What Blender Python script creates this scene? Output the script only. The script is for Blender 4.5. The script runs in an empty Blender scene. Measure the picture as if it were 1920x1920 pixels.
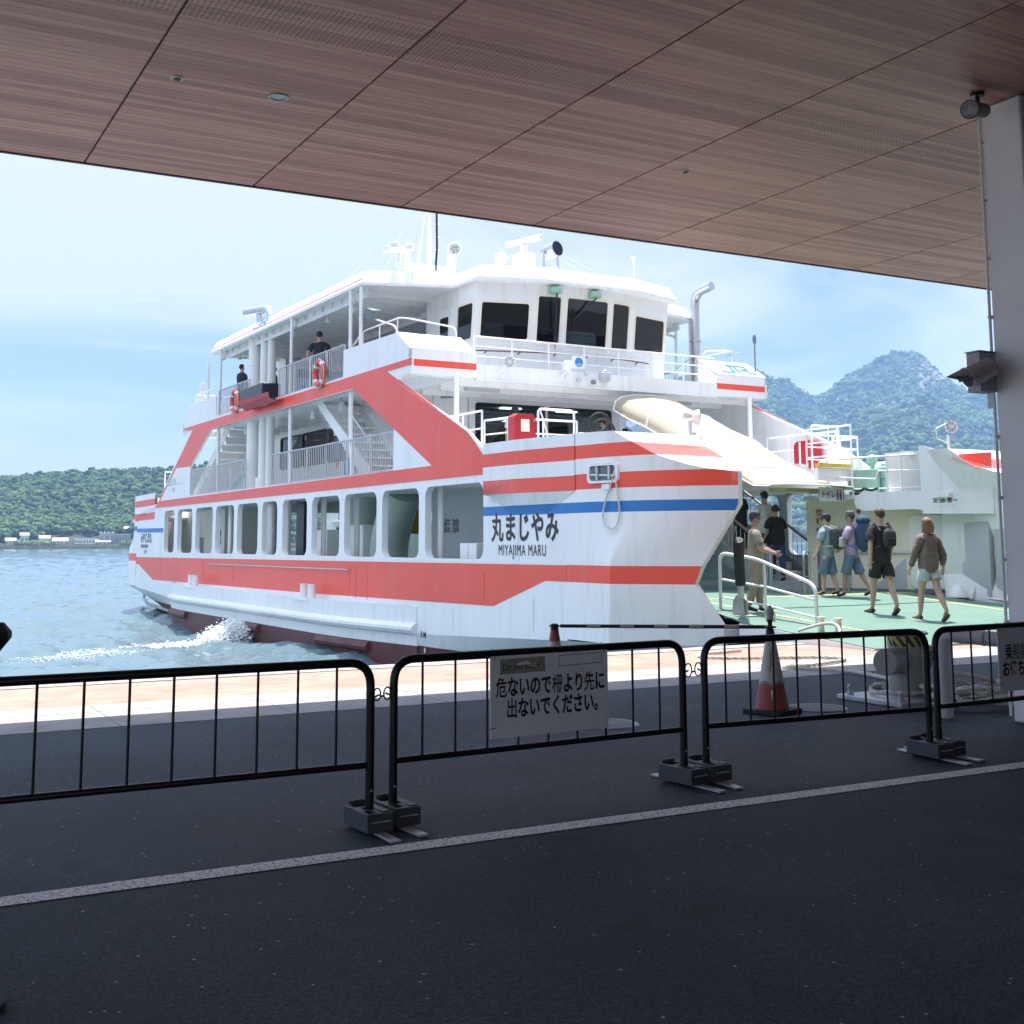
import bpy, bmesh, math, random
import numpy as np
from math import sin, cos, pi, radians, sqrt, atan2
from mathutils import Vector, Matrix, Euler, noise as mnoise
from mathutils.geometry import tessellate_polygon
random.seed(7); RNG = np.random.default_rng(7)
S = bpy.context.scene
COL = S.collection

# ---------------------------------------------------------------- camera
cam_d = bpy.data.cameras.new("camera"); cam = bpy.data.objects.new("camera", cam_d); COL.objects.link(cam)
YAW, PIT, ROL = radians(28.734), radians(7.202), radians(-0.2013)
_f = Vector((sin(YAW)*cos(PIT), cos(YAW)*cos(PIT), sin(PIT)))
_r0 = Vector((cos(YAW), -sin(YAW), 0)); _u0 = _r0.cross(_f)
_r = _r0*cos(ROL)+_u0*sin(ROL); _u = -_r0*sin(ROL)+_u0*cos(ROL)
_m = Matrix((_r, _u, -_f)).transposed().to_4x4(); _m.translation = (0, 0, 1.5)
cam.matrix_world = _m
cam_d.sensor_width = 36.0; cam_d.lens = 2275.96/1920*36.0
cam_d.shift_y = -(960-728.67)/1920
cam_d.clip_start = 0.05; cam_d.clip_end = 20000
S.camera = cam

# ---------------------------------------------------------------- sky, sun, exposure
SUN = Vector((0.126, 0.235, 1.0)).normalized()
CLX, CLY = 0.4, 1.4
EXPO = 1.64; SKY = 0.0435; SUN_E = 3.2
w = bpy.data.worlds.new("World"); S.world = w; w.use_nodes = True
nt = w.node_tree; N = nt.nodes; L = nt.links; N.clear()
out = N.new('ShaderNodeOutputWorld'); bg = N.new('ShaderNodeBackground'); bg.inputs[1].default_value = SKY
sky = N.new('ShaderNodeTexSky'); sky.sky_type = 'NISHITA'; sky.sun_disc = False
sky.sun_elevation = math.asin(SUN.z); sky.sun_rotation = atan2(SUN.x, SUN.y)
sky.air_density = 1.0; sky.dust_density = 0.4; sky.ozone_density = 2.0; sky.altitude = 0
def WN(t, **k):
    n = N.new(t)
    for a, b in k.items(): setattr(n, a, b)
    return n
tc = WN('ShaderNodeTexCoord'); sep = WN('ShaderNodeSeparateXYZ'); L.new(tc.outputs['Generated'], sep.inputs[0])
zz = WN('ShaderNodeMath', operation='MAXIMUM'); L.new(sep.outputs[2], zz.inputs[0]); zz.inputs[1].default_value = 0.0
za = WN('ShaderNodeMath', operation='ADD'); L.new(zz.outputs[0], za.inputs[0]); za.inputs[1].default_value = 0.16
dv = WN('ShaderNodeVectorMath', operation='DIVIDE'); L.new(tc.outputs['Generated'], dv.inputs[0])
cb = WN('ShaderNodeCombineXYZ')
for i in range(3): L.new(za.outputs[0], cb.inputs[i])
L.new(cb.outputs[0], dv.inputs[1])
def cloud(scale, loc, rot, det, lo, hi, top, dist=.5):
    mp = WN('ShaderNodeMapping'); L.new(dv.outputs[0], mp.inputs[0]); mp.inputs['Scale'].default_value = scale; mp.inputs['Rotation'].default_value = (0, 0, rot); mp.inputs['Location'].default_value = loc
    q = WN('ShaderNodeTexNoise'); L.new(mp.outputs[0], q.inputs['Vector']); q.inputs['Scale'].default_value = 1.0; q.inputs['Detail'].default_value = det; q.inputs['Roughness'].default_value = 0.58; q.inputs['Distortion'].default_value = dist
    r_ = WN('ShaderNodeMapRange'); r_.interpolation_type = 'SMOOTHSTEP'; L.new(q.outputs[0], r_.inputs[0]); r_.inputs[1].default_value = lo; r_.inputs[2].default_value = hi; r_.inputs[3].default_value = 0; r_.inputs[4].default_value = top
    return r_.outputs[0]
cA = cloud((0.55, 0.85, 0), (CLX, CLY, 0), -0.5, 7, .33, .55, 1.0); cB = cloud((1.1, 3.2, 0), (2.3, 5.2, 0), -0.5, 8, .42, .75, .7, .9)
cm = WN('ShaderNodeMath', operation='MAXIMUM'); L.new(cA, cm.inputs[0]); L.new(cB, cm.inputs[1])
cm2 = WN('ShaderNodeMath', operation='MULTIPLY_ADD'); L.new(cm.outputs[0], cm2.inputs[0]); cm2.inputs[1].default_value = .96; cm2.inputs[2].default_value = .04
class rp: outputs = [cm2.outputs[0]]
mx = WN('ShaderNodeMix', data_type='RGBA'); L.new(rp.outputs[0], mx.inputs[0]); 
tint = WN('ShaderNodeMix', data_type='RGBA', blend_type='MULTIPLY'); tint.inputs[0].default_value = 1.0; L.new(sky.outputs[0], tint.inputs[6]); tint.inputs[7].default_value = (.86, .82, .97, 1)
L.new(tint.outputs[2], mx.inputs[6])
cl = WN('ShaderNodeMapRange'); L.new(sep.outputs[2], cl.inputs[0]); cl.inputs[1].default_value = 0.25; cl.inputs[2].default_value = 0.7; cl.inputs[3].default_value = 1.0; cl.inputs[4].default_value = 1.0
cc = WN('ShaderNodeMix', data_type='RGBA', blend_type='MULTIPLY'); cc.inputs[0].default_value = 1.0
cc.inputs[6].default_value = (7.0, 7.0, 7.1, 1); L.new(cl.outputs[0], cc.inputs[7])
L.new(cc.outputs[2], mx.inputs[7])
gn = WN('ShaderNodeMapRange'); gn.interpolation_type = 'SMOOTHSTEP'; L.new(sep.outputs[2], gn.inputs[0]); gn.inputs[1].default_value = .30; gn.inputs[2].default_value = .70; gn.inputs[3].default_value = 0.0; gn.inputs[4].default_value = 1.0  # extra gain added to the unseen overhead sky to brighten the shaded hull
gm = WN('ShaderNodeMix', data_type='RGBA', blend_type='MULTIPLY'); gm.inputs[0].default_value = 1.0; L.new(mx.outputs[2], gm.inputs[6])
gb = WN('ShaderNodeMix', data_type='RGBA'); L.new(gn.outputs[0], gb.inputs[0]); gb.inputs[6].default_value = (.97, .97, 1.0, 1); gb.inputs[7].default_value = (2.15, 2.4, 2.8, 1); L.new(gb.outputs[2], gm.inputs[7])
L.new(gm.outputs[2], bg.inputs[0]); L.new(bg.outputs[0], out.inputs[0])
sl = bpy.data.lights.new("sun", 'SUN'); sl.energy = SUN_E; sl.angle = radians(0.55); sl.color = (1.0, 0.95, 0.87)
so = bpy.data.objects.new("sun", sl); COL.objects.link(so); so.rotation_euler = SUN.to_track_quat('Z', 'Y').to_euler(); so.location = (0, 0, 60)
S.view_settings.view_transform = 'Standard'; S.view_settings.look = 'None'; S.view_settings.exposure = EXPO; S.view_settings.gamma = 1
S.view_settings.use_curve_mapping = False
try:
    S.cycles.max_bounces = 8; S.cycles.diffuse_bounces = 4; S.cycles.glossy_bounces = 4; S.cycles.transparent_max_bounces = 12
    S.cycles.sample_clamp_indirect = 6
    S.cycles.caustics_reflective = False; S.cycles.caustics_refractive = False
except Exception: pass

# ---------------------------------------------------------------- tags
def tag(o, label=None, cat=None, group=None, kind=None):
    if label: o['label'] = label
    if cat: o['category'] = cat
    if group: o['group'] = group
    if kind: o['kind'] = kind
    return o
def empty(name, loc=(0, 0, 0), rz=0, label=None, cat=None, group=None, kind=None):
    o = bpy.data.objects.new(name, None); o.empty_display_size = 0.2; COL.objects.link(o)
    o.location = loc; o.rotation_euler = (0, 0, rz)
    return tag(o, label, cat, group, kind)
def copy_tree(o, parent=None):
    c = o.copy(); COL.objects.link(c)
    if parent: c.parent = parent
    for ch in list(o.children): copy_tree(ch, c)
    return c

# ---------------------------------------------------------------- mesh builder
class MB:
    def __init__(s): s.v = []; s.f = []; s.m = []
    def add(s, vs, fs, m=0):
        b = len(s.v); s.v.extend([tuple(p) for p in vs])
        for f in fs: s.f.append([b+i for i in f]); s.m.append(m)
    def box(s, c, d, rz=0, m=0, M=None):
        x, y, z = [a/2 for a in d]
        vs = [Vector((sx*x, sy*y, sz*z)) for sx in (-1, 1) for sy in (-1, 1) for sz in (-1, 1)]
        R = M if M is not None else Matrix.Rotation(rz, 3, 'Z')
        s.add([R @ p+Vector(c) for p in vs], [(0, 1, 3, 2), (4, 6, 7, 5), (0, 4, 5, 1), (2, 3, 7, 6), (0, 2, 6, 4), (1, 5, 7, 3)], m)
    def bb(s, x0, x1, y0, y1, z0, z1, m=0): s.box(((x0+x1)/2, (y0+y1)/2, (z0+z1)/2), (abs(x1-x0), abs(y1-y0), abs(z1-z0)), 0, m)
    def tube(s, pts, r, n=8, m=0, closed=False, cap=True):
        pts = [Vector(p) for p in pts]; k = len(pts)
        rs = r if isinstance(r, (list, tuple)) else [r]*k
        up = None; vs = []
        for i, p in enumerate(pts):
            a = pts[(i-1) % k] if (closed or i > 0) else p; b = pts[(i+1) % k] if (closed or i < k-1) else p
            t = (b-a)
            t = t.normalized() if t.length > 1e-9 else Vector((0, 0, 1))
            if up is None:
                up = t.cross(Vector((0, 0, 1)) if abs(t.z) < .9 else Vector((1, 0, 0))).normalized()
            else:
                up = (up-t*up.dot(t)).normalized()
            w_ = t.cross(up)
            sc = 1.0
            if 0 < i < k-1 or closed:
                d1 = (p-a); d2 = (b-p)
                if d1.length > 1e-9 and d2.length > 1e-9:
                    c_ = max(.35, sqrt(max(0, (1+d1.normalized().dot(d2.normalized()))/2))); sc = 1/c_ if c_ > .7 else 1.0
            for j in range(n):
                an = 2*pi*j/n; vs.append(p+(up*cos(an)+w_*sin(an))*rs[i]*sc)
        fs = []
        for i in range(k if closed else k-1):
            for j in range(n):
                a = i*n+j; b = i*n+(j+1) % n; c = ((i+1) % k)*n+(j+1) % n; d = ((i+1) % k)*n+j
                fs.append((a, b, c, d))
        if cap and not closed: fs += [tuple(range(n))[::-1], tuple((k-1)*n+j for j in range(n))]
        s.add(vs, fs, m)
    def cyl(s, p0, p1, r0, r1=None, n=16, m=0): s.tube([p0, p1], [r0, r0 if r1 is None else r1], n, m)
    def lathe(s, prof, c=(0, 0, 0), n=20, m=0, M=None):   # prof: (r, z)
        vs = []; c = Vector(c); k = len(prof)
        for r, z in prof:
            for j in range(n):
                p = Vector((r*cos(2*pi*j/n), r*sin(2*pi*j/n), z)); vs.append((M @ p if M is not None else p)+c)
        fs = [(i*n+j, i*n+(j+1) % n, (i+1)*n+(j+1) % n, (i+1)*n+j) for i in range(k-1) for j in range(n)]
        if prof[0][0] > 1e-6: fs.append(tuple(range(n))[::-1])
        if prof[-1][0] > 1e-6: fs.append(tuple((k-1)*n+j for j in range(n)))
        s.add(vs, fs, m)
    def ball(s, c, r, n=10, m=0, M=None):
        r = (r, r, r) if not isinstance(r, (tuple, list)) else r; vs = []; c = Vector(c)
        for i in range(n+1):
            t = pi*i/n
            for j in range(2*n):
                a = pi*j/n; p = Vector((r[0]*sin(t)*cos(a), r[1]*sin(t)*sin(a), r[2]*cos(t))); vs.append((M @ p if M is not None else p)+c)
        k = 2*n; s.add(vs, [(i*k+j, i*k+(j+1) % k, (i+1)*k+(j+1) % k, (i+1)*k+j) for i in range(n) for j in range(k)], m)
    def poly(s, pts, m=0): s.add(pts, [tuple(range(len(pts)))], m)
    def strip(s, rows, m=0, closed=False):            # rows: equal length point lists
        n = len(rows[0]); vs = [p for r in rows for p in r]
        s.add(vs, [(i*n+j, i*n+j+1, (i+1)*n+j+1, (i+1)*n+j) for i in range(len(rows)-1) for j in range(n-1)], m)
    def plate(s, outer, holes, fn, t0, t1, m=0, edge=True, me=None):   # 2-D outline with holes -> slab; fn(a, b, t)
        loops = [outer]+list(holes)
        tri = tessellate_polygon([[Vector((p[0], p[1], 0)) for p in lp] for lp in loops])
        flat = [p for lp in loops for p in lp]; n = len(flat)
        vs = [fn(p[0], p[1], t0) for p in flat]+[fn(p[0], p[1], t1) for p in flat]
        s.add(vs, [tuple(t) for t in tri], m); b = len(s.v)-2*n
        for t in tri: s.f.append([b+n+i for i in t][::-1]); s.m.append(m)
        if edge:
            o = 0
            for lp in loops:
                k = len(lp)
                for i in range(k): s.f.append([b+o+i, b+o+(i+1) % k, b+n+o+(i+1) % k, b+n+o+i]); s.m.append(m if me is None else me)
                o += k
    def build(s, name, mats, parent=None, smooth=True, bevel=0, ang=35, seg=2):
        me = bpy.data.meshes.new(name)
        me.from_pydata(s.v, [], s.f); me.validate()
        bm = bmesh.new(); bm.from_mesh(me)
        if len(s.m) == len(bm.faces):
            for f, m in zip(bm.faces, s.m): f.material_index = m
        bmesh.ops.remove_doubles(bm, verts=bm.verts, dist=1e-5)
        bmesh.ops.dissolve_degenerate(bm, dist=1e-6, edges=bm.edges)
        bmesh.ops.recalc_face_normals(bm, faces=bm.faces); bm.to_mesh(me); bm.free()
        for m in (mats if isinstance(mats, (list, tuple)) else [mats]): me.materials.append(m)
        if smooth:
            me.shade_smooth(); me.set_sharp_from_angle(angle=radians(ang))
        o = bpy.data.objects.new(name, me); COL.objects.link(o)
        if parent: o.parent = parent
        if bevel:
            b = o.modifiers.new('bevel', 'BEVEL'); b.width = bevel; b.segments = seg; b.limit_method = 'ANGLE'; b.angle_limit = radians(40)
        return o
def rr(x0, x1, z0, z1, r, n=5):      # rounded rectangle outline
    o = []
    for cx, cz, a in ((x1-r, z1-r, 0), (x0+r, z1-r, 90), (x0+r, z0+r, 180), (x1-r, z0+r, 270)):
        for i in range(n+1):
            t = radians(a+90*i/n); o.append((cx+r*cos(t), cz+r*sin(t)))
    return o
def fillet(pts, r, n=5):             # 3-D polyline with rounded corners
    pts = [Vector(p) for p in pts]; o = [pts[0]]
    for i in range(1, len(pts)-1):
        a, p, b = pts[i-1], pts[i], pts[i+1]
        d1 = (a-p); d2 = (b-p); q = min(r, d1.length*.49, d2.length*.49)
        s0 = p+d1.normalized()*q; s1 = p+d2.normalized()*q
        for k in range(n+1):
            t = k/n; o.append((s0*(1-t)+p*t)*(1-t)+(p*(1-t)+s1*t)*t)
    return o+[pts[-1]]
def text_mesh(body, size, bold=0.0, depth=0.002, sx=1.0, align='LEFT', spacing=1.0):
    c = bpy.data.curves.new('lettering', 'FONT'); c.body = body; c.size = size; c.offset = bold; c.extrude = depth; c.align_x = align; c.space_character = spacing; c.resolution_u = 3
    o = bpy.data.objects.new('lettering', c); COL.objects.link(o)
    me = bpy.data.meshes.new_from_object(o.evaluated_get(bpy.context.evaluated_depsgraph_get()))
    bpy.data.objects.remove(o); bpy.data.curves.remove(c)
    me.transform(Matrix.Diagonal((sx, 1, 1, 1)))
    return me
def text_obj(name, body, size, mat, M, parent=None, **k):
    me = text_mesh(body, size, **k); me.transform(M); me.materials.clear(); me.materials.append(mat)
    o = bpy.data.objects.new(name, me); COL.objects.link(o)
    if parent: o.parent = parent
    return o
def frame3(o, x, y):                 # matrix with given local x and y axes
    x = Vector(x).normalized(); y = Vector(y).normalized(); z = x.cross(y)
    M = Matrix((x, y, z)).transposed().to_4x4(); M.translation = o; return M

# ---------------------------------------------------------------- materials
def mat(name, col, rough=0.5, metal=0.0, var=0.08, scale=3.0, bump=0.0, bscale=40.0, spec=0.5, dirt=None, dscale=1.2, damt=0.0, stretch=(1, 1, 1), coat=0):
    m = bpy.data.materials.new(name); m.use_nodes = True; t = m.node_tree; n = t.nodes; l = t.links
    b = n['Principled BSDF']; b.inputs['Roughness'].default_value = rough; b.inputs['Metallic'].default_value = metal
    b.inputs['Specular IOR Level'].default_value = spec
    if coat: b.inputs['Coat Weight'].default_value = coat
    c = n.new('ShaderNodeTexCoord'); mp = n.new('ShaderNodeMapping'); l.new(c.outputs['Object'], mp.inputs[0]); mp.inputs['Scale'].default_value = stretch
    no = n.new('ShaderNodeTexNoise'); no.inputs['Scale'].default_value = scale; no.inputs['Detail'].default_value = 6; no.inputs['Roughness'].default_value = .6; l.new(mp.outputs[0], no.inputs['Vector'])
    r = n.new('ShaderNodeMapRange'); r.inputs[1].default_value = .3; r.inputs[2].default_value = .7; r.inputs[3].default_value = 1-var; r.inputs[4].default_value = 1+var; l.new(no.outputs[0], r.inputs[0])
    mu = n.new('ShaderNodeMix'); mu.data_type = 'RGBA'; mu.blend_type = 'MULTIPLY'; mu.inputs[0].default_value = 1; mu.inputs[6].default_value = (*col, 1); l.new(r.outputs[0], mu.inputs[7])
    last = mu.outputs[2]
    if dirt:
        n2 = n.new('ShaderNodeTexNoise'); n2.inputs['Scale'].default_value = dscale; n2.inputs['Detail'].default_value = 8; n2.inputs['Roughness'].default_value = .65; l.new(mp.outputs[0], n2.inputs['Vector'])
        r2 = n.new('ShaderNodeMapRange'); r2.inputs[1].default_value = .52; r2.inputs[2].default_value = .75; r2.inputs[3].default_value = 0; r2.inputs[4].default_value = damt; l.new(n2.outputs[0], r2.inputs[0])
        m2 = n.new('ShaderNodeMix'); m2.data_type = 'RGBA'; l.new(r2.outputs[0], m2.inputs[0]); l.new(last, m2.inputs[6]); m2.inputs[7].default_value = (*dirt, 1); last = m2.outputs[2]
    l.new(last, b.inputs['Base Color'])
    if bump:
        n3 = n.new('ShaderNodeTexNoise'); n3.inputs['Scale'].default_value = bscale; n3.inputs['Detail'].default_value = 5; l.new(c.outputs['Object'], n3.inputs['Vector'])
        bp = n.new('ShaderNodeBump'); bp.inputs['Strength'].default_value = bump; bp.inputs['Distance'].default_value = .02; l.new(n3.outputs[0], bp.inputs['Height']); l.new(bp.outputs[0], b.inputs['Normal'])
    return m
def nodes(name):
    m = bpy.data.materials.new(name); m.use_nodes = True; t = m.node_tree
    return m, t.nodes, t.links, t.nodes['Principled BSDF']
MT = {}
ST = (1, 1, 1)
MT['white'] = mat('white_paint', (.78, .79, .79), .34, 0, .035, .6, .16, 1.1, dirt=(.50, .42, .33), dscale=5.0, damt=.38, stretch=(1, 1, .10))
MT['white2'] = mat('white_steel', (.80, .80, .79), .42, 0, .03, 1.5, 0)
MT['offwhite'] = mat('cream_paint', (.80, .73, .60), .5, 0, .05, 1.0)
MT['red'] = mat('red_paint', (.80, .085, .05), .36, 0, .06, .7, .16, 1.1, dirt=(.60, .20, .14), dscale=4.0, damt=.5, stretch=(1, 1, .12))
MT['blue'] = mat('blue_paint', (.02, .165, .47), .4, 0, .06, .8)
MT['boot'] = mat('antifouling_red', (.115, .035, .035), .55, 0, .25, 1.5, .2, 6, dirt=(.05, .05, .04), damt=.5)
MT['green'] = mat('green_deck_paint', (.105, .205, .158), .6, 0, .12, 1.2, .15, 30, dirt=(.15, .20, .17), dscale=1.3, damt=.7)
MT['winch'] = mat('pale_green_paint', (.27, .45, .37), .45, 0, .06, 2)
MT['dark'] = mat('black_paint', (.012, .013, .016), .35, 0, .2, 6)
MT['rubber'] = mat('black_rubber', (.018, .018, .018), .7, 0, .2, 8)
MT['steel'] = mat('stainless_steel', (.55, .57, .60), .32, .85, .08, 5)
MT['galv'] = mat('galvanised_steel', (.50, .52, .54), .5, .3, .15, 9)
MT['grey'] = mat('grey_paint', (.46, .48, .50), .5, 0, .06, 1.2)
MT['grey2'] = mat('dark_grey_paint', (.16, .18, .19), .55, 0, .08, 1.2)
MT['redbox'] = mat('deep_red_plastic', (.42, .018, .03), .4, 0, .06, 3)
MT['canvas'] = mat('beige_canvas', (.45, .40, .305), .8, 0, .06, 2.0, .15, 12)
_t = MT['canvas'].node_tree; _tr = _t.nodes.new('ShaderNodeBsdfTranslucent'); _tr.inputs[0].default_value = (.50, .43, .31, 1); _mx = _t.nodes.new('ShaderNodeMixShader'); _mx.inputs[0].default_value = .22
_t.links.new(_t.nodes['Principled BSDF'].outputs[0], _mx.inputs[1]); _t.links.new(_tr.outputs[0], _mx.inputs[2]); _t.links.new(_mx.outputs[0], _t.nodes['Material Output'].inputs[0])
MT['orange'] = mat('orange_red_ring', (.75, .09, .05), .45, 0, .1, 5)
MT['rope'] = mat('white_rope', (.62, .60, .55), .85, 0, .15, 30, .5, 120)
MT['ink'] = mat('black_lettering', (.02, .02, .025), .5, 0, .05, 5)
MT['jr'] = mat('logo_blue', (.03, .22, .62), .45, 0, .03, 5)
MT['yellow'] = mat('yellow_paint', (.72, .48, .05), .5, 0, .1, 3)
MT['yline'] = mat('faded_yellow_line', (.62, .55, .22), .6, 0, .2, 3)
MT['duct'] = mat('pale_duct_paint', (.50, .62, .55), .45, 0, .06, 2)
MT['lens'] = mat('lamp_glass', (.42, .46, .48), .12, 0, .02, 5)
MT['concrete'] = mat('concrete', (.36, .35, .33), .85, 0, .15, 2.5, .25, 40, dirt=(.24, .24, .24), dscale=1.2, damt=.5)
def glass(name, tint, trans=.55, rough=.02):
    m = bpy.data.materials.new(name); m.use_nodes = True; n = m.node_tree.nodes; l = m.node_tree.links; n.clear()
    o = n.new('ShaderNodeOutputMaterial'); g = n.new('ShaderNodeBsdfGlossy'); g.inputs['Roughness'].default_value = rough
    t = n.new('ShaderNodeBsdfTransparent'); t.inputs[0].default_value = (*[c*trans for c in tint], 1)
    fr = n.new('ShaderNodeFresnel'); fr.inputs[0].default_value = 1.55
    mixs = n.new('ShaderNodeMixShader'); l.new(fr.outputs[0], mixs.inputs[0]); l.new(t.outputs[0], mixs.inputs[1]); l.new(g.outputs[0], mixs.inputs[2]); l.new(mixs.outputs[0], o.inputs[0])
    return m
MT['glass'] = glass('tinted_window_glass', (.75, .95, .95), .60)
MT['darkglass'] = glass('dark_window_glass', (.62, .70, .75), .60)
# ================================================================ SETTING: quay, water, canopy
def flat(name, x0, x1, y0, y1, z, m, t=0):
    b = MB()
    if t: b.bb(x0, x1, y0, y1, z-t, z)
    else: b.poly([(x0, y0, z), (x1, y0, z), (x1, y1, z), (x0, y1, z)])
    return tag(b.build(name, m, smooth=False), kind='structure')
# asphalt: dark aggregate, fine pale stones
m, n, l, b = nodes('asphalt')
tc_ = n.new('ShaderNodeTexCoord')
v1 = n.new('ShaderNodeTexVoronoi'); v1.inputs['Scale'].default_value = 110; l.new(tc_.outputs['Object'], v1.inputs['Vector'])
n1_ = n.new('ShaderNodeTexNoise'); n1_.inputs['Scale'].default_value = .9; n1_.inputs['Detail'].default_value = 8; l.new(tc_.outputs['Object'], n1_.inputs['Vector'])
n2_ = n.new('ShaderNodeTexNoise'); n2_.inputs['Scale'].default_value = 220; n2_.inputs['Detail'].default_value = 4; l.new(tc_.outputs['Object'], n2_.inputs['Vector'])
cr = n.new('ShaderNodeValToRGB'); cr.color_ramp.elements[0].position = .30; cr.color_ramp.elements[0].color = (.012, .022, .029, 1); cr.color_ramp.elements[1].position = .74; cr.color_ramp.elements[1].color = (.044, .070, .088, 1)
e = cr.color_ramp.elements.new(.84); e.color = (.10, .115, .13, 1); e = cr.color_ramp.elements.new(.90); e.color = (.42, .42, .42, 1)
mxx = n.new('ShaderNodeMix'); mxx.data_type = 'FLOAT'; mxx.inputs[0].default_value = .45; l.new(n2_.outputs[0], mxx.inputs[2])
cv = n.new('ShaderNodeSeparateColor'); l.new(v1.outputs['Color'], cv.inputs[0]); l.new(cv.outputs[0], mxx.inputs[3]); l.new(mxx.outputs[0], cr.inputs[0])
rg = n.new('ShaderNodeMapRange'); rg.inputs[1].default_value = .3; rg.inputs[2].default_value = .7; rg.inputs[3].default_value = .62; rg.inputs[4].default_value = 1.38; l.new(n1_.outputs[0], rg.inputs[0])
mu = n.new('ShaderNodeMix'); mu.data_type = 'RGBA'; mu.blend_type = 'MULTIPLY'; mu.inputs[0].default_value = 1; l.new(cr.outputs[0], mu.inputs[6]); l.new(rg.outputs[0], mu.inputs[7]); vc = n.new('ShaderNodeTexVoronoi'); vc.feature = 'DISTANCE_TO_EDGE'; vc.inputs['Scale'].default_value = .42
nd = n.new('ShaderNodeTexNoise'); nd.inputs['Scale'].default_value = 1.7; nd.inputs['Detail'].default_value = 6; l.new(tc_.outputs['Object'], nd.inputs['Vector'])
av = n.new('ShaderNodeVectorMath'); av.operation = 'MULTIPLY_ADD'; l.new(nd.outputs['Color'], av.inputs[0]); av.inputs[1].default_value = (.9, .9, 0); l.new(tc_.outputs['Object'], av.inputs[2]); l.new(av.outputs[0], vc.inputs['Vector'])
ck = n.new('ShaderNodeMapRange'); ck.inputs[1].default_value = .0; ck.inputs[2].default_value = .006; ck.inputs[3].default_value = .45; ck.inputs[4].default_value = 1; l.new(vc.outputs[0], ck.inputs[0])
ns = n.new('ShaderNodeTexNoise'); ns.inputs['Scale'].default_value = .35; ns.inputs['Detail'].default_value = 3; l.new(tc_.outputs['Object'], ns.inputs['Vector']); cks = n.new('ShaderNodeMapRange'); cks.inputs[1].default_value = .5; cks.inputs[2].default_value = .6; l.new(ns.outputs[0], cks.inputs[0])
ckm = n.new('ShaderNodeMix'); ckm.data_type = 'FLOAT'; l.new(cks.outputs[0], ckm.inputs[0]); ckm.inputs[2].default_value = 1; l.new(ck.outputs[0], ckm.inputs[3])
nst = n.new('ShaderNodeTexNoise'); nst.inputs['Scale'].default_value = 2.3; nst.inputs['Detail'].default_value = 4; l.new(tc_.outputs['Object'], nst.inputs['Vector']); sts = n.new('ShaderNodeMapRange'); sts.interpolation_type = 'SMOOTHSTEP'; sts.inputs[1].default_value = .62; sts.inputs[2].default_value = .70; sts.inputs[3].default_value = 1; sts.inputs[4].default_value = .62; l.new(nst.outputs[0], sts.inputs[0])
mm_ = n.new('ShaderNodeMath'); mm_.operation = 'MULTIPLY'; l.new(ckm.outputs[0], mm_.inputs[0]); l.new(sts.outputs[0], mm_.inputs[1])
mu2 = n.new('ShaderNodeMix'); mu2.data_type = 'RGBA'; mu2.blend_type = 'MULTIPLY'; mu2.inputs[0].default_value = 1; l.new(mu.outputs[2], mu2.inputs[6]); l.new(mm_.outputs[0], mu2.inputs[7])
gn_ = n.new('ShaderNodeTexNoise'); gn_.inputs['Scale'].default_value = 48; gn_.inputs['Detail'].default_value = 3; gn_.inputs['Roughness'].default_value = .7; l.new(tc_.outputs['Object'], gn_.inputs['Vector']); gr2 = n.new('ShaderNodeMapRange'); gr2.inputs[1].default_value = .3; gr2.inputs[2].default_value = .7; gr2.inputs[3].default_value = .45; gr2.inputs[4].default_value = 1.55; l.new(gn_.outputs[0], gr2.inputs[0])
mu3 = n.new('ShaderNodeMix'); mu3.data_type = 'RGBA'; mu3.blend_type = 'MULTIPLY'; mu3.inputs[0].default_value = 1; l.new(mu2.outputs[2], mu3.inputs[6]); l.new(gr2.outputs[0], mu3.inputs[7])
vs2 = n.new('ShaderNodeTexVoronoi'); vs2.inputs['Scale'].default_value = 24; l.new(tc_.outputs['Object'], vs2.inputs['Vector']); sc2 = n.new('ShaderNodeSeparateColor'); l.new(vs2.outputs['Color'], sc2.inputs[0])
g1 = n.new('ShaderNodeMath'); g1.operation = 'GREATER_THAN'; l.new(sc2.outputs[0], g1.inputs[0]); g1.inputs[1].default_value = .93; g2 = n.new('ShaderNodeMath'); g2.operation = 'LESS_THAN'; l.new(vs2.outputs['Distance'], g2.inputs[0]); g2.inputs[1].default_value = .17
g3 = n.new('ShaderNodeMath'); g3.operation = 'MULTIPLY'; l.new(g1.outputs[0], g3.inputs[0]); l.new(g2.outputs[0], g3.inputs[1]); mu4 = n.new('ShaderNodeMix'); mu4.data_type = 'RGBA'; l.new(g3.outputs[0], mu4.inputs[0]); l.new(mu3.outputs[2], mu4.inputs[6]); mu4.inputs[7].default_value = (.38, .40, .42, 1); l.new(mu4.outputs[2], b.inputs['Base Color'])
b.inputs['Roughness'].default_value = .72; b.inputs['Specular IOR Level'].default_value = .3
bp = n.new('ShaderNodeBump'); bp.inputs['Strength'].default_value = .6; bp.inputs['Distance'].default_value = .006; l.new(v1.outputs['Distance'], bp.inputs['Height']); l.new(bp.outputs[0], b.inputs['Normal'])
MT['asphalt'] = m
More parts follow.
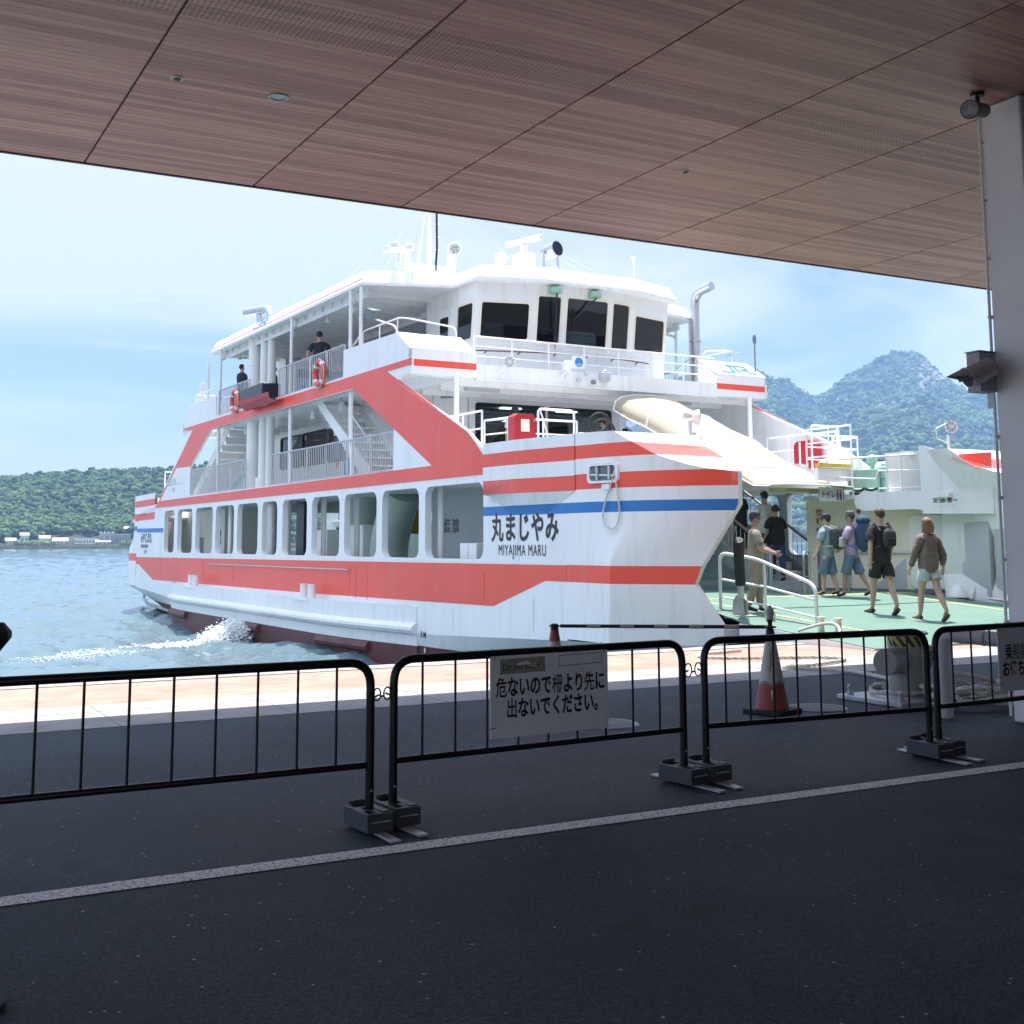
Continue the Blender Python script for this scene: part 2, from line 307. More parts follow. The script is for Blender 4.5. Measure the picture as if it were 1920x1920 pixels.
# red-brown brick pavers
m, n, l, b = nodes('brick_pavers')
tc_ = n.new('ShaderNodeTexCoord'); br = n.new('ShaderNodeTexBrick'); l.new(tc_.outputs['Object'], br.inputs['Vector'])
br.inputs['Scale'].default_value = 1; br.inputs['Brick Width'].default_value = .21; br.inputs['Row Height'].default_value = .105; br.inputs['Mortar Size'].default_value = .004
br.inputs['Color1'].default_value = (.40, .255, .20, 1); br.inputs['Color2'].default_value = (.32, .20, .155, 1); br.inputs['Mortar'].default_value = (.30, .26, .22, 1)
no = n.new('ShaderNodeTexNoise'); no.inputs['Scale'].default_value = 1.5; no.inputs['Detail'].default_value = 6; l.new(tc_.outputs['Object'], no.inputs['Vector'])
rg = n.new('ShaderNodeMapRange'); rg.inputs[1].default_value = .3; rg.inputs[2].default_value = .7; rg.inputs[3].default_value = .85; rg.inputs[4].default_value = 1.15; l.new(no.outputs[0], rg.inputs[0])
mu = n.new('ShaderNodeMix'); mu.data_type = 'RGBA'; mu.blend_type = 'MULTIPLY'; mu.inputs[0].default_value = 1; l.new(br.outputs['Color'], mu.inputs[6]); l.new(rg.outputs[0], mu.inputs[7]); l.new(mu.outputs[2], b.inputs['Base Color']); b.inputs['Roughness'].default_value = .85
MT['brick'] = m
# worn white road line
m, n, l, b = nodes('worn_line_paint')
tc_ = n.new('ShaderNodeTexCoord'); no = n.new('ShaderNodeTexNoise'); no.inputs['Scale'].default_value = 60; no.inputs['Detail'].default_value = 6; no.inputs['Roughness'].default_value = .7; l.new(tc_.outputs['Object'], no.inputs['Vector'])
cr = n.new('ShaderNodeValToRGB'); cr.color_ramp.elements[0].position = .39; cr.color_ramp.elements[0].color = (.10, .125, .13, 1); cr.color_ramp.elements[1].position = .49; cr.color_ramp.elements[1].color = (.86, .88, .90, 1); l.new(no.outputs[0], cr.inputs[0]); l.new(cr.outputs[0], b.inputs['Base Color']); b.inputs['Roughness'].default_value = .7
MT['line'] = m
EAVE = 12.45; CEIL = 5.3; QUAY = 14.1; WZ = -1.15
flat('quay_ground', -60, 90, -40, 10.57, 0, MT['asphalt'])
flat('concrete_strip', -60, 90, 10.57, 12.05, .004, MT['concrete'], .4)
flat('brick_pavement', -60, 90, 12.05, 13.75, .003, MT['brick'], .4)
flat('quay_coping', -60, 90, 13.75, QUAY, .012, MT['concrete'], 2.6)
bq = MB(); bq.bb(-60, 90, 13.6, QUAY-.05, -3, -.3); tag(bq.build('quay_wall', MT['concrete'], smooth=False), kind='structure')
# joints across the concrete strip
bj = MB()
for k in range(-30, 40): bj.bb(k*1.5+.6, k*1.5+.615, 10.57, 12.05, .0045, .0055)
bj.bb(-60, 90, 11.55, 11.562, .0045, .0055)
tag(bj.build('pavement_joints', MT['grey2'], smooth=False), kind='structure')
bl = MB(); bl.poly([(-60, 5.655, .004), (90, 5.655, .004), (90, 5.80, .004), (-60, 5.80, .004)])
tag(bl.build('road_marking', MT['line'], smooth=False), kind='structure')

# water
m, n, l, b = nodes('sea_water')
b.inputs['Base Color'].default_value = (.085, .145, .17, 1); b.inputs['Roughness'].default_value = .05; b.inputs['IOR'].default_value = 1.33
tc_ = n.new('ShaderNodeTexCoord')
def wv(sc, st, det):
    mp_ = n.new('ShaderNodeMapping'); mp_.inputs['Scale'].default_value = st; l.new(tc_.outputs['Object'], mp_.inputs[0])
    q = n.new('ShaderNodeTexNoise'); q.inputs['Scale'].default_value = sc; q.inputs['Detail'].default_value = det; q.inputs['Roughness'].default_value = .55; l.new(mp_.outputs[0], q.inputs['Vector']); return q.outputs[0]
h1 = wv(.55, (1, 1.5, 1), 4); h2 = wv(2.2, (1, 1.4, 1), 5); h3 = wv(.05, (1, 1, 1), 3)
b1 = n.new('ShaderNodeBump'); b1.inputs['Strength'].default_value = 1; b1.inputs['Distance'].default_value = .05; l.new(h1, b1.inputs['Height'])
b2 = n.new('ShaderNodeBump'); b2.inputs['Strength'].default_value = 1; b2.inputs['Distance'].default_value = .055; l.new(h2, b2.inputs['Height']); l.new(b1.outputs[0], b2.inputs['Normal']); l.new(b2.outputs[0], b.inputs['Normal'])
MT['water'] = m
# choppy sea: one sheet, finely divided out to 700 m where single waves can be seen, flat beyond
def sea_height(X, Y, R):
    rg_ = np.random.default_rng(3); H = np.zeros_like(X)
    for i in range(46):
        lam = .45*1.115**i if i < 34 else .45*1.115**(i-20); k = 2*np.pi/lam; th = radians(118)+rg_.normal()*.75; ph = rg_.random()*6.28
        a = .0105*lam**.78*(1.25 if lam < 1.6 else (1 if lam < 3.5 else .42))
        damp = np.clip(1-(R*.0062/lam-.25)*1.2, 0, 1)
        w_ = np.sin(k*(X*cos(th)+Y*sin(th))+ph+.6*np.sin(k*.23*(X*cos(th+1.3)+Y*sin(th+1.3))+ph)); H += a*(w_+.28*np.cos(2*np.arcsin(np.clip(w_, -1, 1))))*damp
    return H
ANG = np.linspace(radians(-6), radians(58), 430); RAD = 13.0*(1.0076**np.arange(0, 530)); RAD = np.append(RAD, [760, 820, 900, 1100, 1500, 2500, 4200])
A_, R_ = np.meshgrid(ANG, RAD); X_ = np.sin(A_)*R_; Y_ = np.cos(A_)*R_; Yc = np.maximum(Y_, QUAY-.45+0*Y_)
Hh = sea_height(X_, Yc, R_)*np.clip((720-R_)/200, 0, 1); nr, nc = A_.shape
V_ = np.stack([X_, Yc, WZ+Hh], -1).reshape(-1, 3).astype(np.float32); id_ = np.arange(nr*nc).reshape(nr, nc)
F_ = np.stack([id_[:-1, :-1], id_[:-1, 1:], id_[1:, 1:], id_[1:, :-1]], -1).reshape(-1, 4)
ok = ~np.all(V_[F_][:, :, 1] <= QUAY-.44, axis=1); F_ = F_[ok].astype(np.int32)
me = bpy.data.meshes.new('water'); me.vertices.add(len(V_)); me.vertices.foreach_set('co', V_.ravel()); me.loops.add(F_.size); me.loops.foreach_set('vertex_index', F_.ravel()); me.polygons.add(len(F_)); me.polygons.foreach_set('loop_start', np.arange(0, F_.size, 4, dtype=np.int32))
me.update(calc_edges=True); me.validate(); me.shade_smooth(); me.materials.append(MT['water']); ow = bpy.data.objects.new('water', me); COL.objects.link(ow); tag(ow, kind='structure')

# ---------------- canopy with timber ceiling
m, n, l, b = nodes('timber_ceiling')
tc_ = n.new('ShaderNodeTexCoord'); sp_ = n.new('ShaderNodeSeparateXYZ'); l.new(tc_.outputs['Object'], sp_.inputs[0])
def M_(op, a, b_=None, c_=None):
    q = n.new('ShaderNodeMath'); q.operation = op
    for i, x in enumerate((a, b_, c_)):
        if x is None: continue
        if isinstance(x, (int, float)): q.inputs[i].default_value = x
        else: l.new(x, q.inputs[i])
    return q.outputs[0]
PW = .092
row = M_('FLOOR', M_('DIVIDE', sp_.outputs[1], PW)); fr_ = M_('FRACT', M_('DIVIDE', sp_.outputs[1], PW))
oi = n.new('ShaderNodeObjectInfo')
wn = n.new('ShaderNodeTexWhiteNoise'); wn.noise_dimensions = '2D'; cbn = n.new('ShaderNodeCombineXYZ'); l.new(row, cbn.inputs[0]); l.new(M_('MULTIPLY', oi.outputs['Random'], 91.7), cbn.inputs[1]); l.new(cbn.outputs[0], wn.inputs['Vector'])
mp_ = n.new('ShaderNodeMapping'); mp_.inputs['Scale'].default_value = (1.0, 34, 1); l.new(tc_.outputs['Object'], mp_.inputs[0])
cbo = n.new('ShaderNodeCombineXYZ'); l.new(M_('MULTIPLY', wn.outputs['Value'], 40), cbo.inputs[0]); l.new(M_('MULTIPLY', oi.outputs['Random'], 50), cbo.inputs[2]); l.new(cbo.outputs[0], mp_.inputs['Location'])
gr = n.new('ShaderNodeTexNoise'); gr.inputs['Scale'].default_value = 1.4; gr.inputs['Detail'].default_value = 6; gr.inputs['Roughness'].default_value = .65; gr.inputs['Distortion'].default_value = .5; l.new(mp_.outputs[0], gr.inputs['Vector'])
val = M_('ADD', M_('MULTIPLY', wn.outputs['Value'], .34), M_('MULTIPLY', gr.outputs[0], .95))
cr = n.new('ShaderNodeValToRGB'); E_ = cr.color_ramp.elements
E_[0].position = .28; E_[0].color = (.19, .10, .085, 1); E_[1].position = .98; E_[1].color = (.63, .425, .35, 1); q_ = E_.new(.62); q_.color = (.44, .238, .195, 1)
l.new(val, cr.inputs[0])
groove = M_('LESS_THAN', fr_, .05)
# perforated band: three boards with holes
ys = sp_.outputs[1]; band = M_('MULTIPLY', M_('GREATER_THAN', ys, 7.875), M_('LESS_THAN', ys, 8.5))
hx = M_('SUBTRACT', M_('FRACT', M_('DIVIDE', sp_.outputs[0], .042)), .5); hy = M_('SUBTRACT', M_('FRACT', M_('DIVIDE', ys, .0417)), .5)
hole = M_('MULTIPLY', M_('LESS_THAN', M_('ADD', M_('MULTIPLY', hx, hx), M_('MULTIPLY', hy, hy)), .055), band)
mk = M_('MAXIMUM', groove, hole)
mx_ = n.new('ShaderNodeMix'); mx_.data_type = 'RGBA'; l.new(mk, mx_.inputs[0]); l.new(cr.outputs[0], mx_.inputs[6]); mx_.inputs[7].default_value = (.012, .009, .008, 1); l.new(mx_.outputs[2], b.inputs['Base Color'])
b.inputs['Roughness'].default_value = .48
bp = n.new('ShaderNodeBump'); bp.inputs['Strength'].default_value = .25; bp.inputs['Distance'].default_value = .01; l.new(gr.outputs[0], bp.inputs['Height']); l.new(bp.outputs[0], b.inputs['Normal'])
MT['timber'] = m
MT['fascia'] = mat('dark_brown_metal', (.05, .04, .038), .5, .2, .1)
roof = empty('canopy_roof', (4, 8, 0), 0, 'large flat terminal canopy with a reddish timber board ceiling overhead', 'canopy roof')
bk = MB(); bk.bb(-32, 40, -22, EAVE+.02-8+0, CEIL+.03, CEIL+.55)
for v_i in range(len(bk.v)): pass
bk = MB(); bk.bb(-10.8, 36, -18, EAVE-8-.03, CEIL+.02, CEIL+.5); bk.build('roof_slab', MT['fascia'], roof, smooth=False)
bf = MB(); bf.bb(-10.8, 36, EAVE-8-.03, EAVE-8+.01, CEIL-.012, CEIL+.5); bf.build('eave_fascia', MT['fascia'], roof, smooth=False)
JX0, JP = 1.92, 1.73
for k in range(-5, 11):
    x0 = JX0+JP*k+.010; x1 = JX0+JP*(k+1)-.010
    bpn = MB(); bpn.bb(x0, x1, -10, EAVE-.032, CEIL, CEIL+.02)
    o = bpn.build('ceiling_panel', MT['timber'], roof, smooth=False); o.matrix_parent_inverse = Matrix.Translation((-4, -8, 0))
# terminal building behind the camera (keeps the far end of the canopy dark)
tb = empty('terminal_building', (4, -2.4, 0), 0, 'dark terminal building wall under the canopy behind the viewer', 'building')
bt = MB(); bt.bb(-1.0, 36, -.3, 0, 0, 5.28); bt.build('wall', MT['grey2'], tb, smooth=False)
bt = MB(); bt.bb(14.5, 14.9, 0.02, 9.5, 0, 5.28); bt.build('side_wall', MT['grey2'], tb, smooth=False)

# column
MT['colpaint'] = mat('column_grey_paint', (.85, .88, .90), .5, 0, .05, 2.0, .1, 60)
cl_ = empty('canopy_column', (8.96, 6.88, 0), radians(0), 'square light grey column holding up the canopy at the right edge', 'column')
bc = MB(); bc.bb(-.33, .33, -.205, .205, 0, CEIL-.004); bc.build('shaft', MT['colpaint'], cl_, bevel=.02)
bc = MB()
for zz_ in range(0, 10): bc.box((-.335, .215, .3+zz_*.52), (.05, .02, .03))
bc.tube([(-.335, .222, .05), (-.335, .222, CEIL-.02)], .013, 8); bc.build('conduit_pipe', MT['colpaint'], cl_)
# spotlight on the ceiling by the column
sp1 = empty('ceiling_spotlight', (8.31, 6.85, CEIL), 0, 'black cylindrical spotlight hanging under the timber ceiling beside the column', 'spotlight')
bs = MB(); bs.cyl((0, 0, -.03), (0, 0, 0), .06, .06, 20); bs.tube([(0, 0, -.03), (0, 0, -.13), (-.02, -.02, -.15)], .018, 10); bs.build('mount', MT['dark'], sp1)
d_ = Vector((-.93, -.30, -.22)).normalized(); c0 = Vector((.10, .02, -.13))
bs = MB(); Md = d_.to_track_quat('Z', 'Y').to_matrix()
bs.lathe([(.035, 0), (.062, .01), (.066, .16), (.082, .30), (.082, .315), (.072, .315), (.07, .30)], c0, 24, 0, Md); bs.build('lamp_body', MT['dark'], sp1)
bs = MB(); bs.lathe([(0, .3165), (.073, .3165)], c0, 24, 0, Md); bs.build('lens', MT['lens'], sp1)
# floodlight bracketed to the column
fl = empty('wall_floodlight', (8.63, 7.12, 2.93), 0, 'weathered grey floodlight with hood on a rusty box bracketed to the column', 'floodlight')
bs = MB(); bs.box((-.10, .02, .0), (.20, .14, .34)); bs.box((-.10, .02, .178), (.22, .16, .012)); bs.build('junction_box', mat('rusty_white_steel', (.40, .41, .42), .6, .1, .1, 8, dirt=(.20, .09, .05), dscale=14, damt=.9), fl, bevel=.004)
d_ = Vector((-.86, .22, -.42)).normalized(); Md = d_.to_track_quat('Z', 'Y').to_matrix(); c0 = Vector((-.12, -.13, .05))
bs = MB(); bs.tube([(-.10, -.05, 0), (-.10, -.10, .02)], .06, 16); bs.lathe([(.05, -.03), (.085, .0), (.092, .24), (.075, .25), (.075, .0)], c0+d_*.05, 20, 0, Md)
bs.build('lamp_body', MT['galv'], fl)
bs = MB()
for i in range(12):
    pass
pr = []
for sgn in (0, 1):
    ring = []
    for j in range(13):
        a_ = radians(-10+200*j/12); ring.append(c0+d_*(.29 if sgn == 0 else .29+.17*max(.15, sin(a_)))+Md @ Vector((.096*cos(a_), .096*sin(a_), 0)))
    pr.append(ring)
bs.strip(pr); bs.tube(pr[0], .006, 6); bs.build('hood', MT['galv'], fl)
bs = MB(); bs.box((0, .02, -.20), (.03, .05, .20)); bs.build('bracket', MT['galv'], fl)
# recessed downlight and ceiling sensors
def downlight(x, y, r, nm, lab, cat, inner):
    o = empty(nm, (x, y, CEIL), 0, lab, cat)
    q = MB(); q.lathe([(r*.78, -.002), (r*.80, -.012), (r, -.010), (r, -.0005)], (0, 0, 0), 28); q.build('trim_ring', MT['grey' if r > .06 else 'white2'], o)
    q = MB(); q.lathe([(0, -.004 if r > .06 else -.03), (r*.4, -.004 if r > .06 else -.028), (r*.78, -.003)], (0, 0, 0), 24); q.build('lens' if r > .06 else 'sensor_dome', inner, o)
downlight(3.07, 9.75, .09, 'recessed_downlight', 'round recessed downlight with a pale lens in the timber ceiling', 'ceiling light', MT['lens'])
downlight(2.20, 9.73, .05, 'ceiling_sensor', 'small round ceiling sensor left of the recessed downlight', 'sensor', MT['grey2'])
downlight(7.43, 9.81, .045, 'ceiling_sensor', 'small round ceiling sensor on the bright boards above the ship bridge', 'sensor', MT['grey2'])
# ================================================================ FERRY: hull and decks (local x: beam from the near side, y: aft, z: up)
BE = 10.35; MID = 18.5; FA = radians(1.5)
ferry = empty('car_ferry', (11, 15, 0), FA, 'white double-ended car ferry with red and blue stripes moored bow-on at the quay', 'ferry')
FM = Matrix.Translation((11, 15, 0)) @ Matrix.Rotation(FA, 4, 'Z')
def FW(x, y, z): return FM @ Vector((x, y, z))
def nx(x, far): return BE-x if far else x
def ny(y, aft): return 2*MID-y if aft else y
HM = [MT['white'], MT['red'], MT['blue'], MT['boot']]
def DZ(y): return min(.45, .03+.075*(y+2.6))
WIN = [(28.55, 29.9), (26.25, 28.1), (23.9, 25.85), (21.68, 23.57), (19.43, 21.34), (17.78, 19.06), (15.48, 17.35), (13.25, 15.12), (11.02, 12.94), (8.80, 10.71), (5.95, 8.50)]
hull = MB()
KN = [(1.2, -.12), (4, -.2), (8.8, -.42), (12, -.5), (25, -.5), (28.2, -.42), (33, -.2), (35.8, -.12)]
def kz(y): return float(np.interp(y, [k[0] for k in KN], [k[1] for k in KN]))
def side_fn(far): return lambda a, b, t: (nx(t, far), a, b)
for far in (0, 1):
    fn = side_fn(far)
    lo = [(y, kz(y)) for y in (3, 8.8, 12, 25, 28.2, 34)]
    hull.plate(lo+[(34, 2.95), (3, 2.95)], [rr(a, b, 1.17, 2.66, .22) for a, b in WIN], fn, 0, .10)
    # window reveals: inner flange behind each opening
    for a, b in WIN:
        q = rr(a, b, 1.17, 2.66, .22); hull.strip([[fn(p[0], p[1], .10) for p in q+q[:1]], [fn(p[0], p[1], .15) for p in q+q[:1]]])
    # red lower band and belt, blue bands
    P = lambda pts, m, t=-.004: hull.plate(pts, [], fn, t, .02, m)
    P([(34.0, .97), (3.0, 1.10), (3.0, .82), (3.69, .82), (5.56, .30), (14.46, .22), (31.3, .16), (33.6, .70), (34.0, .70)], 1)
    P([(5.96, 2.17), (3.0, 2.165), (3.0, 1.985), (5.94, 2.0)], 2)
    P([(34.0, 2.07), (30.05, 2.05), (30.03, 1.89), (34.0, 1.92)], 2)
def s01(t): t = max(0, min(1, t)); return t*t*(3-2*t)
TIPZ = [-.3, .15, .83, 1.1, 2.08, 2.6, 3.4]; TIPX = [1.17, 1.17, .90, .97, 1.37, 1.37, 1.37]; TIPY = [.30, .30, .66, .57, .10, .10, .10]
def bowp(u, z):
    T = Vector((np.interp(z, TIPZ, TIPX), np.interp(z, TIPZ, TIPY)))
    A = Vector((0, 3.0)); C_ = Vector((0, 1.7 if z > .2 else 1.75))
    if u < .45: q = A.lerp(C_, u/.45)
    else: q = C_.lerp(T, (u-.45)/.55)
    w_ = s01((z-1.05)/.9)
    if w_ > 0:
        C2 = Vector((0, 1.15)); r_ = A*(1-u)**2+C2*2*u*(1-u)+T*u*u; q = q.lerp(r_, w_)
    return q
def ztop(y): return float(np.interp(y, [.1, .35, .6, 1.07, 1.44, 1.80, 3.0], [2.60, 2.64, 2.71, 2.90, 3.13, 3.33, 3.35]))
ROWS = [(-.14, 0), (.15, 0), (.5, 0), (.82, 1), (1.11, 0), (1.35, 0), (1.65, 0), (1.985, 2), (2.165, 0), (2.38, 1), (2.64, 0), (2.90, 1), (3.13, 0), (3.35, 0)]
US = sorted(set([i/28 for i in range(29)]+[.45]))
for far in (0, 1):
    for aft in (0, 1):
        g = []
        for z, _m_ in ROWS:
            row_ = []
            for u in US:
                q = bowp(u, z); zt = ztop(q.y); z2 = min(z, zt)
                if z2 < z: q = bowp(u, z2); z2 = min(z, ztop(q.y))
                if aft: pass
                row_.append((nx(q.x, far), ny(q.y, aft), z2))
            g.append(row_)
        for k in range(len(ROWS)-1): hull.strip([g[k], g[k+1]], ROWS[k][1])
        # inclined top of the bow horn: knuckle curve -> inner edge
        kn = [Vector(p) for p in g[-1]]
        kn = [p for p in kn if (p.y if not aft else 2*MID-p.y) < 1.82]
        inner = lambda z: Vector((nx(np.interp(z, [2.6, 2.9, 3.13, 3.33], [1.38, 2.0, 2.1, 2.1]), far), ny(np.interp(z, [2.6, 2.9, 3.13, 3.33], [.1, 1.18, 1.72, 1.80]), aft), z))
        iz = [2.60, 2.9, 3.13, 3.33]
        # rows at constant z from knuckle to inner edge
        kp = sorted(kn, key=lambda p: p.z)
        def kat(z):
            zs = [p.z for p in kp]; return Vector((np.interp(z, zs, [p.x for p in kp]), np.interp(z, zs, [p.y for p in kp]), z))
        zl = [2.605, 2.66, 2.72, 2.8, 2.9, 2.97, 3.05, 3.13, 3.2, 3.26, 3.32]
        rws = [[kat(z).lerp(inner(z), t) for t in (0, .25, .5, .75, 1)] for z in zl]
        for k in range(len(zl)-1): hull.strip([rws[k], rws[k+1]], 1 if 2.9 <= zl[k] < 3.12 else 0)
        # inner skin of the horn, facing the vehicle opening
        ic = [(-.14), .15, .83, 1.1, 2.08, 2.6]
        a_ = [(nx(bowp(1, z).x, far), ny(bowp(1, z).y, aft), z) for z in ic]
        b_ = [(nx(bowp(1, z).x+.10, far), ny(bowp(1, z).y+.02, aft), z) for z in ic]
        c_ = [(nx(1.75, far), ny(2.3, aft), z) for z in ic]
        hull.strip([[p[0], p[1], p[2]] for p in zip(a_, b_, c_)])
        hull.poly([(nx(2.1, far), ny(1.8, aft), 3.33), (nx(2.0, far), ny(1.18, aft), 2.9), (nx(1.37, far), ny(.1, aft), 2.6), (nx(1.75, far), ny(2.3, aft), 2.2), (nx(2.1, far), ny(3.4, aft), 2.2), (nx(2.1, far), ny(3.4, aft), 3.33)])
        if not far: hull.plate([(3.4, 2.05), (5.9, 2.4), (5.9, 3.33), (3.4, 3.33)], [], lambda a, b, t: (nx(t, far), ny(a, aft), b), 2.04, 2.1)
        # bulwark block standing proud of the side, with a sloped underside
        def blk(y, z, t=0): return (nx(-t, far), ny(y, aft), z)
        xs = [(5.67, 0.16), (4.34, .18), (2.71, .0)] if not aft else [(5.67, 0.0), (4.34, .0), (2.71, .0)]
        zb = [2.395, 2.655, 2.915, 3.165, 3.37]; cm = [1, 0, 1, 0]
        for k in range(4):
            hull.strip([[blk(y, zb[k]-(.03*(5.67-y)/3 if k < 4 else 0), t+.004) for y, t in xs], [blk(y, zb[k+1]-.03*(5.67-y)/3, t+.004) for y, t in xs]], cm[k])
        if not aft:
            mixp = lambda p, q, f: tuple(a_+(b_-a_)*f for a_, b_ in zip(p, q))
            qa, qb, qc, qd, qg, qh = (5.67, 2.395, .164), (4.34, 2.38, .184), (4.91, 2.02, .006), (5.63, 2.36, .004), (2.71, 2.365, .004), (3.58, 2.02, .006)
            qe, qf, qi_ = mixp(qb, qc, .597), mixp(qd, qc, .574), mixp(qg, qh, .58)
            for pl_, m_ in (((qa, qb, qe, qf, qd), 0), ((qe, qc, qf), 2), ((qb, qg, qi_, qe), 0), ((qe, qi_, qh, qc), 2)): hull.poly([blk(*p) for p in pl_], m_)
        if not aft: hull.poly([blk(5.67, 2.395, .164), blk(5.67, 3.37, .164), blk(5.67, 3.37, -.1), blk(5.67, 2.395, -.1)])
        hull.strip([[blk(y, 3.37-.03*(5.67-y)/3, t+.004) for y, t in xs], [blk(y, 3.37-.03*(5.67-y)/3, -.09) for y, t in xs]])
        hull.strip([[blk(y, 3.335, -.09) for y in (5.67, 3.0)], [blk(y, 2.4, -.09) for y in (5.67, 3.0)]])
    # lower body, turning in below the knuckle
    fr = lambda x: nx(x, far)
    ysl = [.3, 1.0, 1.72, 3, 5, 8, 11, 15, 20, 26, 29, 32, 34, 35.28, 36, 36.7]
    def low(y, z):
        k = kz(min(max(y, 1.2), 35.8)); t = max(0, (k-z)/1.2); d = min(y-.3, 36.7-y)
        e = max(0, 1.75-d-.3)*.80
        flare = 2.1*t*max(0, min(1, (8.8-d)/8))
        return (fr(e+flare), y, z)
    zrows = [None, -.66, -1.2, -1.9]
    R_ = [[low(y, kz(min(max(y, 1.2), 35.8))-.0) if z is None else low(y, z) for y in ysl] for z in zrows]
    hull.strip([R_[0], R_[1]], 0); hull.strip([R_[1], R_[2], R_[3]], 3)
# bottom closing plates fore and aft
for aft in (0, 1):
    hull.strip([[(1.2, ny(.32, aft), -.14), (BE-1.2, ny(.32, aft), -.14)], [(1.6, ny(1.5, aft), -.66), (BE-1.6, ny(1.5, aft), -.66)], [(2.6, ny(4, aft), -1.9), (BE-2.6, ny(4, aft), -1.9)]], 3)
    hull.bb(1.2, BE-1.2, ny(.34, aft), ny(.6, aft), -.1, .12)
hull.build('hull', HM, ferry, ang=25)

# sponson with fender along the side
for far in (0, 1):
    sp_m = MB(); ys = [8.86]+[8.9+i*(28.1-8.9)/48 for i in range(49)]
    def dd(y):
        a = min(1, max(0, (y-8.8)/5)); b_ = min(1, max(0, (28.15-y)/3.2))
        return .01+.50*sin(a*pi/2)*sqrt(max(0, 1-(1-b_)**2))
    X_ = lambda v: nx(v, far)
    prof = [(0, .03, .10), (1, 0, .16), (1, 0, -.20), (1, .06, -.225), (1, .115, -.28), (1, .12, -.34), (1, .08, -.41), (1, .0, -.45), (1, -.02, -.67)]
    rows = []
    for q, o, z in prof:
        rows.append([(X_(-(dd(y)*q+o) if q else .03), y, z) for y in ys])
    sp_m.strip(rows, 0)
    r2 = [[(X_(-(dd(y)-.02)), y, -.67) for y in ys], [(X_(-(dd(y)-.06)), y, -1.9) for y in ys]]
    sp_m.strip(r2, 1)
    for y in (8.86, 28.1): sp_m.poly([(X_(.1), y, .16)]+[(X_(-(dd(y)*q+o)), y, z) for q, o, z in prof[1:]]+[(X_(.1), y, -.67)]); sp_m.poly([(X_(-(dd(y)-.02)), y, -.67), (X_(-(dd(y)-.06)), y, -1.9), (X_(.1), y, -1.9), (X_(.1), y, -.67)], 1)
    sp_m.strip([[(X_(-(dd(y)-.05)), y, .155) for y in ys], [(X_(-(dd(y)-.05)), y, .02) for y in ys], [(X_(.02), y, .02) for y in ys]], 0)
    sp_m.strip([[(X_(-dd(y)), y, .16) for y in ys], [(X_(-(dd(y)-.05)), y, .16) for y in ys]], 0)
    sp_m.build('sponson', [MT['white'], MT['boot']], ferry, ang=30)
    if not far:
        for y0, y1 in ((24.8, 27.3), (17.6, 20.6), (10.7, 13.3)):
            f_ = MB(); f_.tube([(-(dd(y0+(y1-y0)*i/8)-.02), y0+(y1-y0)*i/8, -.80) for i in range(9)], .12, 10); f_.build('rubbing_fender', MT['boot'], ferry)
        for y in (24.75, 14.45):
            f_ = MB()
            for k in (-.26, .26): f_.cyl((-.33, y+k, .1), (-.33, y+k, .47), .10, n=16); f_.cyl((-.33, y+k, .45), (-.33, y+k, .475), .11, n=16)
            f_.box((-.33, y, .10), (.4, 1.0, .05)); f_.build('twin_bollard', MT['white2'], ferry)
# stiffened access panels in the red band, and a grab rail
pn = MB()
for y0, y1, z0 in ((21.6, 24.55, .36), (12.55, 19.7, .36), (5.9, 11.35, .42), (24.9, 29.5, .33)):
    q = rr(y0, y1, z0, .93, .08); pn.plate(q, [], lambda a, b, t: (t, a, b), -.010, 0)
pn.build('side_panel', MT['red'], ferry)
gr_ = MB(); gr_.tube([(-.05, 12.55, .86), (-.05, 23.9, .84)], .016, 6)
for y in (12.56, 15, 17.5, 20, 22, 23.9): gr_.tube([(-.05, y, .86), (0, y, .86)], .012, 6)
gr_.build('grab_rail', MT['galv'], ferry)
# weld seams
for y in (24.72, 12.18, 11.5, 34.0, 30.2):
    ws = MB(); ws.bb(-.009, .01, y-.008, y+.008, .2, .95); ws.build('weld_seam', MT['red'], ferry)
for y, z0, z1 in ((4.6, 1.14, 1.95), (3.9, .86, 1.05), (30.3, 1.0, 1.85), (14.9, -.1, .14), (7.2, -.25, .2), (4.1, -.1, .5), (27.9, .0, .12)):
    ws = MB(); ws.bb(-.0035, .01, y-.006, y+.006, z0, z1); ws.build('weld_seam', MT['grey'], ferry)
for z in (1.125, 2.79):
    ws = MB(); ws.bb(-.006, .01, 3.05, 33.9, z-.006, z+.006); ws.build('plate_seam', MT['white2'], ferry)

# vehicle deck, ramp, inner casings
dk = MB()
rowsd = []
for y in (-2.58, -1, .2, 1.5, 3.0, 6, 15, 25, 33, 35.4):
    x0 = 1.42 if y < .6 else (1.95 if y < 2 else (2.0 if y < 3.5 else .2))
    rowsd.append([(x0, y, DZ(y) if y < 20 else .45), (BE-x0, y, DZ(y) if y < 20 else .45)])
dk.strip(rowsd, 0)
dk.build('vehicle_deck', MT['green'], ferry, smooth=False)
rp = MB(); rp.plate([(-2.58, .02), (.2, DZ(.2)-.012), (.2, DZ(.2)-.26), (-1.2, .0), (-2.58, -.005)], [], lambda a, b, t: (t, a, b), 1.40, BE-1.40)
rp.build('bow_ramp', [MT['white2']], ferry, smooth=False)
ru = MB(); ru.plate([(.2, DZ(.2)-.30), (-1.15, -.03), (.3, -.10)], [], lambda a, b, t: (t, a, b), 1.45, BE-1.45); ru.build('ramp_underside', MT['dark'], ferry, smooth=False)
ey = MB()
for x in (2.65, 7.6): ey.plate([(x, -2.3), (x+.07, -2.3), (x+.07, 2.9), (x, 2.9)], [], lambda a, b, t: (a, b, DZ(b)+t), .003, .005)
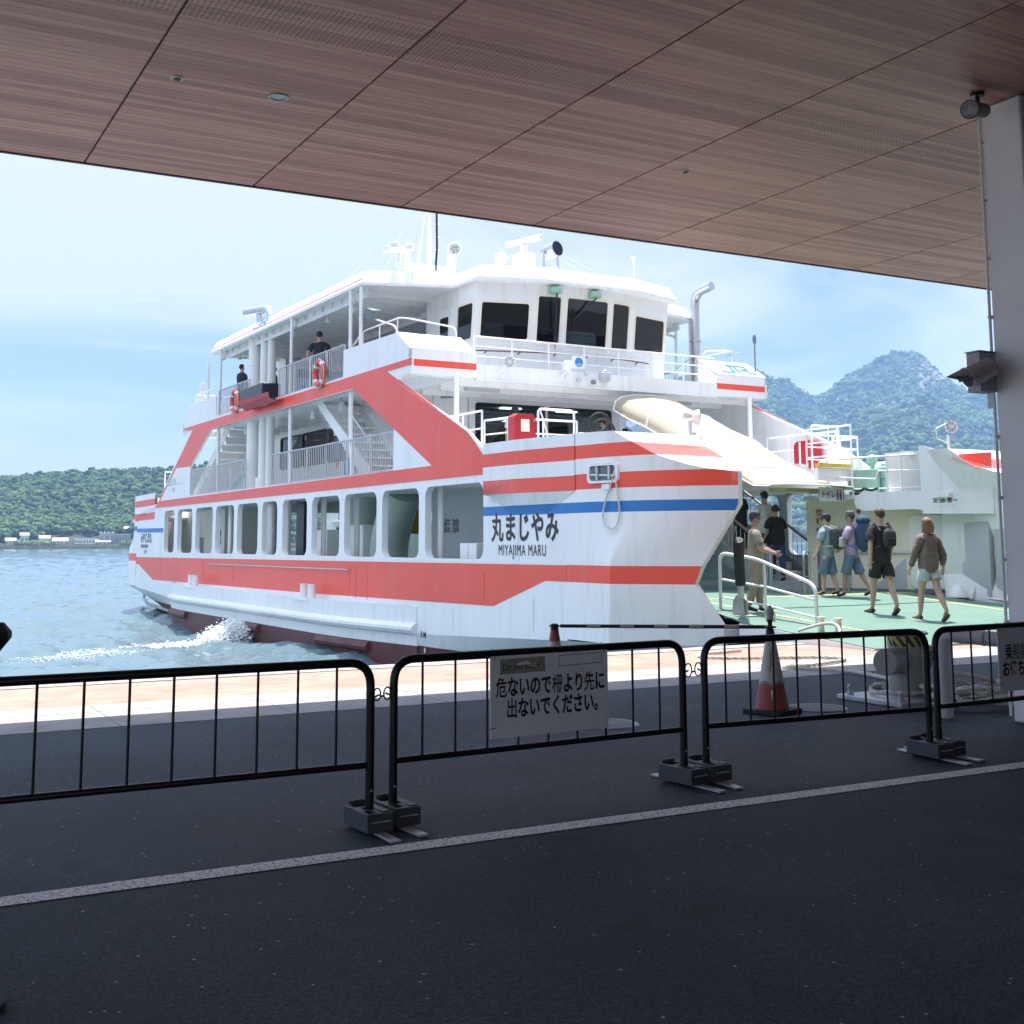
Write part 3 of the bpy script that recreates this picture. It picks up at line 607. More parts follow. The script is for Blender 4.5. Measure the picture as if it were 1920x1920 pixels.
ey.plate([(2.0, 2.93), (8.4, 2.93), (8.4, 3.0), (2.0, 3.0)], [], lambda a, b, t: (a, b, DZ(b)+t), .003, .005)
ey.build('deck_line', MT['yline'], ferry, smooth=False)
ey = MB(); ey.plate([(1.6, 1.45), (BE-1.6, 1.45), (BE-1.6, 1.50), (1.6, 1.50)], [], lambda a, b, t: (a, b, DZ(b)+t), .003, .006); ey.build('hinge_gap', MT['dark'], ferry, smooth=False)
# stern ramp, raised
sr = MB(); sr.box((BE/2, 36.35, .55), (BE-3, .14, 1.3), M=Matrix.Rotation(radians(-18), 3, 'X')); sr.build('stern_ramp', MT['grey2'], ferry, bevel=.01)
sr = MB(); sr.tube([(.9, 36.2, -.3), (.9, 36.3, -.75), (.6, 34.5, -.85), (.5, 30, -1.0)], .06, 8); sr.build('stern_skid', MT['galv'], ferry)

# slabs: passenger deck (with the bow opening) and bridge deck
sl_ = MB(); sl_.plate([(0.1, 5.7), (6.1, 5.7), (6.1, 9.45), (7.75, 9.45), (7.75, 4.3), (8.25, 4.3), (8.25, 5.7), (10.25, 5.7), (10.25, 31.3), (.1, 31.3)], [], lambda a, b, t: (a, b, t), 2.78, 3.045)
sl_.build('passenger_deck', MT['white'], ferry, smooth=False)
for aft in (0, 1):
    for far in (0, 1):
        q = MB(); q.plate([(.1, 1.85), (2.05, 1.85), (2.05, 5.75), (.1, 5.75)], [], lambda a, b, t: (nx(a, far), ny(b, aft), t), 2.36, 2.45); q.build('mooring_platform', MT['white'], ferry, smooth=False)
sl_ = MB(); sl_.plate([(.02, 9.35), (10.33, 9.35), (10.33, 27.65), (.02, 27.65)], [[(.35, 9.6), (1.35, 9.6), (1.35, 13.2), (.35, 13.2)], [(.35, 23.8), (1.35, 23.8), (1.35, 27.3), (.35, 27.3)]], lambda a, b, t: (a, b, t), 5.19, 5.50)
for k in range(19): sl_.bb(1.5, BE-.3, 9.8+k*.95, 9.86+k*.95, 5.07, 5.19)
sl_.build('bridge_deck', MT['white'], ferry, smooth=False)
cd = MB()
for k in range(30): cd.bb(.15, BE-.15, 6+k*.85, 6.06+k*.85, 2.66, 2.78)
cd.build('deck_beam', MT['white2'], ferry, smooth=False)

# second-tier side plates (the diagonal red band) on both sides
for far in (0, 1):
    fn = side_fn(far); sd = MB()
    outer = [(5.69, 2.79), (31.36, 2.79), (30.80, 3.05), (27.2, 5.20), (26.48, 5.24), (26.5, 5.36), (9.25, 5.36), (9.30, 5.20), (9.85, 5.19), (9.95, 5.05), (6.64, 3.70), (5.69, 3.12)]
    hole = [(24.36, 5.19), (26.70, 4.08), (26.69, 3.10), (10.12, 3.10), (10.13, 4.05), (12.45, 5.19)]
    sd.plate(outer, [hole], fn, 0, .07)
    sd.plate([(9.25, 5.355), (27.62, 5.355), (27.62, 5.56), (9.25, 5.56)], [], fn, .0, .07)
    P = lambda pts, m=1, t=-.004: sd.plate(pts, [], fn, t, .03, m)
    P([(5.69, 2.80), (31.38, 2.80), (30.80, 3.045), (8.19, 3.10), (10.15, 4.05), (12.50, 5.195), (12.56, 5.21), (24.36, 5.20), (26.70, 4.10), (28.50, 4.14), (30.60, 3.05), (30.80, 3.05), (26.52, 5.34), (27.6, 5.40), (27.62, 5.48), (9.25, 5.53), (9.25, 5.375), (10.49, 5.375), (6.60, 3.69), (5.88, 3.13), (5.69, 3.10)])
    P([(34.1, 2.33), (34.1, 2.56), (31.98, 2.80), (31.36, 2.80), (31.75, 2.60)])
    # edge flange along the sloping front edge
    sd.tube([fn(a, b, .03) for a, b in ((9.95, 5.06), (6.64, 3.71), (5.7, 3.13))], .035, 8)
    sd.build('side_screen', HM, ferry, ang=25)
# bridge-wing bulwarks (four corners) with sloped tops and stripe
for far in (0, 1):
    for aft in (0, 1):
        wb = MB(); T = lambda x, y, z: (nx(x, far), ny(y, aft), z)
        f0 = 9.30
        fnw = lambda a, b, t: T(t, a, b)
        wb.plate([(9.30, 5.36), (13.12, 5.36), (13.12, 6.24), (10.06, 6.21), (9.30, 5.75)], [], fnw, -.003, .05)
        wb.plate([(9.29, 5.36), (9.29, 5.525), (9.3, 5.525)], [], fnw, -.006, .0, 1)
        def fr_(x0, x1, z0, z1, m, off=0): wb.poly([T(x0, f0-off, z0), T(x1, f0-off, z0), T(x1, f0-off, z1), T(x0, f0-off, z1)], m)
        wb.plate([(-.003, 5.20), (1.66, 5.20), (1.66, 5.75), (-.003, 5.75)], [], lambda a, b, t: T(a, t, b), 9.30, 9.36)
        wb.plate([(-.006, 5.375), (1.665, 5.375), (1.665, 5.525), (-.006, 5.525)], [], lambda a, b, t: T(a, t, b), 9.296, 9.33, 1)
        wb.plate([(-.003, 9.30), (1.66, 9.30), (1.66, 10.06), (-.003, 10.06)], [], lambda a, b, t: T(a, b, 5.75+.46*(b-9.30)/.76+t), 0, .03)
        wb.plate([(9.36, 5.5), (10.06, 5.5), (10.06, 6.2), (9.36, 5.77)], [], fnw, 1.61, 1.66)
        wb.build('bridge_wing', HM, ferry, smooth=False)
# ================================================================ FERRY: superstructure
def railing(name, path, h, y_off=0, bal=.13, mid=0, mat_='steel', r=.022, rb=.0125, post=1.3, base=.06, extra=0):
    """guard rail along a poly-line (list of x, y, z); balusters at spacing bal, or mid rails"""
    b = MB(); P = [Vector(p) for p in path]
    b.tube([p+Vector((0, 0, h)) for p in P], r, 8)
    if bal: b.tube([p+Vector((0, 0, base)) for p in P], r*.7, 6)
    for k in range(mid): b.tube([p+Vector((0, 0, h*(k+1)/(mid+1))) for p in P], r*.75, 6)
    for a, c in zip(P[:-1], P[1:]):
        d = c-a; Ln = d.length; n = max(1, round(Ln/post))
        for i in range(n+1): q = a+d*i/n; b.tube([q, q+Vector((0, 0, h))], r*.95, 6)
        if bal:
            n = max(1, round(Ln/bal))
            for i in range(1, n): q = a+d*i/n; b.tube([q+Vector((0, 0, base)), q+Vector((0, 0, h))], rb, 4, cap=False)
    return b.build(name, MT[mat_], ferry)
for far in (0, 1):
    X = lambda v: nx(v, far)
    # upper deck guard rails between the two wing bulwarks
    railing('guard_rail', [(X(.05), 13.15, 5.53), (X(.05), 17.98, 5.53)], .86)
    railing('guard_rail', [(X(.05), 20.6, 5.53), (X(.05), 23.74, 5.53)], .86)
    # passenger deck guard rails
    railing('guard_rail', [(X(.06), 10.16, 3.07), (X(.06), 18.5, 3.07)], .91)
    railing('guard_rail', [(X(.06), 20.85, 3.07), (X(.06), 26.66, 3.07)], .91)
    # posts
    for y in (12.3, 12.95, 17.17, 23.8, 25.2):
        b = MB(); b.cyl((X(.10), y, 5.5), (X(.10), y, 7.72), .045, n=10)
        if 12.5 < y < 24: b.tube(fillet([(X(.10), y+.0, 7.3), (X(.12), y+.05, 7.4), (X(.30), y+.25, 7.5), (X(.35), y+.3, 7.72)], .1), .04, 8)
        b.build('roof_post', MT['white2'], ferry)
    for y in (12.86, 17.14, 23.85):
        b = MB(); b.tube(fillet([(X(.10), y, 5.2), (X(.10), y, 4.2), (X(.10), y-.10, 3.75), (X(.10), y-.12, 3.05)], .3), .055, 10)
        b.build('deck_post', MT['white2'], ferry)
    # exhaust stacks
    for y, r, ro in ((21.2, .225, .135), (20.28, .16, .125), (19.72, .125, 0)):
        b = MB(); b.cyl((X(.42), y, 3.05), (X(.42), y, 7.74), r, n=18)
        for z in (4.6, 6.9): b.cyl((X(.42), y, z), (X(.42), y, z+.04), r*1.06, n=18)
        if r > .15: b.cyl((X(.42), y, 3.05), (X(.42), y, 3.42), r+.07, n=18)
        K = b.build('exhaust_stack', MT['white2'], ferry)
        if ro:
            zt = 8.72 if r > .2 else 8.62
            b = MB(); b.tube(fillet([(X(.55), y, 7.7), (X(.55), y, zt-.06), (X(.45), y+1.15, zt+.05)], .4, 8), ro, 16); b.build('outlet_pipe', MT['steel'], K)
            b = MB(); b.cyl((X(.45), y+1.13, zt+.048), (X(.45), y+1.155, zt+.051), ro*.86, n=16); b.build('pipe_mouth', MT['dark'], K)
    # stairs between the passenger deck and the bridge deck
    for (y0, z0, y1, z1) in ((12.35, 3.05, 16.1, 5.45), (27.5, 3.08, 23.35, 5.45)):
        b = MB(); n = 11
        for i in range(n):
            t = (i+.5)/n; yy = y0+(y1-y0)*t; zz = z0+(z1-z0)*t; dy = (y1-y0)/n
            b.bb(X(.42), X(1.4), yy-abs(dy)/2, yy+abs(dy)/2, zz-.02, zz+.02)
            b.bb(X(.42), X(1.4), yy+dy/2-.012, yy+dy/2+.012, zz-(z1-z0)/n, zz+.0)
        for xs in (.40, 1.42):
            d = Vector((0, y1-y0, z1-z0)); b.plate([(y0, z0-.02), (y0+.3*(1 if y1 > y0 else -1), z0-.02), (y1, z1-.14), (y1, z1+.14), (y0, z0+.24)], [], lambda a, c, t: (X(t), a, c), xs-.02, xs+.02)
        b.build('deck_stairs', MT['white2'], ferry, smooth=False)
    b = MB()
    for k in range(30):
        t = k/29; y = 12.5+3.4*t; z = 3.12+2.25*t; b.tube([(X(.40), y, z+.1), (X(.40), y, z+.86)], .008, 4)
    b.tube([(X(.40), 12.4, 3.95), (X(.40), 15.9, 6.22)], .02, 6); b.tube([(X(.40), 12.4, 3.2), (X(.40), 15.9, 5.45)], .015, 6); b.build('stair_rail', MT['steel'], ferry)
# awkward but plain: black life-raft box over a red cradle on the near side
b = MB(); b.bb(-.42, .12, 18.05, 20.02, 5.60, 5.98); b.build('raft_box', MT['dark'], ferry, bevel=.03)
b = MB(); b.strip([[(-.02, y, 5.44), (-.22, y, 5.38+.03*sin(y*4)), (-.42, y, 5.5-.02*sin(y*3)), (-.46, y, 5.62)] for y in (17.4, 17.9, 18.4, 18.9, 19.4, 20.1)]); b.strip([[(-.02, y, 5.46), (-.22, y, 5.40), (-.44, y, 5.52), (-.47, y, 5.64)] for y in (17.4, 20.1)]); b.build('raft_cradle', MT['redbox'], ferry)

# lounge cabin on the passenger deck
def wallq(b, p, q, z0, z1, wins, t=.06, m=0):
    """wall from p to q (x, y) with rounded window openings (s0, s1, z0, z1)"""
    p = Vector((p[0], p[1])); q = Vector((q[0], q[1])); d = (q-p); L_ = d.length; d.normalize(); nn = Vector((-d.y, d.x))
    fn = lambda a, c, t_: (p.x+d.x*a+nn.x*t_, p.y+d.y*a+nn.y*t_, c)
    b.plate([(0, z0), (L_, z0), (L_, z1), (0, z1)], [rr(*w, .07) for w in wins], fn, 0, t, m); return fn
cab = MB(); gl = []
CW = [((7.45, 12.0), (2.9, 12.0), [(.25, 2.2, 3.85, 4.96), (2.35, 4.35, 3.85, 4.96)]), ((2.9, 12.0), (2.25, 12.6), []), ((2.25, 12.6), (2.25, 25.0), [(4.0, 5.0, 3.9, 4.9), (5.1, 7.0, 3.9, 4.9), (7.1, 9.2, 3.9, 4.9), (9.3, 11.2, 3.9, 4.9)]),
      ((2.25, 25.0), (8.1, 25.0), [(.5, 2.6, 3.9, 4.9), (3.0, 5.3, 3.9, 4.9)]), ((8.1, 25.0), (8.1, 12.6), [(1.4, 4.0, 3.9, 4.9), (4.2, 7.0, 3.9, 4.9), (7.2, 9.5, 3.9, 4.9)]), ((8.1, 12.6), (7.45, 12.0), [])]
for p, q, wi in CW:
    fn = wallq(cab, p, q, 3.045, 5.19, wi)
    for w_ in wi: gl.append((fn, w_))
cab.build('lounge_wall', MT['white'], ferry, smooth=False)
for fn, w_ in gl:
    b = MB(); b.plate(rr(w_[0]-.005, w_[1]+.005, w_[2]-.005, w_[3]+.005, .07), [], fn, .02, .028); b.build('lounge_window', MT['glass'], ferry, smooth=False)
    b = MB(); o_ = rr(w_[0]-.03, w_[1]+.03, w_[2]-.03, w_[3]+.03, .09); i_ = rr(w_[0], w_[1], w_[2], w_[3], .07); b.plate(o_, [i_], fn, -.012, .07); b.build('window_frame', MT['rubber'], ferry, smooth=False)
b = MB(); b.bb(2.35, 8.0, 12.2, 24.9, 5.10, 5.16)
b.build('lounge_ceiling', MT['grey2'], ferry, smooth=False)
for x in (3.2, 5.0, 6.8):
    for y in (13.5, 16.5, 19.5):
        b = MB(); b.bb(x-.3, x+.3, y-.09, y+.09, 5.06, 5.095); m_ = bpy.data.materials.get('lit_panel')
        if not m_:
            m_ = mat('lit_panel', (.9, .9, .85), .5, 0, .01); m_.node_tree.nodes['Principled BSDF'].inputs['Emission Color'].default_value = (1, .95, .85, 1); m_.node_tree.nodes['Principled BSDF'].inputs['Emission Strength'].default_value = 2.5
        b.build('lounge_lamp', m_, ferry, smooth=False)
MT['seat'] = mat('blue_grey_seat', (.07, .10, .16), .7, 0, .15, 3)
for y in (13.6, 14.8, 16.0, 17.2, 18.4, 19.6, 20.8, 22):
    b = MB()
    for x0 in (3.0, 5.4):
        b.bb(x0, x0+2.0, y, y+.42, 3.4, 3.5); b.bb(x0, x0+2.0, y+.40, y+.50, 3.5, 4.0); b.bb(x0+.1, x0+1.9, y+.15, y+.3, 3.05, 3.4)
    b.build('bench_row', MT['seat'], ferry, bevel=.03)
# colourful mural along the lower part of the near lounge wall
m, n, l, bs_ = nodes('mural')
tc_ = n.new('ShaderNodeTexCoord'); vo = n.new('ShaderNodeTexVoronoi'); vo.inputs['Scale'].default_value = 1.6; vo.inputs['Randomness'].default_value = .9; mpp = n.new('ShaderNodeMapping'); mpp.inputs['Scale'].default_value = (1, 1, .5); l.new(tc_.outputs['Object'], mpp.inputs[0]); l.new(mpp.outputs[0], vo.inputs['Vector'])
sc_ = n.new('ShaderNodeSeparateColor'); l.new(vo.outputs['Color'], sc_.inputs[0]); cr = n.new('ShaderNodeValToRGB'); cr.color_ramp.interpolation = 'CONSTANT'
for p_, c_ in ((.22, (.10, .35, .62)), (.42, (.80, .62, .12)), (.58, (.82, .80, .74)), (.72, (.72, .20, .08)), (.86, (.45, .62, .70))):
    e = cr.color_ramp.elements.new(p_); e.color = (*c_, 1)
cr.color_ramp.elements[0].color = (.75, .75, .72, 1); l.new(sc_.outputs[0], cr.inputs[0]); l.new(cr.outputs[0], bs_.inputs['Base Color']); bs_.inputs['Roughness'].default_value = .6
b = MB(); b.bb(2.18, 2.195, 13.2, 19.5, 3.15, 3.85); b.build('wall_mural', m, ferry, smooth=False)

# roof with hipped edges, beams beneath and red line
def roof_ring(off, z):
    half = [(.05, 12.2), (2.2, 11.4), (2.2, 10.2), (3.75, 9.72), (6.6, 9.72), (8.15, 10.2), (8.15, 11.4), (10.3, 12.2)]
    cx, cy = BE/2, MID; o = []
    full = half+[(x, 2*MID-y) for x, y in half[::-1]]
    n_ = len(full)
    for i in range(n_):
        p0, p, p1 = Vector(full[i-1]), Vector(full[i]), Vector(full[(i+1) % n_])
        e1 = (p-p0).normalized(); e2 = (p1-p).normalized(); n1 = Vector((-e1.y, e1.x)); n2 = Vector((-e2.y, e2.x)); b_ = (n1+n2); b_ /= max(.35, b_.length_squared/2)
        q = p+b_*off; o.append((q.x, q.y, z))
    return o
# ring direction check: inward must move towards the centre
sgn = 1 if abs(roof_ring(.2, 0)[0][0]-BE/2) < abs(roof_ring(0, 0)[0][0]-BE/2) else -1
rf = MB(); rings = [roof_ring(sgn*.55, 7.74), roof_ring(sgn*.06, 7.72), roof_ring(0, 7.73), roof_ring(0, 7.80), roof_ring(sgn*.035, 7.865), roof_ring(sgn*.06, 7.915), roof_ring(sgn*.17, 8.13), roof_ring(sgn*.95, 8.24)]
ms = [0, 0, 0, 0, 1, 0, 0]
for a, c, m_ in zip(rings[:-1], rings[1:], ms):
    k = len(a)
    for i in range(k):
        j = (i+1) % k
        side_edge = (a[i][0] < .2 and a[j][0] < .2) or (a[i][0] > BE-.2 and a[j][0] > BE-.2)
        rf.poly([a[i], a[j], c[j], c[i]], m_ if (m_ == 0 or side_edge) else 0)
rf.plate([p[:2] for p in rings[-1]], [], lambda a, c, t: (a, c, t), 8.24, 8.235, edge=False); rf.plate([p[:2] for p in rings[0]], [], lambda a, c, t: (a, c, t), 7.74, 7.745, edge=False)
rf.build('roof', [MT['white'], MT['red']], ferry, smooth=False)
b = MB()
for k in range(19): b.bb(.25, BE-.25, 12.75+k*.65, 12.80+k*.65, 7.60, 7.74)
for x in (.35, 2.9, 5.2, 7.5, BE-.35): b.bb(x-.03, x+.03, 12.5, 24.6, 7.50, 7.74)
b.build('roof_beam', MT['white'], ferry, smooth=False)
# small white cone lamps hanging under the roof edge
for z, ys in ((7.48, (13.9, 15.6, 18.2, 22.0, 23.3)), (4.97, (14.6, 16.6, 22.4))):
    for y in ys:
        b = MB(); b.lathe([(.03, .14), (.05, .10), (.075, -.08), (.06, -.10), (0, -.10)], (.55, y, z), 14); b.build('deck_lamp', MT['white2'], ferry)
# benches on the open upper deck
for y in (17.2, 18.3, 19.4, 20.5):
    b = MB(); b.bb(1.8, 8.5, y, y+.4, 5.85, 5.9); b.bb(1.8, 8.5, y+.38, y+.44, 5.9, 6.35)
    for x in (2.0, 4.2, 6.2, 8.3): b.bb(x-.03, x+.03, y+.1, y+.35, 5.5, 5.85)
    b.build('upper_bench', MT['seat'], ferry, smooth=False)

# pilothouse, fore and aft
for aft in (0, 1):
    Y = lambda y: ny(y, aft)
    base = [(2.3, 13.2), (2.3, 10.75), (3.72, 10.36), (4.50, 10.20), (5.85, 10.20), (6.63, 10.36), (8.05, 10.75), (8.05, 13.2)]
    lean = lambda z: -.30*(z-5.5)/2.25
    wl = MB(); wins = {1: (.16, 1.36, 6.37, 7.25), 2: (.10, .70, 6.30, 7.46), 3: (.07, 1.28, 6.30, 7.46), 4: (.10, .70, 6.30, 7.46), 5: (.16, 1.36, 6.37, 7.25), 0: (1.62, 2.36, 6.37, 7.25), 6: (.09, .83, 6.37, 7.25)}
    for i in range(7):
        p, q = base[i], base[i+1]; L_ = sqrt((q[0]-p[0])**2+(q[1]-p[1])**2)
        def fn(a, c, t, p=p, q=q, L_=L_):
            s = a/L_; x = p[0]+(q[0]-p[0])*s; y = p[1]+(q[1]-p[1])*s
            k = lean(c) if min(p[1], q[1]) < 12 else 0
            if i in (0, 6): k *= (13.2-y)/2.45
            nx_, ny_ = (q[1]-p[1])/L_, -(q[0]-p[0])/L_
            return (x-nx_*t, Y(y+k-ny_*t), c)
        w_ = wins[i]
        holes = [rr(*w_, .07)]
        dn = None
        if i in (0, 6):
            d0 = (.62, 1.36, 5.52, 7.32) if i == 0 else (1.09, 1.83, 5.52, 7.32)
        wl.plate([(0, 5.5), (L_, 5.5), (L_, 7.74), (0, 7.74)], holes, fn, 0, .05)
        if aft and i not in (0, 1): pass
        b = MB(); b.plate(rr(w_[0]-.004, w_[1]+.004, w_[2]-.004, w_[3]+.004, .07), [], fn, .015, .022); b.build('pilothouse_window', MT['darkglass'], ferry, smooth=False)
        b = MB(); b.plate(rr(w_[0]-.035, w_[1]+.035, w_[2]-.035, w_[3]+.035, .10), [rr(w_[0]+.01, w_[1]-.01, w_[2]+.01, w_[3]-.01, .06)], fn, -.012, .02); b.build('window_frame', MT['offwhite'], ferry, smooth=False)
        if i in (0, 6):
            b = MB(); b.plate(rr(*d0, .08), [rr(d0[0]+.15, d0[1]-.15, 6.35, 7.1, .05)], fn, -.02, .0); D = b.build('pilothouse_door', MT['white2'], ferry, smooth=False)
            b = MB(); b.plate(rr(d0[0]+.15, d0[1]-.15, 6.35, 7.1, .05), [], fn, -.012, -.008); b.build('door_pane', MT['darkglass'], D, smooth=False)
    wl.plate([(2.3, 5.5), (8.05, 5.5), (8.05, 7.74), (2.3, 7.74)], [rr(2.7, 4.6, 6.4, 7.3, .08), rr(5.7, 7.6, 6.4, 7.3, .08)], lambda a, c, t: (a, Y(t), c), 13.15, 13.2)
    wl.build('pilothouse', MT['white'], ferry, smooth=False)
    b = MB(); b.bb(3.2, 7.1, Y(10.75), Y(11.15), 5.5, 6.25); b.bb(4.9, 5.4, Y(11.9), Y(12.4), 5.9, 6.9); b.build('bridge_console', MT['grey2'], ferry, bevel=.03)
# wipers, wiper boxes, hand rail under the windows
for x, lnx, lz in ((4.16, .05, 6.45), (5.32, -.55, 6.95)):
    b = MB(); b.lathe([(.17, -.06), (.17, .05), (.10, .09), (0, .09)], (x, 9.86, 7.58), 16); W_ = b.build('wiper_motor', MT['winch'], ferry)
    b = MB(); b.tube([(x, 9.80, 7.5), (x+lnx, 9.98-.0, lz)], .012, 6); b.tube([(x+.03, 9.80, 7.5), (x+lnx+.03, 9.98, lz)], .010, 6); b.tube([(x+lnx-.02, 9.97, lz+.28), (x+lnx+.02, 10.0, lz-.28)], .010, 6); b.build('wiper_arm', MT['rubber'], ferry)
b = MB(); b.tube(fillet([(2.34, 10.55, 6.06), (3.72, 10.16, 6.06), (4.5, 10.0, 6.06), (5.85, 10.0, 6.06), (6.63, 10.16, 6.06), (7.3, 10.35, 6.06)], .05), .018, 6)
for x, y in ((2.6, 10.48), (3.4, 10.25), (4.3, 10.04), (5.2, 10.0), (6.0, 10.02), (6.9, 10.23)): b.tube([(x, y, 6.06), (x, y+.15, 6.02), (x, y+.15, 5.98)], .014, 6)
b.build('hand_rail', mat('bronze_rail', (.16, .10, .08), .5, .3, .1), ferry)
railing('bridge_rail', [(1.66, 9.40, 5.5), (8.69, 9.40, 5.5)], .68, bal=0, mid=2, mat_='white2', r=.02, post=1.0)
for far in (0, 1):
    b = MB(); X = lambda v: nx(v, far)
    b.tube(fillet([(X(.2), 13.2, 6.25), (X(.2), 12.4, 6.62), (X(.2), 10.2, 6.62), (X(1.5), 9.98, 6.45), (X(1.55), 10.05, 6.2)], .25), .02, 8)
    for y in (12.4, 11.4, 10.4): b.tube([(X(.2), y, 6.22), (X(.2), y, 6.62)], .016, 6)
    b.build('wing_rail', MT['white2'], ferry)
# grey covered lamp on a bent stalk above the near wing
b = MB(); b.tube(fillet([(.45, 10.9, 6.2), (.45, 11.0, 6.55), (.30, 11.9, 6.85)], .2), .022, 8); ST_ = b.build('wing_lamp_stalk', MT['white2'], ferry)
b = MB(); b.box((.28, 12.0, 6.98), (.30, .34, .30), M=Matrix.Rotation(.4, 3, 'X') @ Matrix.Rotation(.3, 3, 'Z')); b.build('wing_lamp', MT['grey2'], ferry, bevel=.04)
# fascia across the front between the wings, with its fittings
b = MB(); b.bb(1.66, 8.69, 9.30, 9.36, 5.17, 5.52); b.bb(1.66, 8.69, 9.28, 9.40, 5.15, 5.19); b.build('front_fascia', MT['white'], ferry, smooth=False)
def round_lamp(c, r, d, name='flood_lamp', par=None, arm=True):
    d = Vector(d).normalized(); Mq = d.to_track_quat('Z', 'Y').to_matrix(); b = MB(); c = Vector(c)
    b.lathe([(.02, -.12), (r*.6, -.09), (r*.95, 0), (r, .03), (r*.92, .03), (r*.8, .01)], c, 20, 0, Mq)
    for k in range(4):
        a = pi*k/4; b.tube([c+Mq @ Vector((r*cos(a), r*sin(a), .035)), c+Mq @ Vector((0, 0, .06)), c+Mq @ Vector((-r*cos(a), -r*sin(a), .035))], .006, 4)
    o = b.build(name, MT['white2'], par or ferry)
    b = MB(); b.lathe([(0, .012), (r*.8, .010)], c, 20, 0, Mq); b.build('lamp_lens', MT['lens'], o)
    return o
round_lamp((2.42, 9.10, 5.60), .15, (-.3, -1, -.1))
b = MB(); b.tube([(2.3, 9.3, 5.3), (2.15, 9.2, 5.3), (2.35, 9.2, 5.45)], .02, 6); b.build('lamp_bracket', MT['white2'], ferry)
b = MB(); b.box((4.0, 9.12, 5.60), (.20, .38, .15), M=Matrix.Rotation(-.35, 3, 'Z') @ Matrix.Rotation(-.25, 3, 'X')); b.tube([(3.98, 9.28, 5.3), (3.9, 9.2, 5.36), (3.98, 9.14, 5.5)], .025, 8); b.build('watch_camera', MT['white2'], ferry, bevel=.015)
b = MB(); b.box((5.14, 9.2, 5.44), (.24, .15, .22)); b.cyl((5.14, 9.2, 5.55), (5.14, 9.2, 5.60), .06); b.build('vent_lantern', MT['galv'], ferry, bevel=.02)
for x, z in ((4.38, 5.32), (4.62, 5.50), (4.80, 5.30)):
    b = MB(); b.lathe([(0, .05), (.05, .04), (.07, -.02), (.05, -.06), (0, -.06)], (x, 9.2, z), 12); b.build('signal_lamp', MT['lens'] if x != 4.8 else MT['grey2'], ferry)
PL = MB(); PL.plate(rr(4.28, 4.66, 5.60, 5.92, .03), [], lambda a, c, t: (a, t, c), 9.32, 9.335); PLo = PL.build('crest_plaque', MT['white2'], ferry, smooth=False)
b = MB(); cs = [(4.47+.115*cos(2*pi*i/24), 5.76+.115*sin(2*pi*i/24)) for i in range(24)]; b.plate(cs, [], lambda a, c, t: (a, t, c), 9.312, 9.319); b.build('blue_disc', MT['jr'], PLo, smooth=False)
b = MB(); b.plate([(4.375, 5.72), (4.47, 5.735), (4.565, 5.72), (4.53, 5.67), (4.47, 5.648), (4.41, 5.67)], [], lambda a, c, t: (a, t, c), 9.308, 9.311); b.build('disc_wave', MT['winch'], PLo, smooth=False)

# stair from the vehicle deck up to the passenger deck, with its canvas awning
b = MB(); y0, z0, y1, z1 = 4.9, .45, 9.4, 3.05; n_ = 13
for i in range(n_):
    t = (i+1)/n_; b.bb(6.28, 7.58, y0+(y1-y0)*i/n_, y0+(y1-y0)*t+.02, z0+(z1-z0)*t-.035, z0+(z1-z0)*t)
    b.bb(6.28, 7.58, y0+(y1-y0)*i/n_, y0+(y1-y0)*i/n_+.015, z0+(z1-z0)*(t-1/n_), z0+(z1-z0)*t-.03)
b.build('stair_flight', MT['galv'], ferry, smooth=False)
for xs in (6.24, 7.62):
    b = MB(); b.plate([(y0-.12, z0-.02), (y0+.25, z0-.02), (y1, z1-.25), (y1, z1+.12), (y0-.12, z0+.20)], [], lambda a, c, t: (t, a, c), xs-.02, xs+.02); b.build('stair_stringer', MT['grey2'] if xs > 7 else MT['galv'], ferry, smooth=False)
    b = MB(); N_ = 34
    for k in range(N_):
        t = k/(N_-1); y = y0+(y1-y0)*t; z = z0+(z1-z0)*t; b.tube([(xs, y, z+.1), (xs, y, z+.85)], .008, 4, cap=False)
    b.tube(fillet([(xs, y0-.1, z0), (xs, y0-.1, z0+.88), (xs, y1, z1+.88), (xs, y1+.4, z1+.88)], .06), .032, 8); b.tube([(xs, y0-.1, z0+.12), (xs, y1, z1+.12)], .018, 6)
    if xs < 7: b.tube([(xs, y0-.1, z0), (xs, y0-.1, z0+.86)], .05, 12)
    b.build('stair_handrail', MT['steel'] if xs < 7 else MT['grey2'], ferry)
# second narrow rail with pale treads beside the stair foot
b = MB()
b.tube(fillet([(5.75, 3.3, .42), (5.75, 3.3, 1.28), (6.15, 3.55, 1.30), (6.15, 3.55, .45)], .12), .022, 8); b.tube([(5.75, 3.3, .8), (6.15, 3.55, .8)], .014, 6); b.build('foot_gate', MT['steel'], ferry)
aw = MB(); rows = []
EY = [3.8, 4.3, 4.9, 5.6, 6.4, 7.2, 8.0, 8.7, 9.3]; EZ = [2.60, 2.66, 2.86, 3.13, 3.46, 3.80, 4.14, 4.42, 4.66]
for i, y in enumerate(EY):
    z = EZ[i]; q = .05+.36*min(1, (y-3.8)/2.6); xs = [5.45, 5.50, 5.70, 6.05, 6.5, 6.95, 7.3, 7.55, 7.62] ; fl_ = .10*max(0, 1-(y-3.8)/1.0)
    sag = .035*sin(i*pi)
    zs = [0, .5, .82, .97, 1.02, .97, .82, .5, 0]
    rows.append([(x+(x-6.53)*fl_, y, z+q*s-.03*((i % 2))) for x, s in zip(xs, zs)])
aw.strip(rows); aw.poly(rows[-1][::-1])
o = aw.build('stair_awning', MT['canvas'], ferry, ang=60); sd_ = o.modifiers.new('thickness', 'SOLIDIFY'); sd_.thickness = .012
b = MB()
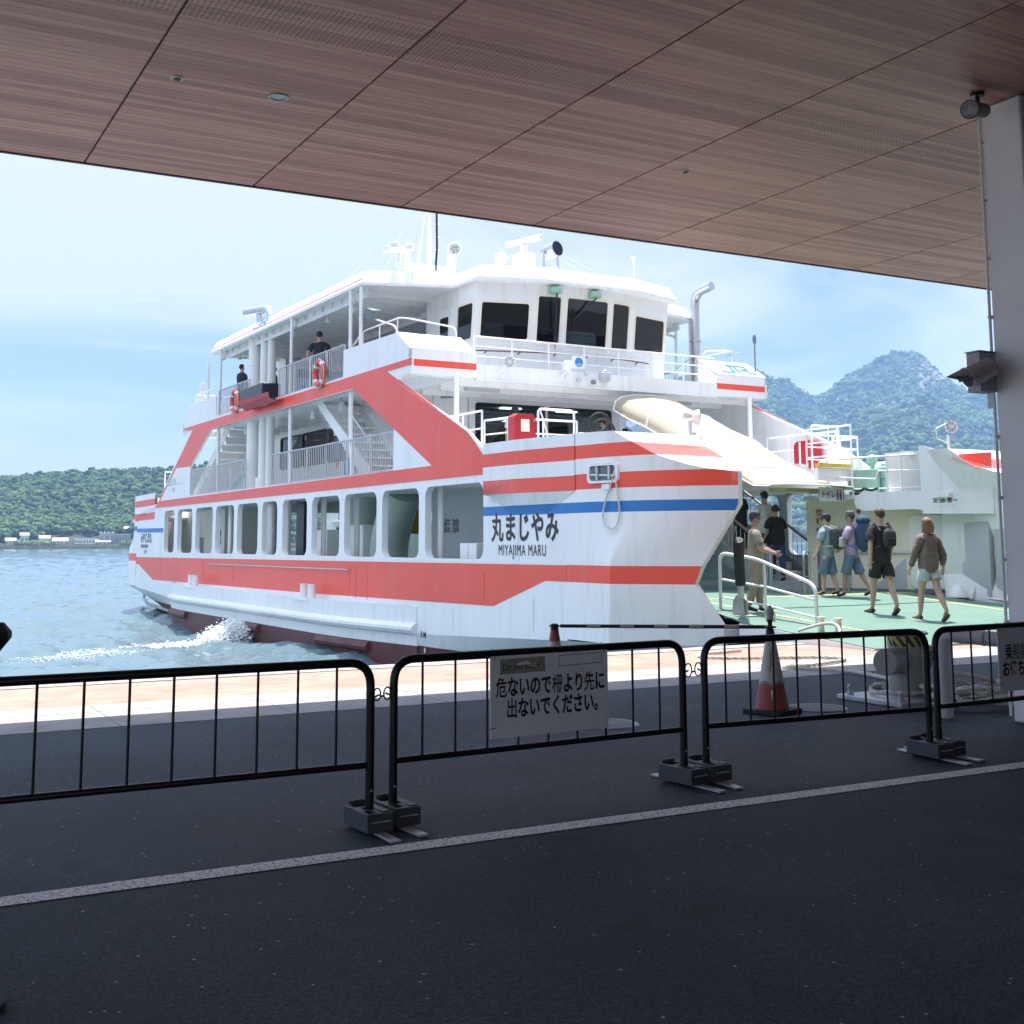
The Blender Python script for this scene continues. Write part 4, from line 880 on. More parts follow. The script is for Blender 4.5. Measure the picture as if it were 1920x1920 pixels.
for i in (0, 2, 4, 6, 8): b.tube(rows[i], .018, 6)
for p in (rows[0][0], rows[0][-1], rows[4][0], rows[4][-1]): b.tube([p, (p[0], p[1], .45 if p[1] < 4 else 2.9)], .03, 8) if p[1] > 4 else None
b.tube([r_[0] for r_ in rows], .018, 6); b.tube([r_[-1] for r_ in rows], .018, 6); b.build('awning_frame', MT['white2'], ferry)
b = MB(); b.bb(5.9, 7.2, 4.3, 4.4, 2.52, 2.60); b.build('awning_lamp', MT['yline'], ferry, smooth=False)
# ================================================================ FERRY: foredeck fittings, casing, signs, lettering
for far in (0, 1):
    X = lambda v: nx(v, far)
    railing('foredeck_rail', [(X(.30), 9.0, 3.06), (X(.30), 6.55, 3.06)], 1.06, bal=0, mid=2, mat_='white2', r=.022, post=.9)
    railing('foredeck_rail', [(X(.30), 6.45, 3.06), (X(.45), 5.75, 3.06), (X(2.05), 5.75, 3.06)], .85, bal=0, mid=2, mat_='white2', r=.02, post=.8)
    if far: railing('foredeck_rail', [(X(2.05), 5.75, 3.06), (X(2.05), 4.4, 3.06)], .95, bal=0, mid=2, mat_='white2', r=.02, post=.7)
    else: railing('foredeck_rail', [(2.1, 5.75, 3.06), (3.6, 5.75, 3.06)], .62, bal=0, mid=1, mat_='white2', r=.018, post=1.2)
    b = MB(); b.tube(fillet([(X(1.1), 5.70, 3.06), (X(1.1), 5.70, 4.12), (X(1.95), 5.70, 4.12), (X(1.95), 5.70, 3.06)], .1), .024, 8); b.tube([(X(1.15), 5.70, 4.1), (X(1.5), 5.70, 3.1)], .016, 6); b.build('foredeck_gate', MT['white2'], ferry)
    # red hose box with rounded ends hung on the rail
    b = MB(); yb = 5.55 if not far else 5.9; xb = .62 if not far else 1.3
    q = rr(-.24, .24, -.30, .30, .09)
    if not far:
        b.plate(q, [], lambda a, c, t: (X(xb+a), yb+t, 3.66+c), -.16, .10); hb = b.build('hose_box', MT['redbox'], ferry, bevel=.02)
        b = MB(); b.bb(xb-.10, xb+.09, yb-.168, yb-.161, 3.62, 3.86); b.build('box_notice', MT['offwhite'], hb, smooth=False)
        b = MB(); b.bb(xb+.17, xb+.21, yb-.175, yb-.161, 3.82, 3.87); b.bb(xb+.17, xb+.21, yb-.175, yb-.161, 3.42, 3.47); b.build('box_latch', MT['steel'], hb, smooth=False)
    else:
        q = rr(-.36, .36, -.34, .34, .16)
        b.plate(q, [], lambda a, c, t: (X(.32)-t, 7.55+a, 3.62+c), -.14, .10); hb = b.build('hose_box', MT['redbox'], ferry, bevel=.02)
        for a in (-.1, .14):
            b = MB(); b.bb(X(.32)-.108, X(.32)-.101, 7.55+a-.03, 7.55+a+.03, 3.3, 3.94); b.build('box_strap', MT['white2'], hb, smooth=False)
    # foredeck roof pillar and strip lamp
    b = MB(); b.cyl((X(.95), 8.9, 3.05), (X(.95), 8.9, 5.2), .06, n=12); b.build('deck_pillar', MT['white2'], ferry)
    b = MB(); b.bb(X(2.3)-.45, X(2.3)+.45, 10.1, 10.25, 5.02, 5.10); b.build('strip_lamp', MT['grey'], ferry, smooth=False)
    # bulwark-mounted round lamp on a post
    if not far:
        b = MB(); b.tube([(1.98, 2.05, 2.9), (1.98, 2.05, 3.60)], .04, 10); b.box((1.98, 2.05, 3.34), (.16, .16, .10)); b.build('lamp_post', MT['white2'], ferry)
        round_lamp((2.10, 1.98, 3.66), .14, (.85, -.5, .0)); round_lamp((1.88, 2.05, 3.70), .09, (-.8, .5, .1))
    else:
        b = MB(); b.tube([(8.62, 2.05, 3.2), (8.62, 2.05, 3.62)], .03, 10); b.tube([(8.60, 2.05, 3.45), (8.35, 2.1, 3.55), (8.32, 2.1, 3.75), (8.55, 2.05, 3.85)], .012, 6); b.build('lamp_post', MT['white2'], ferry)
        round_lamp((8.62, 1.98, 3.78), .13, (-.5, -.85, 0))
# black hose loop on the near bulwark top
b = MB(); b.tube([(1.25+.22*cos(t), 3.6+.1*t/6, 3.5+.20*sin(t)+.02*t) for t in [i*.4 for i in range(32)]], .022, 6); b.tube([(.9, 3.4, 3.36), (2.0, 2.9, 3.34)], .03, 6); b.build('black_hose', MT['rubber'], ferry)
# mooring fairlead recess with a rope loop
b = MB(); q = rr(1.68, 2.34, 2.47, 2.80, .08); qi = rr(1.73, 2.29, 2.51, 2.76, .05)
def hullx(y, z, lo=0.0, hi=1.0):
    for _ in range(30):
        m_ = (lo+hi)/2
        if bowp(m_, z).y > y: lo = m_
        else: hi = m_
    return bowp(lo, z).x
def onhull(a, c, t): return (hullx(a, min(c, ztop(a)-.02))+t-.012, a, c)
b.plate(q, [qi], onhull, -.035, .03); fl_o = b.build('fairlead', MT['white2'], ferry, smooth=False)
b = MB(); b.plate(qi, [], onhull, -.006, -.001); b.build('fairlead_recess', MT['grey2'], fl_o, smooth=False)
b = MB()
for y in (1.86, 2.12): b.cyl(onhull(y, 2.52, -.01), onhull(y, 2.75, -.01), .035, n=12)
b.tube([onhull(1.76, 2.58, -.01), onhull(2.27, 2.61, -.01)], .022, 8); b.build('fairlead_roller', MT['steel'], fl_o)
b = MB(); b.tube([onhull(1.74+(.0 if i else 0)+.23*sin(pi*i/12)*(1 if i < 12 else 0)+(-.0), 2.66-.95*sin(pi*i/24)**.8 if i <= 24 else 2.66, -.03-.02*sin(pi*i/24)) if i <= 12 else onhull(1.74-.10*sin(pi*(24-i)/12), 2.66-.95*sin(pi*i/24)**.8, -.03-.02*sin(pi*i/24)) for i in range(25)], .014, 6); b.build('hanging_line', MT['rope'], ferry)
# open hinge plates and black hydraulic ram for the bow door
b = MB(); A_ = Vector((1.55, .35, 1.52)); B_ = Vector((2.02, .85, .55)); b.tube([A_, A_.lerp(B_, .72)], .085, 14); 
rm = b.build('door_ram', MT['rubber'], ferry)
b = MB(); b.tube([A_.lerp(B_, .70), B_], .05, 12); b.plate([(-.14, .0), (.14, 0), (.11, .26), (0, .36), (-.11, .26)], [], lambda a, c, t: (2.02+t, .88+a, .28+c), -.06, -.03); b.plate([(-.14, .0), (.14, 0), (.11, .26), (0, .36), (-.11, .26)], [], lambda a, c, t: (2.02+t, .88+a, .28+c), .03, .06); b.bb(1.85, 2.2, .65, 1.1, .24, .30); b.build('ram_foot', MT['galv'], rm)
# edge rail beside the ramp and little ramp bollards
b = MB(); dz = lambda y: DZ(y)
b.tube(fillet([(2.33, 1.75, dz(1.75)), (2.33, 1.75, dz(1.75)+.95), (2.36, .85, dz(.85)+.92), (2.42, -.45, dz(-.45)+.62), (2.42, -.45, dz(-.45))], .18), .03, 10)
b.tube([(2.33, 1.75, dz(1.75)+.5), (2.37, .6, dz(.6)+.48), (2.42, -.45, dz(-.45)+.38)], .02, 8); b.tube([(2.33, 1.75, dz(1.75)+.2), (2.37, .6, dz(.6)+.18), (2.42, -.45, dz(-.45)+.12)], .016, 8)
b.tube([(2.36, .65, dz(.65)), (2.36, .65, dz(.65)+.86)], .022, 8); b.build('ramp_rail', MT['white2'], ferry)
for (x, y) in ((1.92, -1.05), (2.07, -1.25)):
    b = MB(); b.cyl((x, y, dz(y)), (x, y, dz(y)+.20), .05, n=12); b.cyl((x, y, dz(y)+.20), (x, y, dz(y)+.225), .065, n=12); b.build('ramp_bollard', MT['offwhite'], ferry)
b = MB(); b.tube([(1.55+.42*sin(t*.8), -.95-.55*(t/3), dz(-1.2-.4*t/3)+.04+.12*sin(t*1.05)) for t in [i*.15 for i in range(21)]], .022, 8); b.build('ramp_line', MT['rope'], ferry)
b = MB(); b.bb(2.0, 2.12, .15, .27, .24, .40); b.cyl((2.06, .21, .4), (2.06, .21, .46), .04); b.build('ramp_cleat', MT['offwhite'], ferry, bevel=.01)

# inner casings beside the vehicle lane
cs_ = MB()
pl = [(7.45, 4.95), (8.0, 4.42), (8.85, 2.15), (10.2, 2.15), (10.2, 4.95)]
cs_.plate(pl, [], lambda a, c, t: (a, c, t), .10, 2.36)
cs_.build('deck_casing', MT['offwhite'], ferry, smooth=False)
b = MB(); b.plate([(7.43, 4.98), (7.97, 4.40), (8.82, 2.12), (8.9, 2.12), (8.9, 4.98)], [], lambda a, c, t: (a, c, t), .1, .50); b.build('casing_plinth', MT['grey2'], ferry, smooth=False)
cd_ = Vector((.85, -2.27, 0)).normalized(); cn = Vector((cd_.y, -cd_.x, 0)); cn = cn if cn.x < 0 else -cn     # along the slanted wall, and out of it
def onc(s, z, t=0): p = Vector((8.0, 4.42, 0))+cd_*s+cn*t; return (p.x, p.y, z)
b = MB(); b.plate(rr(1.45, 2.22, .52, 2.02, .14), [], lambda a, c, t: onc(a, c, t), .0, .035); cdoor = b.build('casing_door', MT['white2'], ferry, bevel=.012)
b = MB(); b.tube([onc(2.10, 1.15, .03), onc(2.10, 1.15, .09), onc(2.10, 1.35, .09), onc(2.10, 1.35, .03)], .012, 6); b.build('door_handle', MT['steel'], cdoor)
b = MB(); b.plate([(1.72, 1.50), (1.90, 1.50), (1.90, 1.72), (1.72, 1.72)], [[(1.735, 1.515), (1.885, 1.515), (1.885, 1.705), (1.735, 1.705)]], lambda a, c, t: onc(a, c, t), .035, .042); b.plate([(1.735, 1.70), (1.755, 1.705), (1.885, 1.52), (1.865, 1.515)], [], lambda a, c, t: onc(a, c, t), .036, .041); b.build('prohibition_sign', MT['redbox'], cdoor, smooth=False)
def mini(name, s0, z0, rows_, cols, sz, m, par=None, gap=1.35, of=.042):   # rows of tiny illegible printed marks
    b = MB()
    for i in range(rows_):
        for j in range(cols):
            w_ = sz*(.55+.4*RNG.random()); b.plate([(s0+j*sz*gap, z0-i*sz*gap), (s0+j*sz*gap+w_, z0-i*sz*gap), (s0+j*sz*gap+w_, z0-i*sz*gap+sz*.8), (s0+j*sz*gap, z0-i*sz*gap+sz*.8)], [], lambda a, c, t: onc(a, c, t), of-.003, of, 0, edge=False)
    return b.build(name, m, par or ferry, smooth=False)
mini('door_print', 1.74, 1.42, 4, 2, .05, MT['ink'], cdoor)
b = MB(); b.bb(8.3, 8.3, 3, 3, 1, 1) if False else None
b.plate([(.30, 1.45), (.56, 1.45), (.56, 2.22), (.30, 2.22)], [], lambda a, c, t: onc(a, c, t), .0, .012); nb = b.build('notice_board', MT['white'], ferry, smooth=False)
b = MB(); b.plate([(.36+.05*cos(i*pi/8), 2.12+.05*sin(i*pi/8)) for i in range(16)], [], lambda a, c, t: onc(a, c, t), .012, .016); b.build('notice_dot', MT['redbox'], nb, smooth=False)
mini('notice_print', .36, 1.98, 8, 1, .045, MT['ink'], nb, of=.018); mini('notice_print', .46, 2.0, 8, 1, .045, MT['ink'], nb, of=.018)
b = MB(); b.tube([onc(-.0, 1.25, .03), onc(2.4, 1.25, .04)], .018, 6); b.tube([onc(.1, .1, .06), onc(.1, 1.3, .06)], .03, 8); b.build('casing_pipe', MT['galv'], ferry)
b = MB(); b.tube(fillet([onc(2.3, .42, .05), onc(2.15, .5, .25), onc(1.95, .42, .3)], .2), .012, 6); b.tube(fillet([onc(.75, .85, .02), onc(.72, 1.25, .12), onc(.85, 1.3, .02)], .2), .012, 6); b.build('cable', MT['rubber'], ferry)
b = MB(); b.plate([(.55, .45), (1.35, .45), (1.35, 1.15)], [], lambda a, c, t: onc(a, c, t), .001, .012); b.build('gusset_shadow', MT['grey'], ferry, smooth=False)  # thin grey triangle: gusset-shaped shadow on the wall put in as colour
def wtext(name, body, size, p, right, up, m='ink', par=None, **k): return text_obj(name, body, size, MT[m], frame3(p, right, up), par or ferry, **k)
for i, ch in enumerate('航行中'): wtext('wall_lettering', ch, .15, (7.50+.0+.06, 4.82-.0-.02-.02, 2.05-i*.19), (.71, -.69, 0), (0, 0, 1), 'redbox' if i == 0 else 'ink', bold=.004)
# winch platform with its rounded coaming, winch and rails
wp = MB(); wp.plate([(7.4, 4.98), (7.4, 4.6), (7.9, 3.7), (8.62, 1.9), (10.2, 1.9), (10.2, 4.98)], [], lambda a, c, t: (a, c, t), 2.37, 2.46)
wd = Vector((8.62-7.62, 1.9-4.3, 0)); wl_ = wd.length; wd.normalize(); wn_ = Vector((wd.y, -wd.x, 0)); wn_ = wn_ if wn_.x < 0 else -wn_
def onw(s, z, t=0): p = Vector((7.62, 4.3, 0))+wd*s+wn_*t; return (p.x, p.y, z)
wp.plate([(.55, 2.18), (.50, 2.30), (.55, 2.42), (.70, 2.52), (1.1, 2.50), (2.0, 2.50), (2.6, 2.50), (2.6, 2.05), (1.75, 2.14), (.7, 2.12)], [], lambda a, c, t: onw(a, c, t), .10, .14)
wp.build('winch_platform', MT['white'], ferry, smooth=False)
b = MB(); b.plate([(1.95, 2.04), (3.35, 2.02), (3.35, 3.0), (2.75, 3.18), (2.0, 3.42), (1.92, 3.42)], [], lambda a, c, t: onw(a, c, t), .145, .185); hp = b.build('horn_plate', MT['white'], ferry, smooth=False)
b = MB(); b.plate([(2.55, 3.20), (3.35, 2.93), (3.35, 3.22)], [], lambda a, c, t: onw(a, c, t), .188, .195); b.build('horn_stripe', MT['red'], hp, smooth=False)
sg = MB(); sg.plate([(2.15, 2.20), (2.62, 2.20), (2.62, 2.40), (2.15, 2.40)], [], lambda a, c, t: onw(a, c, t), .186, .192); so_ = sg.build('safety_sign', MT['white2'], ferry, smooth=False)
wtext('sign_lettering', '安全', .105, onw(2.17, 2.26, .194), wd, (0, 0, 1), par=so_, bold=.002, depth=.001); wtext('sign_lettering', '第一', .105, onw(2.45, 2.26, .194), wd, (0, 0, 1), par=so_, bold=.002, depth=.001)
b = MB(); b.plate([(2.37, 2.28), (2.37, 2.25), (2.40, 2.25), (2.40, 2.28), (2.43, 2.28), (2.43, 2.31), (2.40, 2.31), (2.40, 2.34), (2.37, 2.34), (2.37, 2.31), (2.34, 2.31), (2.34, 2.28)], [], lambda a, c, t: onw(a, c, t), .193, .195); b.build('sign_cross', mat('safety_green', (.02, .25, .12), .5), so_, smooth=False)
b = MB()
b.tube([onw(-.15, 3.22, .05), onw(1.95, 3.26, .05)], .022, 8); b.tube([onw(-.1, 2.86, .05), onw(.95, 2.78, .05), onw(1.02, 2.95, .05), onw(1.95, 2.93, .05)], .018, 6); b.tube([onw(-.1, 2.58, .05), onw(1.95, 2.58, .05)], .016, 6)
for s in (-.1, .45, 1.2, 1.5): b.tube([onw(s, 2.42, .05), onw(s, 3.24, .05)], .022, 8)
b.build('platform_rail', MT['white2'], ferry)
b = MB(); c0 = Vector(onw(.75, 2.46, -.75))
b.cyl(c0+Vector((-.30, .1, .05)), c0+Vector((-.30, .1, .55)), .30, n=20); b.cyl(c0+Vector((.25, -.3, .0)), c0+Vector((.25, -.3, .62)), .42, n=24); b.cyl(c0+Vector((.25, -.3, .62)), c0+Vector((.25, -.3, .68)), .36, n=24)
wnc = b.build('mooring_winch', MT['winch'], ferry, bevel=.015)
b = MB(); b.cyl(c0+Vector((.25, -.3, .36)), c0+Vector((.25, -.3, .60)), .45, n=24); b.build('winch_drum', MT['winch'], wnc, bevel=.02)
b = MB(); b.ball(c0+Vector((.0, .2, .78)), .12, 8); b.tube([c0+Vector((0, .2, .5)), c0+Vector((0, .2, .8))], .05, 8); b.box(c0+Vector((-.1, .5, .3)), (.4, .3, .5)); b.build('winch_motor', MT['winch'], wnc)
b = MB()
for i in range(5): p = c0+Vector((.72+.1*i, -.65-.08*i, 0)); b.tube([p, p+Vector((.03, -.03, .35+.06*(i % 3)))], .035, 8); b.ball(p+Vector((.03, -.03, .38+.06*(i % 3))), .05, 6)
for i in range(4): p = c0+Vector((.75+.08*i, -.75-.07*i, .75)); b.tube([p, p+Vector((.35, -.25, -.55))], .016, 6)
b.build('winch_valves', MT['white2'], wnc)
b = MB(); b.tube([c0+Vector((-.7+.1*sin(i), .3-.12*i, .08+.05*(i % 2))) for i in range(8)], .025, 6); b.build('winch_hose', MT['rubber'], wnc)
# far bow horn: grey inner face of the door pocket
b = MB(); b.plate([(0, .48), (.75, .40), (.75, 2.02), (0, 2.03)], [], lambda a, c, t: tuple(Vector((8.86, 2.10, 0))+Vector((.10, -.99, 0))*a+Vector((-t, 0, 0))+Vector((0, 0, c))), 0, .12); b.build('door_pocket', MT['grey'], ferry, bevel=.01)
b = MB(); b.plate([(0, .30), (.65, .24), (.65, 2.02), (0, 2.02)], [], lambda a, c, t: tuple(Vector((8.95, 1.30, 0))+Vector((.10, -.99, 0))*a+Vector((-t, 0, 0))+Vector((0, 0, c))), 0, .05); b.build('door_pocket', MT['grey'], ferry, bevel=.01)
b = MB(); b.tube([(8.75, 2.0, .40), (8.9, 1.0, .34), (9.0, .3, .28)], .03, 8); b.tube([(8.7, 1.75, .35), (8.78, 1.7, .62)], .04, 8); b.lathe([(.22, 0), (.18, .12), (.08, .24)], (8.62, 2.0, .38), 14); b.build('door_hinge', MT['white2'], ferry)
# direction signs over the way in
sb = MB(); sb.bb(6.98, 8.33, 4.06, 4.09, 2.33, 2.62); sb_ = sb.build('direction_sign', MT['white'], ferry, smooth=False)
b = MB(); b.bb(7.66, 7.672, 4.05, 4.062, 2.34, 2.61); b.build('sign_divider', MT['ink'], sb_, smooth=False)
wtext('sign_lettering', 'トイレ', .17, (7.02, 4.055, 2.41), (1, 0, 0), (0, 0, 1), par=sb_, bold=.003, depth=.001, sx=.82)
wtext('sign_lettering', '一階客室', .17, (7.69, 4.055, 2.39), (1, 0, 0), (0, 0, 1), par=sb_, bold=.003, depth=.001, sx=.85)
for x, m_ in ((7.50, 'blue'), (7.59, 'redbox')):
    b = MB(); b.ball((x, 4.052, 2.555), (.024, .005, .026), 6); b.plate([(x-.03, 2.40), (x-.03, 2.52), (x+.03, 2.52), (x+.03, 2.40)], [], lambda a, c, t: (a, t, c), 4.05, 4.06); b.plate([(x-.018, 2.35), (x+.018, 2.35), (x+.018, 2.41), (x-.018, 2.41)], [], lambda a, c, t: (a, t, c), 4.05, 4.06); b.build('restroom_figure', MT[m_], sb_, smooth=False)
b = MB(); b.bb(7.1, 8.1, 4.15, 4.28, 3.06, 3.13); b.build('yellow_edge', MT['yellow'], ferry, smooth=False)
b = MB(); b.bb(7.1, 8.3, 4.2, 4.3, 2.78, 3.045); b.bb(8.2, 8.3, 4.1, 4.2, 2.3, 3.3); b.build('sign_frame', MT['white'], ferry, smooth=False)
# vent unit seen under the awning
b = MB(); b.plate([(0, 0), (.6, 0), (.52, .22), (.1, .25)], [], lambda a, c, t: (7.9+a*.5, 5.6+t, 2.98+c), 0, .3); b.build('deck_vent', MT['grey'], ferry, smooth=False)

# things seen through the openings of the near side
b = MB(); b.bb(1.60, 1.66, 4.4, 11.4, .45, 2.70); b.bb(1.62, 1.9, 11.34, 11.4, .45, 2.7); b.build('inner_wall', MT['grey'], ferry, smooth=False)
for i, ch in enumerate('禁煙'): wtext('wall_lettering', ch, .34, (1.585, 11.05-i*.42 if False else 10.75-.42*(1-i)+.0, 1.75), (0, -1, 0), (0, 0, 1), 'grey2', bold=.006)
b = MB(); b.bb(1.585, 1.598, 8.35, 8.55, 1.9, 2.02); b.build('wall_notice', MT['white2'], ferry, smooth=False)
for y in (7.05, 7.42): b = MB(); b.bb(.35, .7, y-.17, y+.17, .45, 1.48); b.build('locker', MT['white2'], ferry, bevel=.01)
b = MB(); b.tube(fillet([(1.4, 13.4, .45), (1.4, 13.4, 1.5), (1.4, 13.0, 2.2), (1.4, 12.6, 2.75)], .5, 8), .48, 20); b.build('air_duct', MT['duct'], ferry)
b = MB(); b.cyl((1.6, 15.6, .45), (1.6, 15.6, 2.75), .55, n=20); b.cyl((1.6, 15.6, 2.0), (1.6, 15.6, 2.05), .58, n=20); b.build('air_duct', MT['duct'], ferry)
b = MB(); b.bb(.9, 1.9, 13.9, 14.9, .45, 1.95); b.build('machine_box', MT['white2'], ferry, bevel=.02)
b = MB(); b.bb(.8, 1.7, 16.1, 17.2, .45, 1.85); b.bb(.7, 1.2, 16.2, 16.7, .45, 1.6); b.build('machine_box', MT['white2'], ferry, bevel=.02)
b = MB(); b.plate([(0, 0), (1.5, 0), (1.3, .5), (.9, .72), (.3, .6)], [], lambda a, c, t: (3.2+t, 16.5+a, 1.75+c), 0, 1.0); b.build('yellow_cover', MT['yellow'], ferry, bevel=.03)
for y, r in ((20.35, .23), (20.75, .2)): b = MB(); b.cyl((.8, y, .45), (.8, y, 2.78), r, n=18); b.cyl((.8, y, 1.3), (.8, y, 1.34), r*1.06, n=18); b.build('steam_trunk', MT['steel'], ferry)
for y in (17.95, 23.3, 15.3, 13.1, 8.55): b = MB(); b.tube([(.4, y, .45), (.4, y, 2.78)], .07, 10); b.build('fire_pipe', MT['white2'], ferry)
b = MB(); b.bb(.9, 1.0, 18.1, 18.7, .45, 2.7); b.build('dark_locker', MT['dark'], ferry, smooth=False)
b = MB(); b.bb(1.2, 1.26, 26.6, 32, .45, 2.72); b.bb(1.2, 2.7, 26.54, 26.6, .45, 2.72); lw = b.build('cream_wall', mat('pale_cream_wall', (.86, .84, .76), .5, 0, .04, 1), ferry, smooth=False)
b = MB()
for k in range(12): b.bb(1.17, 1.198, 29.0, 29.75, 1.0+k*.06, 1.03+k*.06)
b.build('louvre', MT['grey2'], lw, smooth=False)
for i, ch in enumerate('禁止'): wtext('wall_lettering', ch, .22, (1.19, 27.1, 1.75-i*.26), (0, -1, 0), (0, 0, 1), 'ink', lw, bold=.004)
b = MB(); b.bb(8.7, 8.76, 12, 30, .45, 2.7) if False else b.bb(3.0, 3.05, 11.4, 17, .45, .9); b.build('lane_kerb', MT['winch'], ferry, smooth=False)

# lettering on the hull
def hull_text(body, y, z, size, m='ink', aft=False, sx=1, bold=0.0, sp=1.0, par=None, nm='hull_lettering'):
    me = text_mesh(body, size, bold=bold, depth=0, sx=sx, spacing=sp)
    for v in me.vertices:
        a, c = y-v.co.x, z+v.co.y
        v.co = (-.009, a, c)
    me.materials.clear(); me.materials.append(MT[m]); o = bpy.data.objects.new(nm, me); COL.objects.link(o); o.parent = par or ferry; return o
MT['brush'] = MT['ink']
xx = 5.62
for ch in '丸まじやみ': hull_text(ch, xx, 1.56, .57, sx=.80, bold=.014 if ch != '丸' else .010); xx -= .484
hull_text('MIYAJIMA MARU', 5.36, 1.255, .285, sx=.74, bold=.0, sp=1.14)
xx = 33.35
for ch in 'みやじま丸': hull_text(ch, xx, 1.55, .44, sx=.72, bold=.008); xx -= .335
hull_text('MIYAJIMA MARU', 33.3, 1.33, .19, sx=.75, bold=.003, sp=1.1); hull_text('廿日市', 32.75, 1.12, .16, sx=.8, bold=.002)
hull_text('3 M', 8.68, -.47, .17, bold=.004); hull_text('8', 8.5, -.78, .14, m='white', bold=.004)
# trademark-free travel slogan on the white panel aft
hull_text('DISCOVER', 29.2, 3.62, .22, m='grey', sx=.75); hull_text('WEST', 29.0, 3.30, .22, m='grey', sx=.75); hull_text('JAPANESE', 29.25, 3.84, .19, m='grey', sx=.75) if False else None
b = MB(); b.plate([(29.75, 3.55), (27.5, 3.56), (27.5, 3.58), (29.3, 3.58), (29.3, 3.78)], [], lambda a, c, t: (t, a, c), -.008, -.005); b.build('slogan_wing', MT['grey'], ferry, smooth=False)
# railway logo: slanted ribbon letters on the far wing top and the roof slope
def jr_logo(M, par=None, s=1.0, sy=1.0):
    b = MB(); th = .20
    def rib(pts, w=th):
        pts = [Vector((p[0], p[1])) for p in pts]; l_, r_ = [], []
        for i, p in enumerate(pts):
            d = (pts[min(i+1, len(pts)-1)]-pts[max(i-1, 0)]).normalized(); n_ = Vector((-d.y, d.x))*w/2
            l_.append(p+n_); r_.append(p-n_)
        b.strip([[M @ Vector((p.x*s, p.y*s*sy, -.006 if sy < 1 else 0)) for p in l_], [M @ Vector((p.x*s, p.y*s*sy, -.006 if sy < 1 else 0)) for p in r_]])
    rib([(0, .12), (.35, .02), (.62, .02), (.80, .12), (.88, .32), (.98, .9)])           # J with a long foot
    rib([(.80, .90), (1.2, .90)])
    rib([(1.12, .02), (1.28, .9), (1.75, .9), (1.95, .82), (2.0, .66), (1.9, .52), (1.7, .46), (1.4, .46)])
    rib([(1.62, .44), (1.80, .14), (1.98, .05), (2.15, .02)])
    o = b.build('railway_logo', MT['jr'], par or ferry, smooth=False); return o
up_ = Vector((0, .76, .46)).normalized()
jr_logo(frame3((8.98, 9.30+.10, 5.75+.46*.10/.76+.045), (1, 0, 0), up_), None, .52)
ru_ = Vector((.63, 0, .285)).normalized()
jr_logo(frame3((.075, 20.6, 7.925), (0, -1, 0), Vector((.11, 0, .215)).normalized()), None, .58, .42)

# gear on the roof
def place_lamp_cluster():
    b = MB(); c = (1.1, 12.3); b.cyl((c[0], c[1], 8.1), (c[0], c[1], 8.72), .045, n=10)
    for k in range(5): b.tube([(c[0]-.10, c[1], 8.3+.07*k), (c[0]+.10, c[1], 8.3+.07*k)], .012, 4)
    o = b.build('lamp_mast', MT['white2'], ferry)
    for a in range(4):
        t = pi/4+a*pi/2; x, y = c[0]+.28*cos(t), c[1]+.28*sin(t); b = MB(); b.tube([(c[0], c[1], 8.68), (x, y, 8.72)], .02, 6); b.lathe([(.05, -.02), (.12, .0), (.125, .12), (.08, .15), (0, .15)], (x, y, 8.72), 16); b.build('mast_lamp', MT['white2'], o)
place_lamp_cluster()
b = MB(); mx_, my_ = 2.55, 13.5
b.tube([(mx_, my_, 8.1), (mx_, my_, 12.2)], .07, 10); b.tube([(mx_-.35, my_+.2, 8.1), (mx_-.1, my_, 10.5)], .03, 6); b.tube([(mx_-.5, my_, 10.6), (mx_+.5, my_, 10.6)], .03, 6); b.tube([(mx_+.1, my_-.03, 8.9), (mx_+.1, my_-.03, 12.0)], .02, 6)
for k in range(8): b.tube([(mx_+.1, my_, 9.2+.35*k), (mx_+.3, my_, 9.2+.35*k)], .010, 4)
mst = b.build('signal_mast', MT['white2'], ferry)
b = MB(); b.tube([(mx_+.13, my_-.08, 8.6), (mx_+.16, my_-.1, 9.2), (mx_+.13, my_-.08, 12.0)], .03, 8); b.build('mast_cable', MT['rubber'], mst)
b = MB()
for dx, k in ((-.65, 1), (.62, -1)):
    b.plate([(-.28, 8.1), (.28, 8.1), (.24, 8.6), (.10, 9.28), (-.02, 9.30), (-.14, 9.1)], [], lambda a, c, t: (mx_+dx+t+.1*a*k, my_+a*.9+.3*0, c), -.03, .03)
b.bb(mx_-.6, mx_+.6, my_-.1, my_+.2, 8.6, 8.75); b.build('mast_fin', MT['white2'], mst, smooth=False)
def horn(c, r, d, nm='loud_hailer', inner='grey'):
    d = Vector(d).normalized(); Mq = d.to_track_quat('Z', 'Y').to_matrix(); b = MB(); c = Vector(c)
    b.lathe([(.05, -.30), (.07, -.14), (.10, -.06), (r, .05), (r*.97, .06), (r*.3, -.04), (0, -.05)], c, 20, 0, Mq); b.tube([c+d*-.12, c+d*-.12+Vector((0, 0, -.35))], .025, 6); o = b.build(nm, MT['white2'], ferry)
    b = MB()
    for k in range(5):
        a = 2*pi*k/5; b.ball(c+Mq @ Vector((r*.5*cos(a), r*.5*sin(a), .03)), r*.22, 6)
    b.ball(c+d*.03, r*.2, 6)
    if nm == 'search_lamp': b.build('bulb', MT['lens'], o)
    return o
horn((2.98, 12.9, 9.12), .19, (-.55, -.8, .0), 'search_lamp'); horn((3.52, 11.4, 8.60), .17, (-.7, -.7, 0))
b = MB(); b.plate([(-.28, 8.1), (.28, 8.1), (.22, 8.98), (-.22, 8.98)], [], lambda a, c, t: (4.55+a, 12+t, c), -.22, .22); rd = b.build('radar_base', MT['grey_l'] if 'grey_l' in MT else MT['white2'], ferry, bevel=.03)
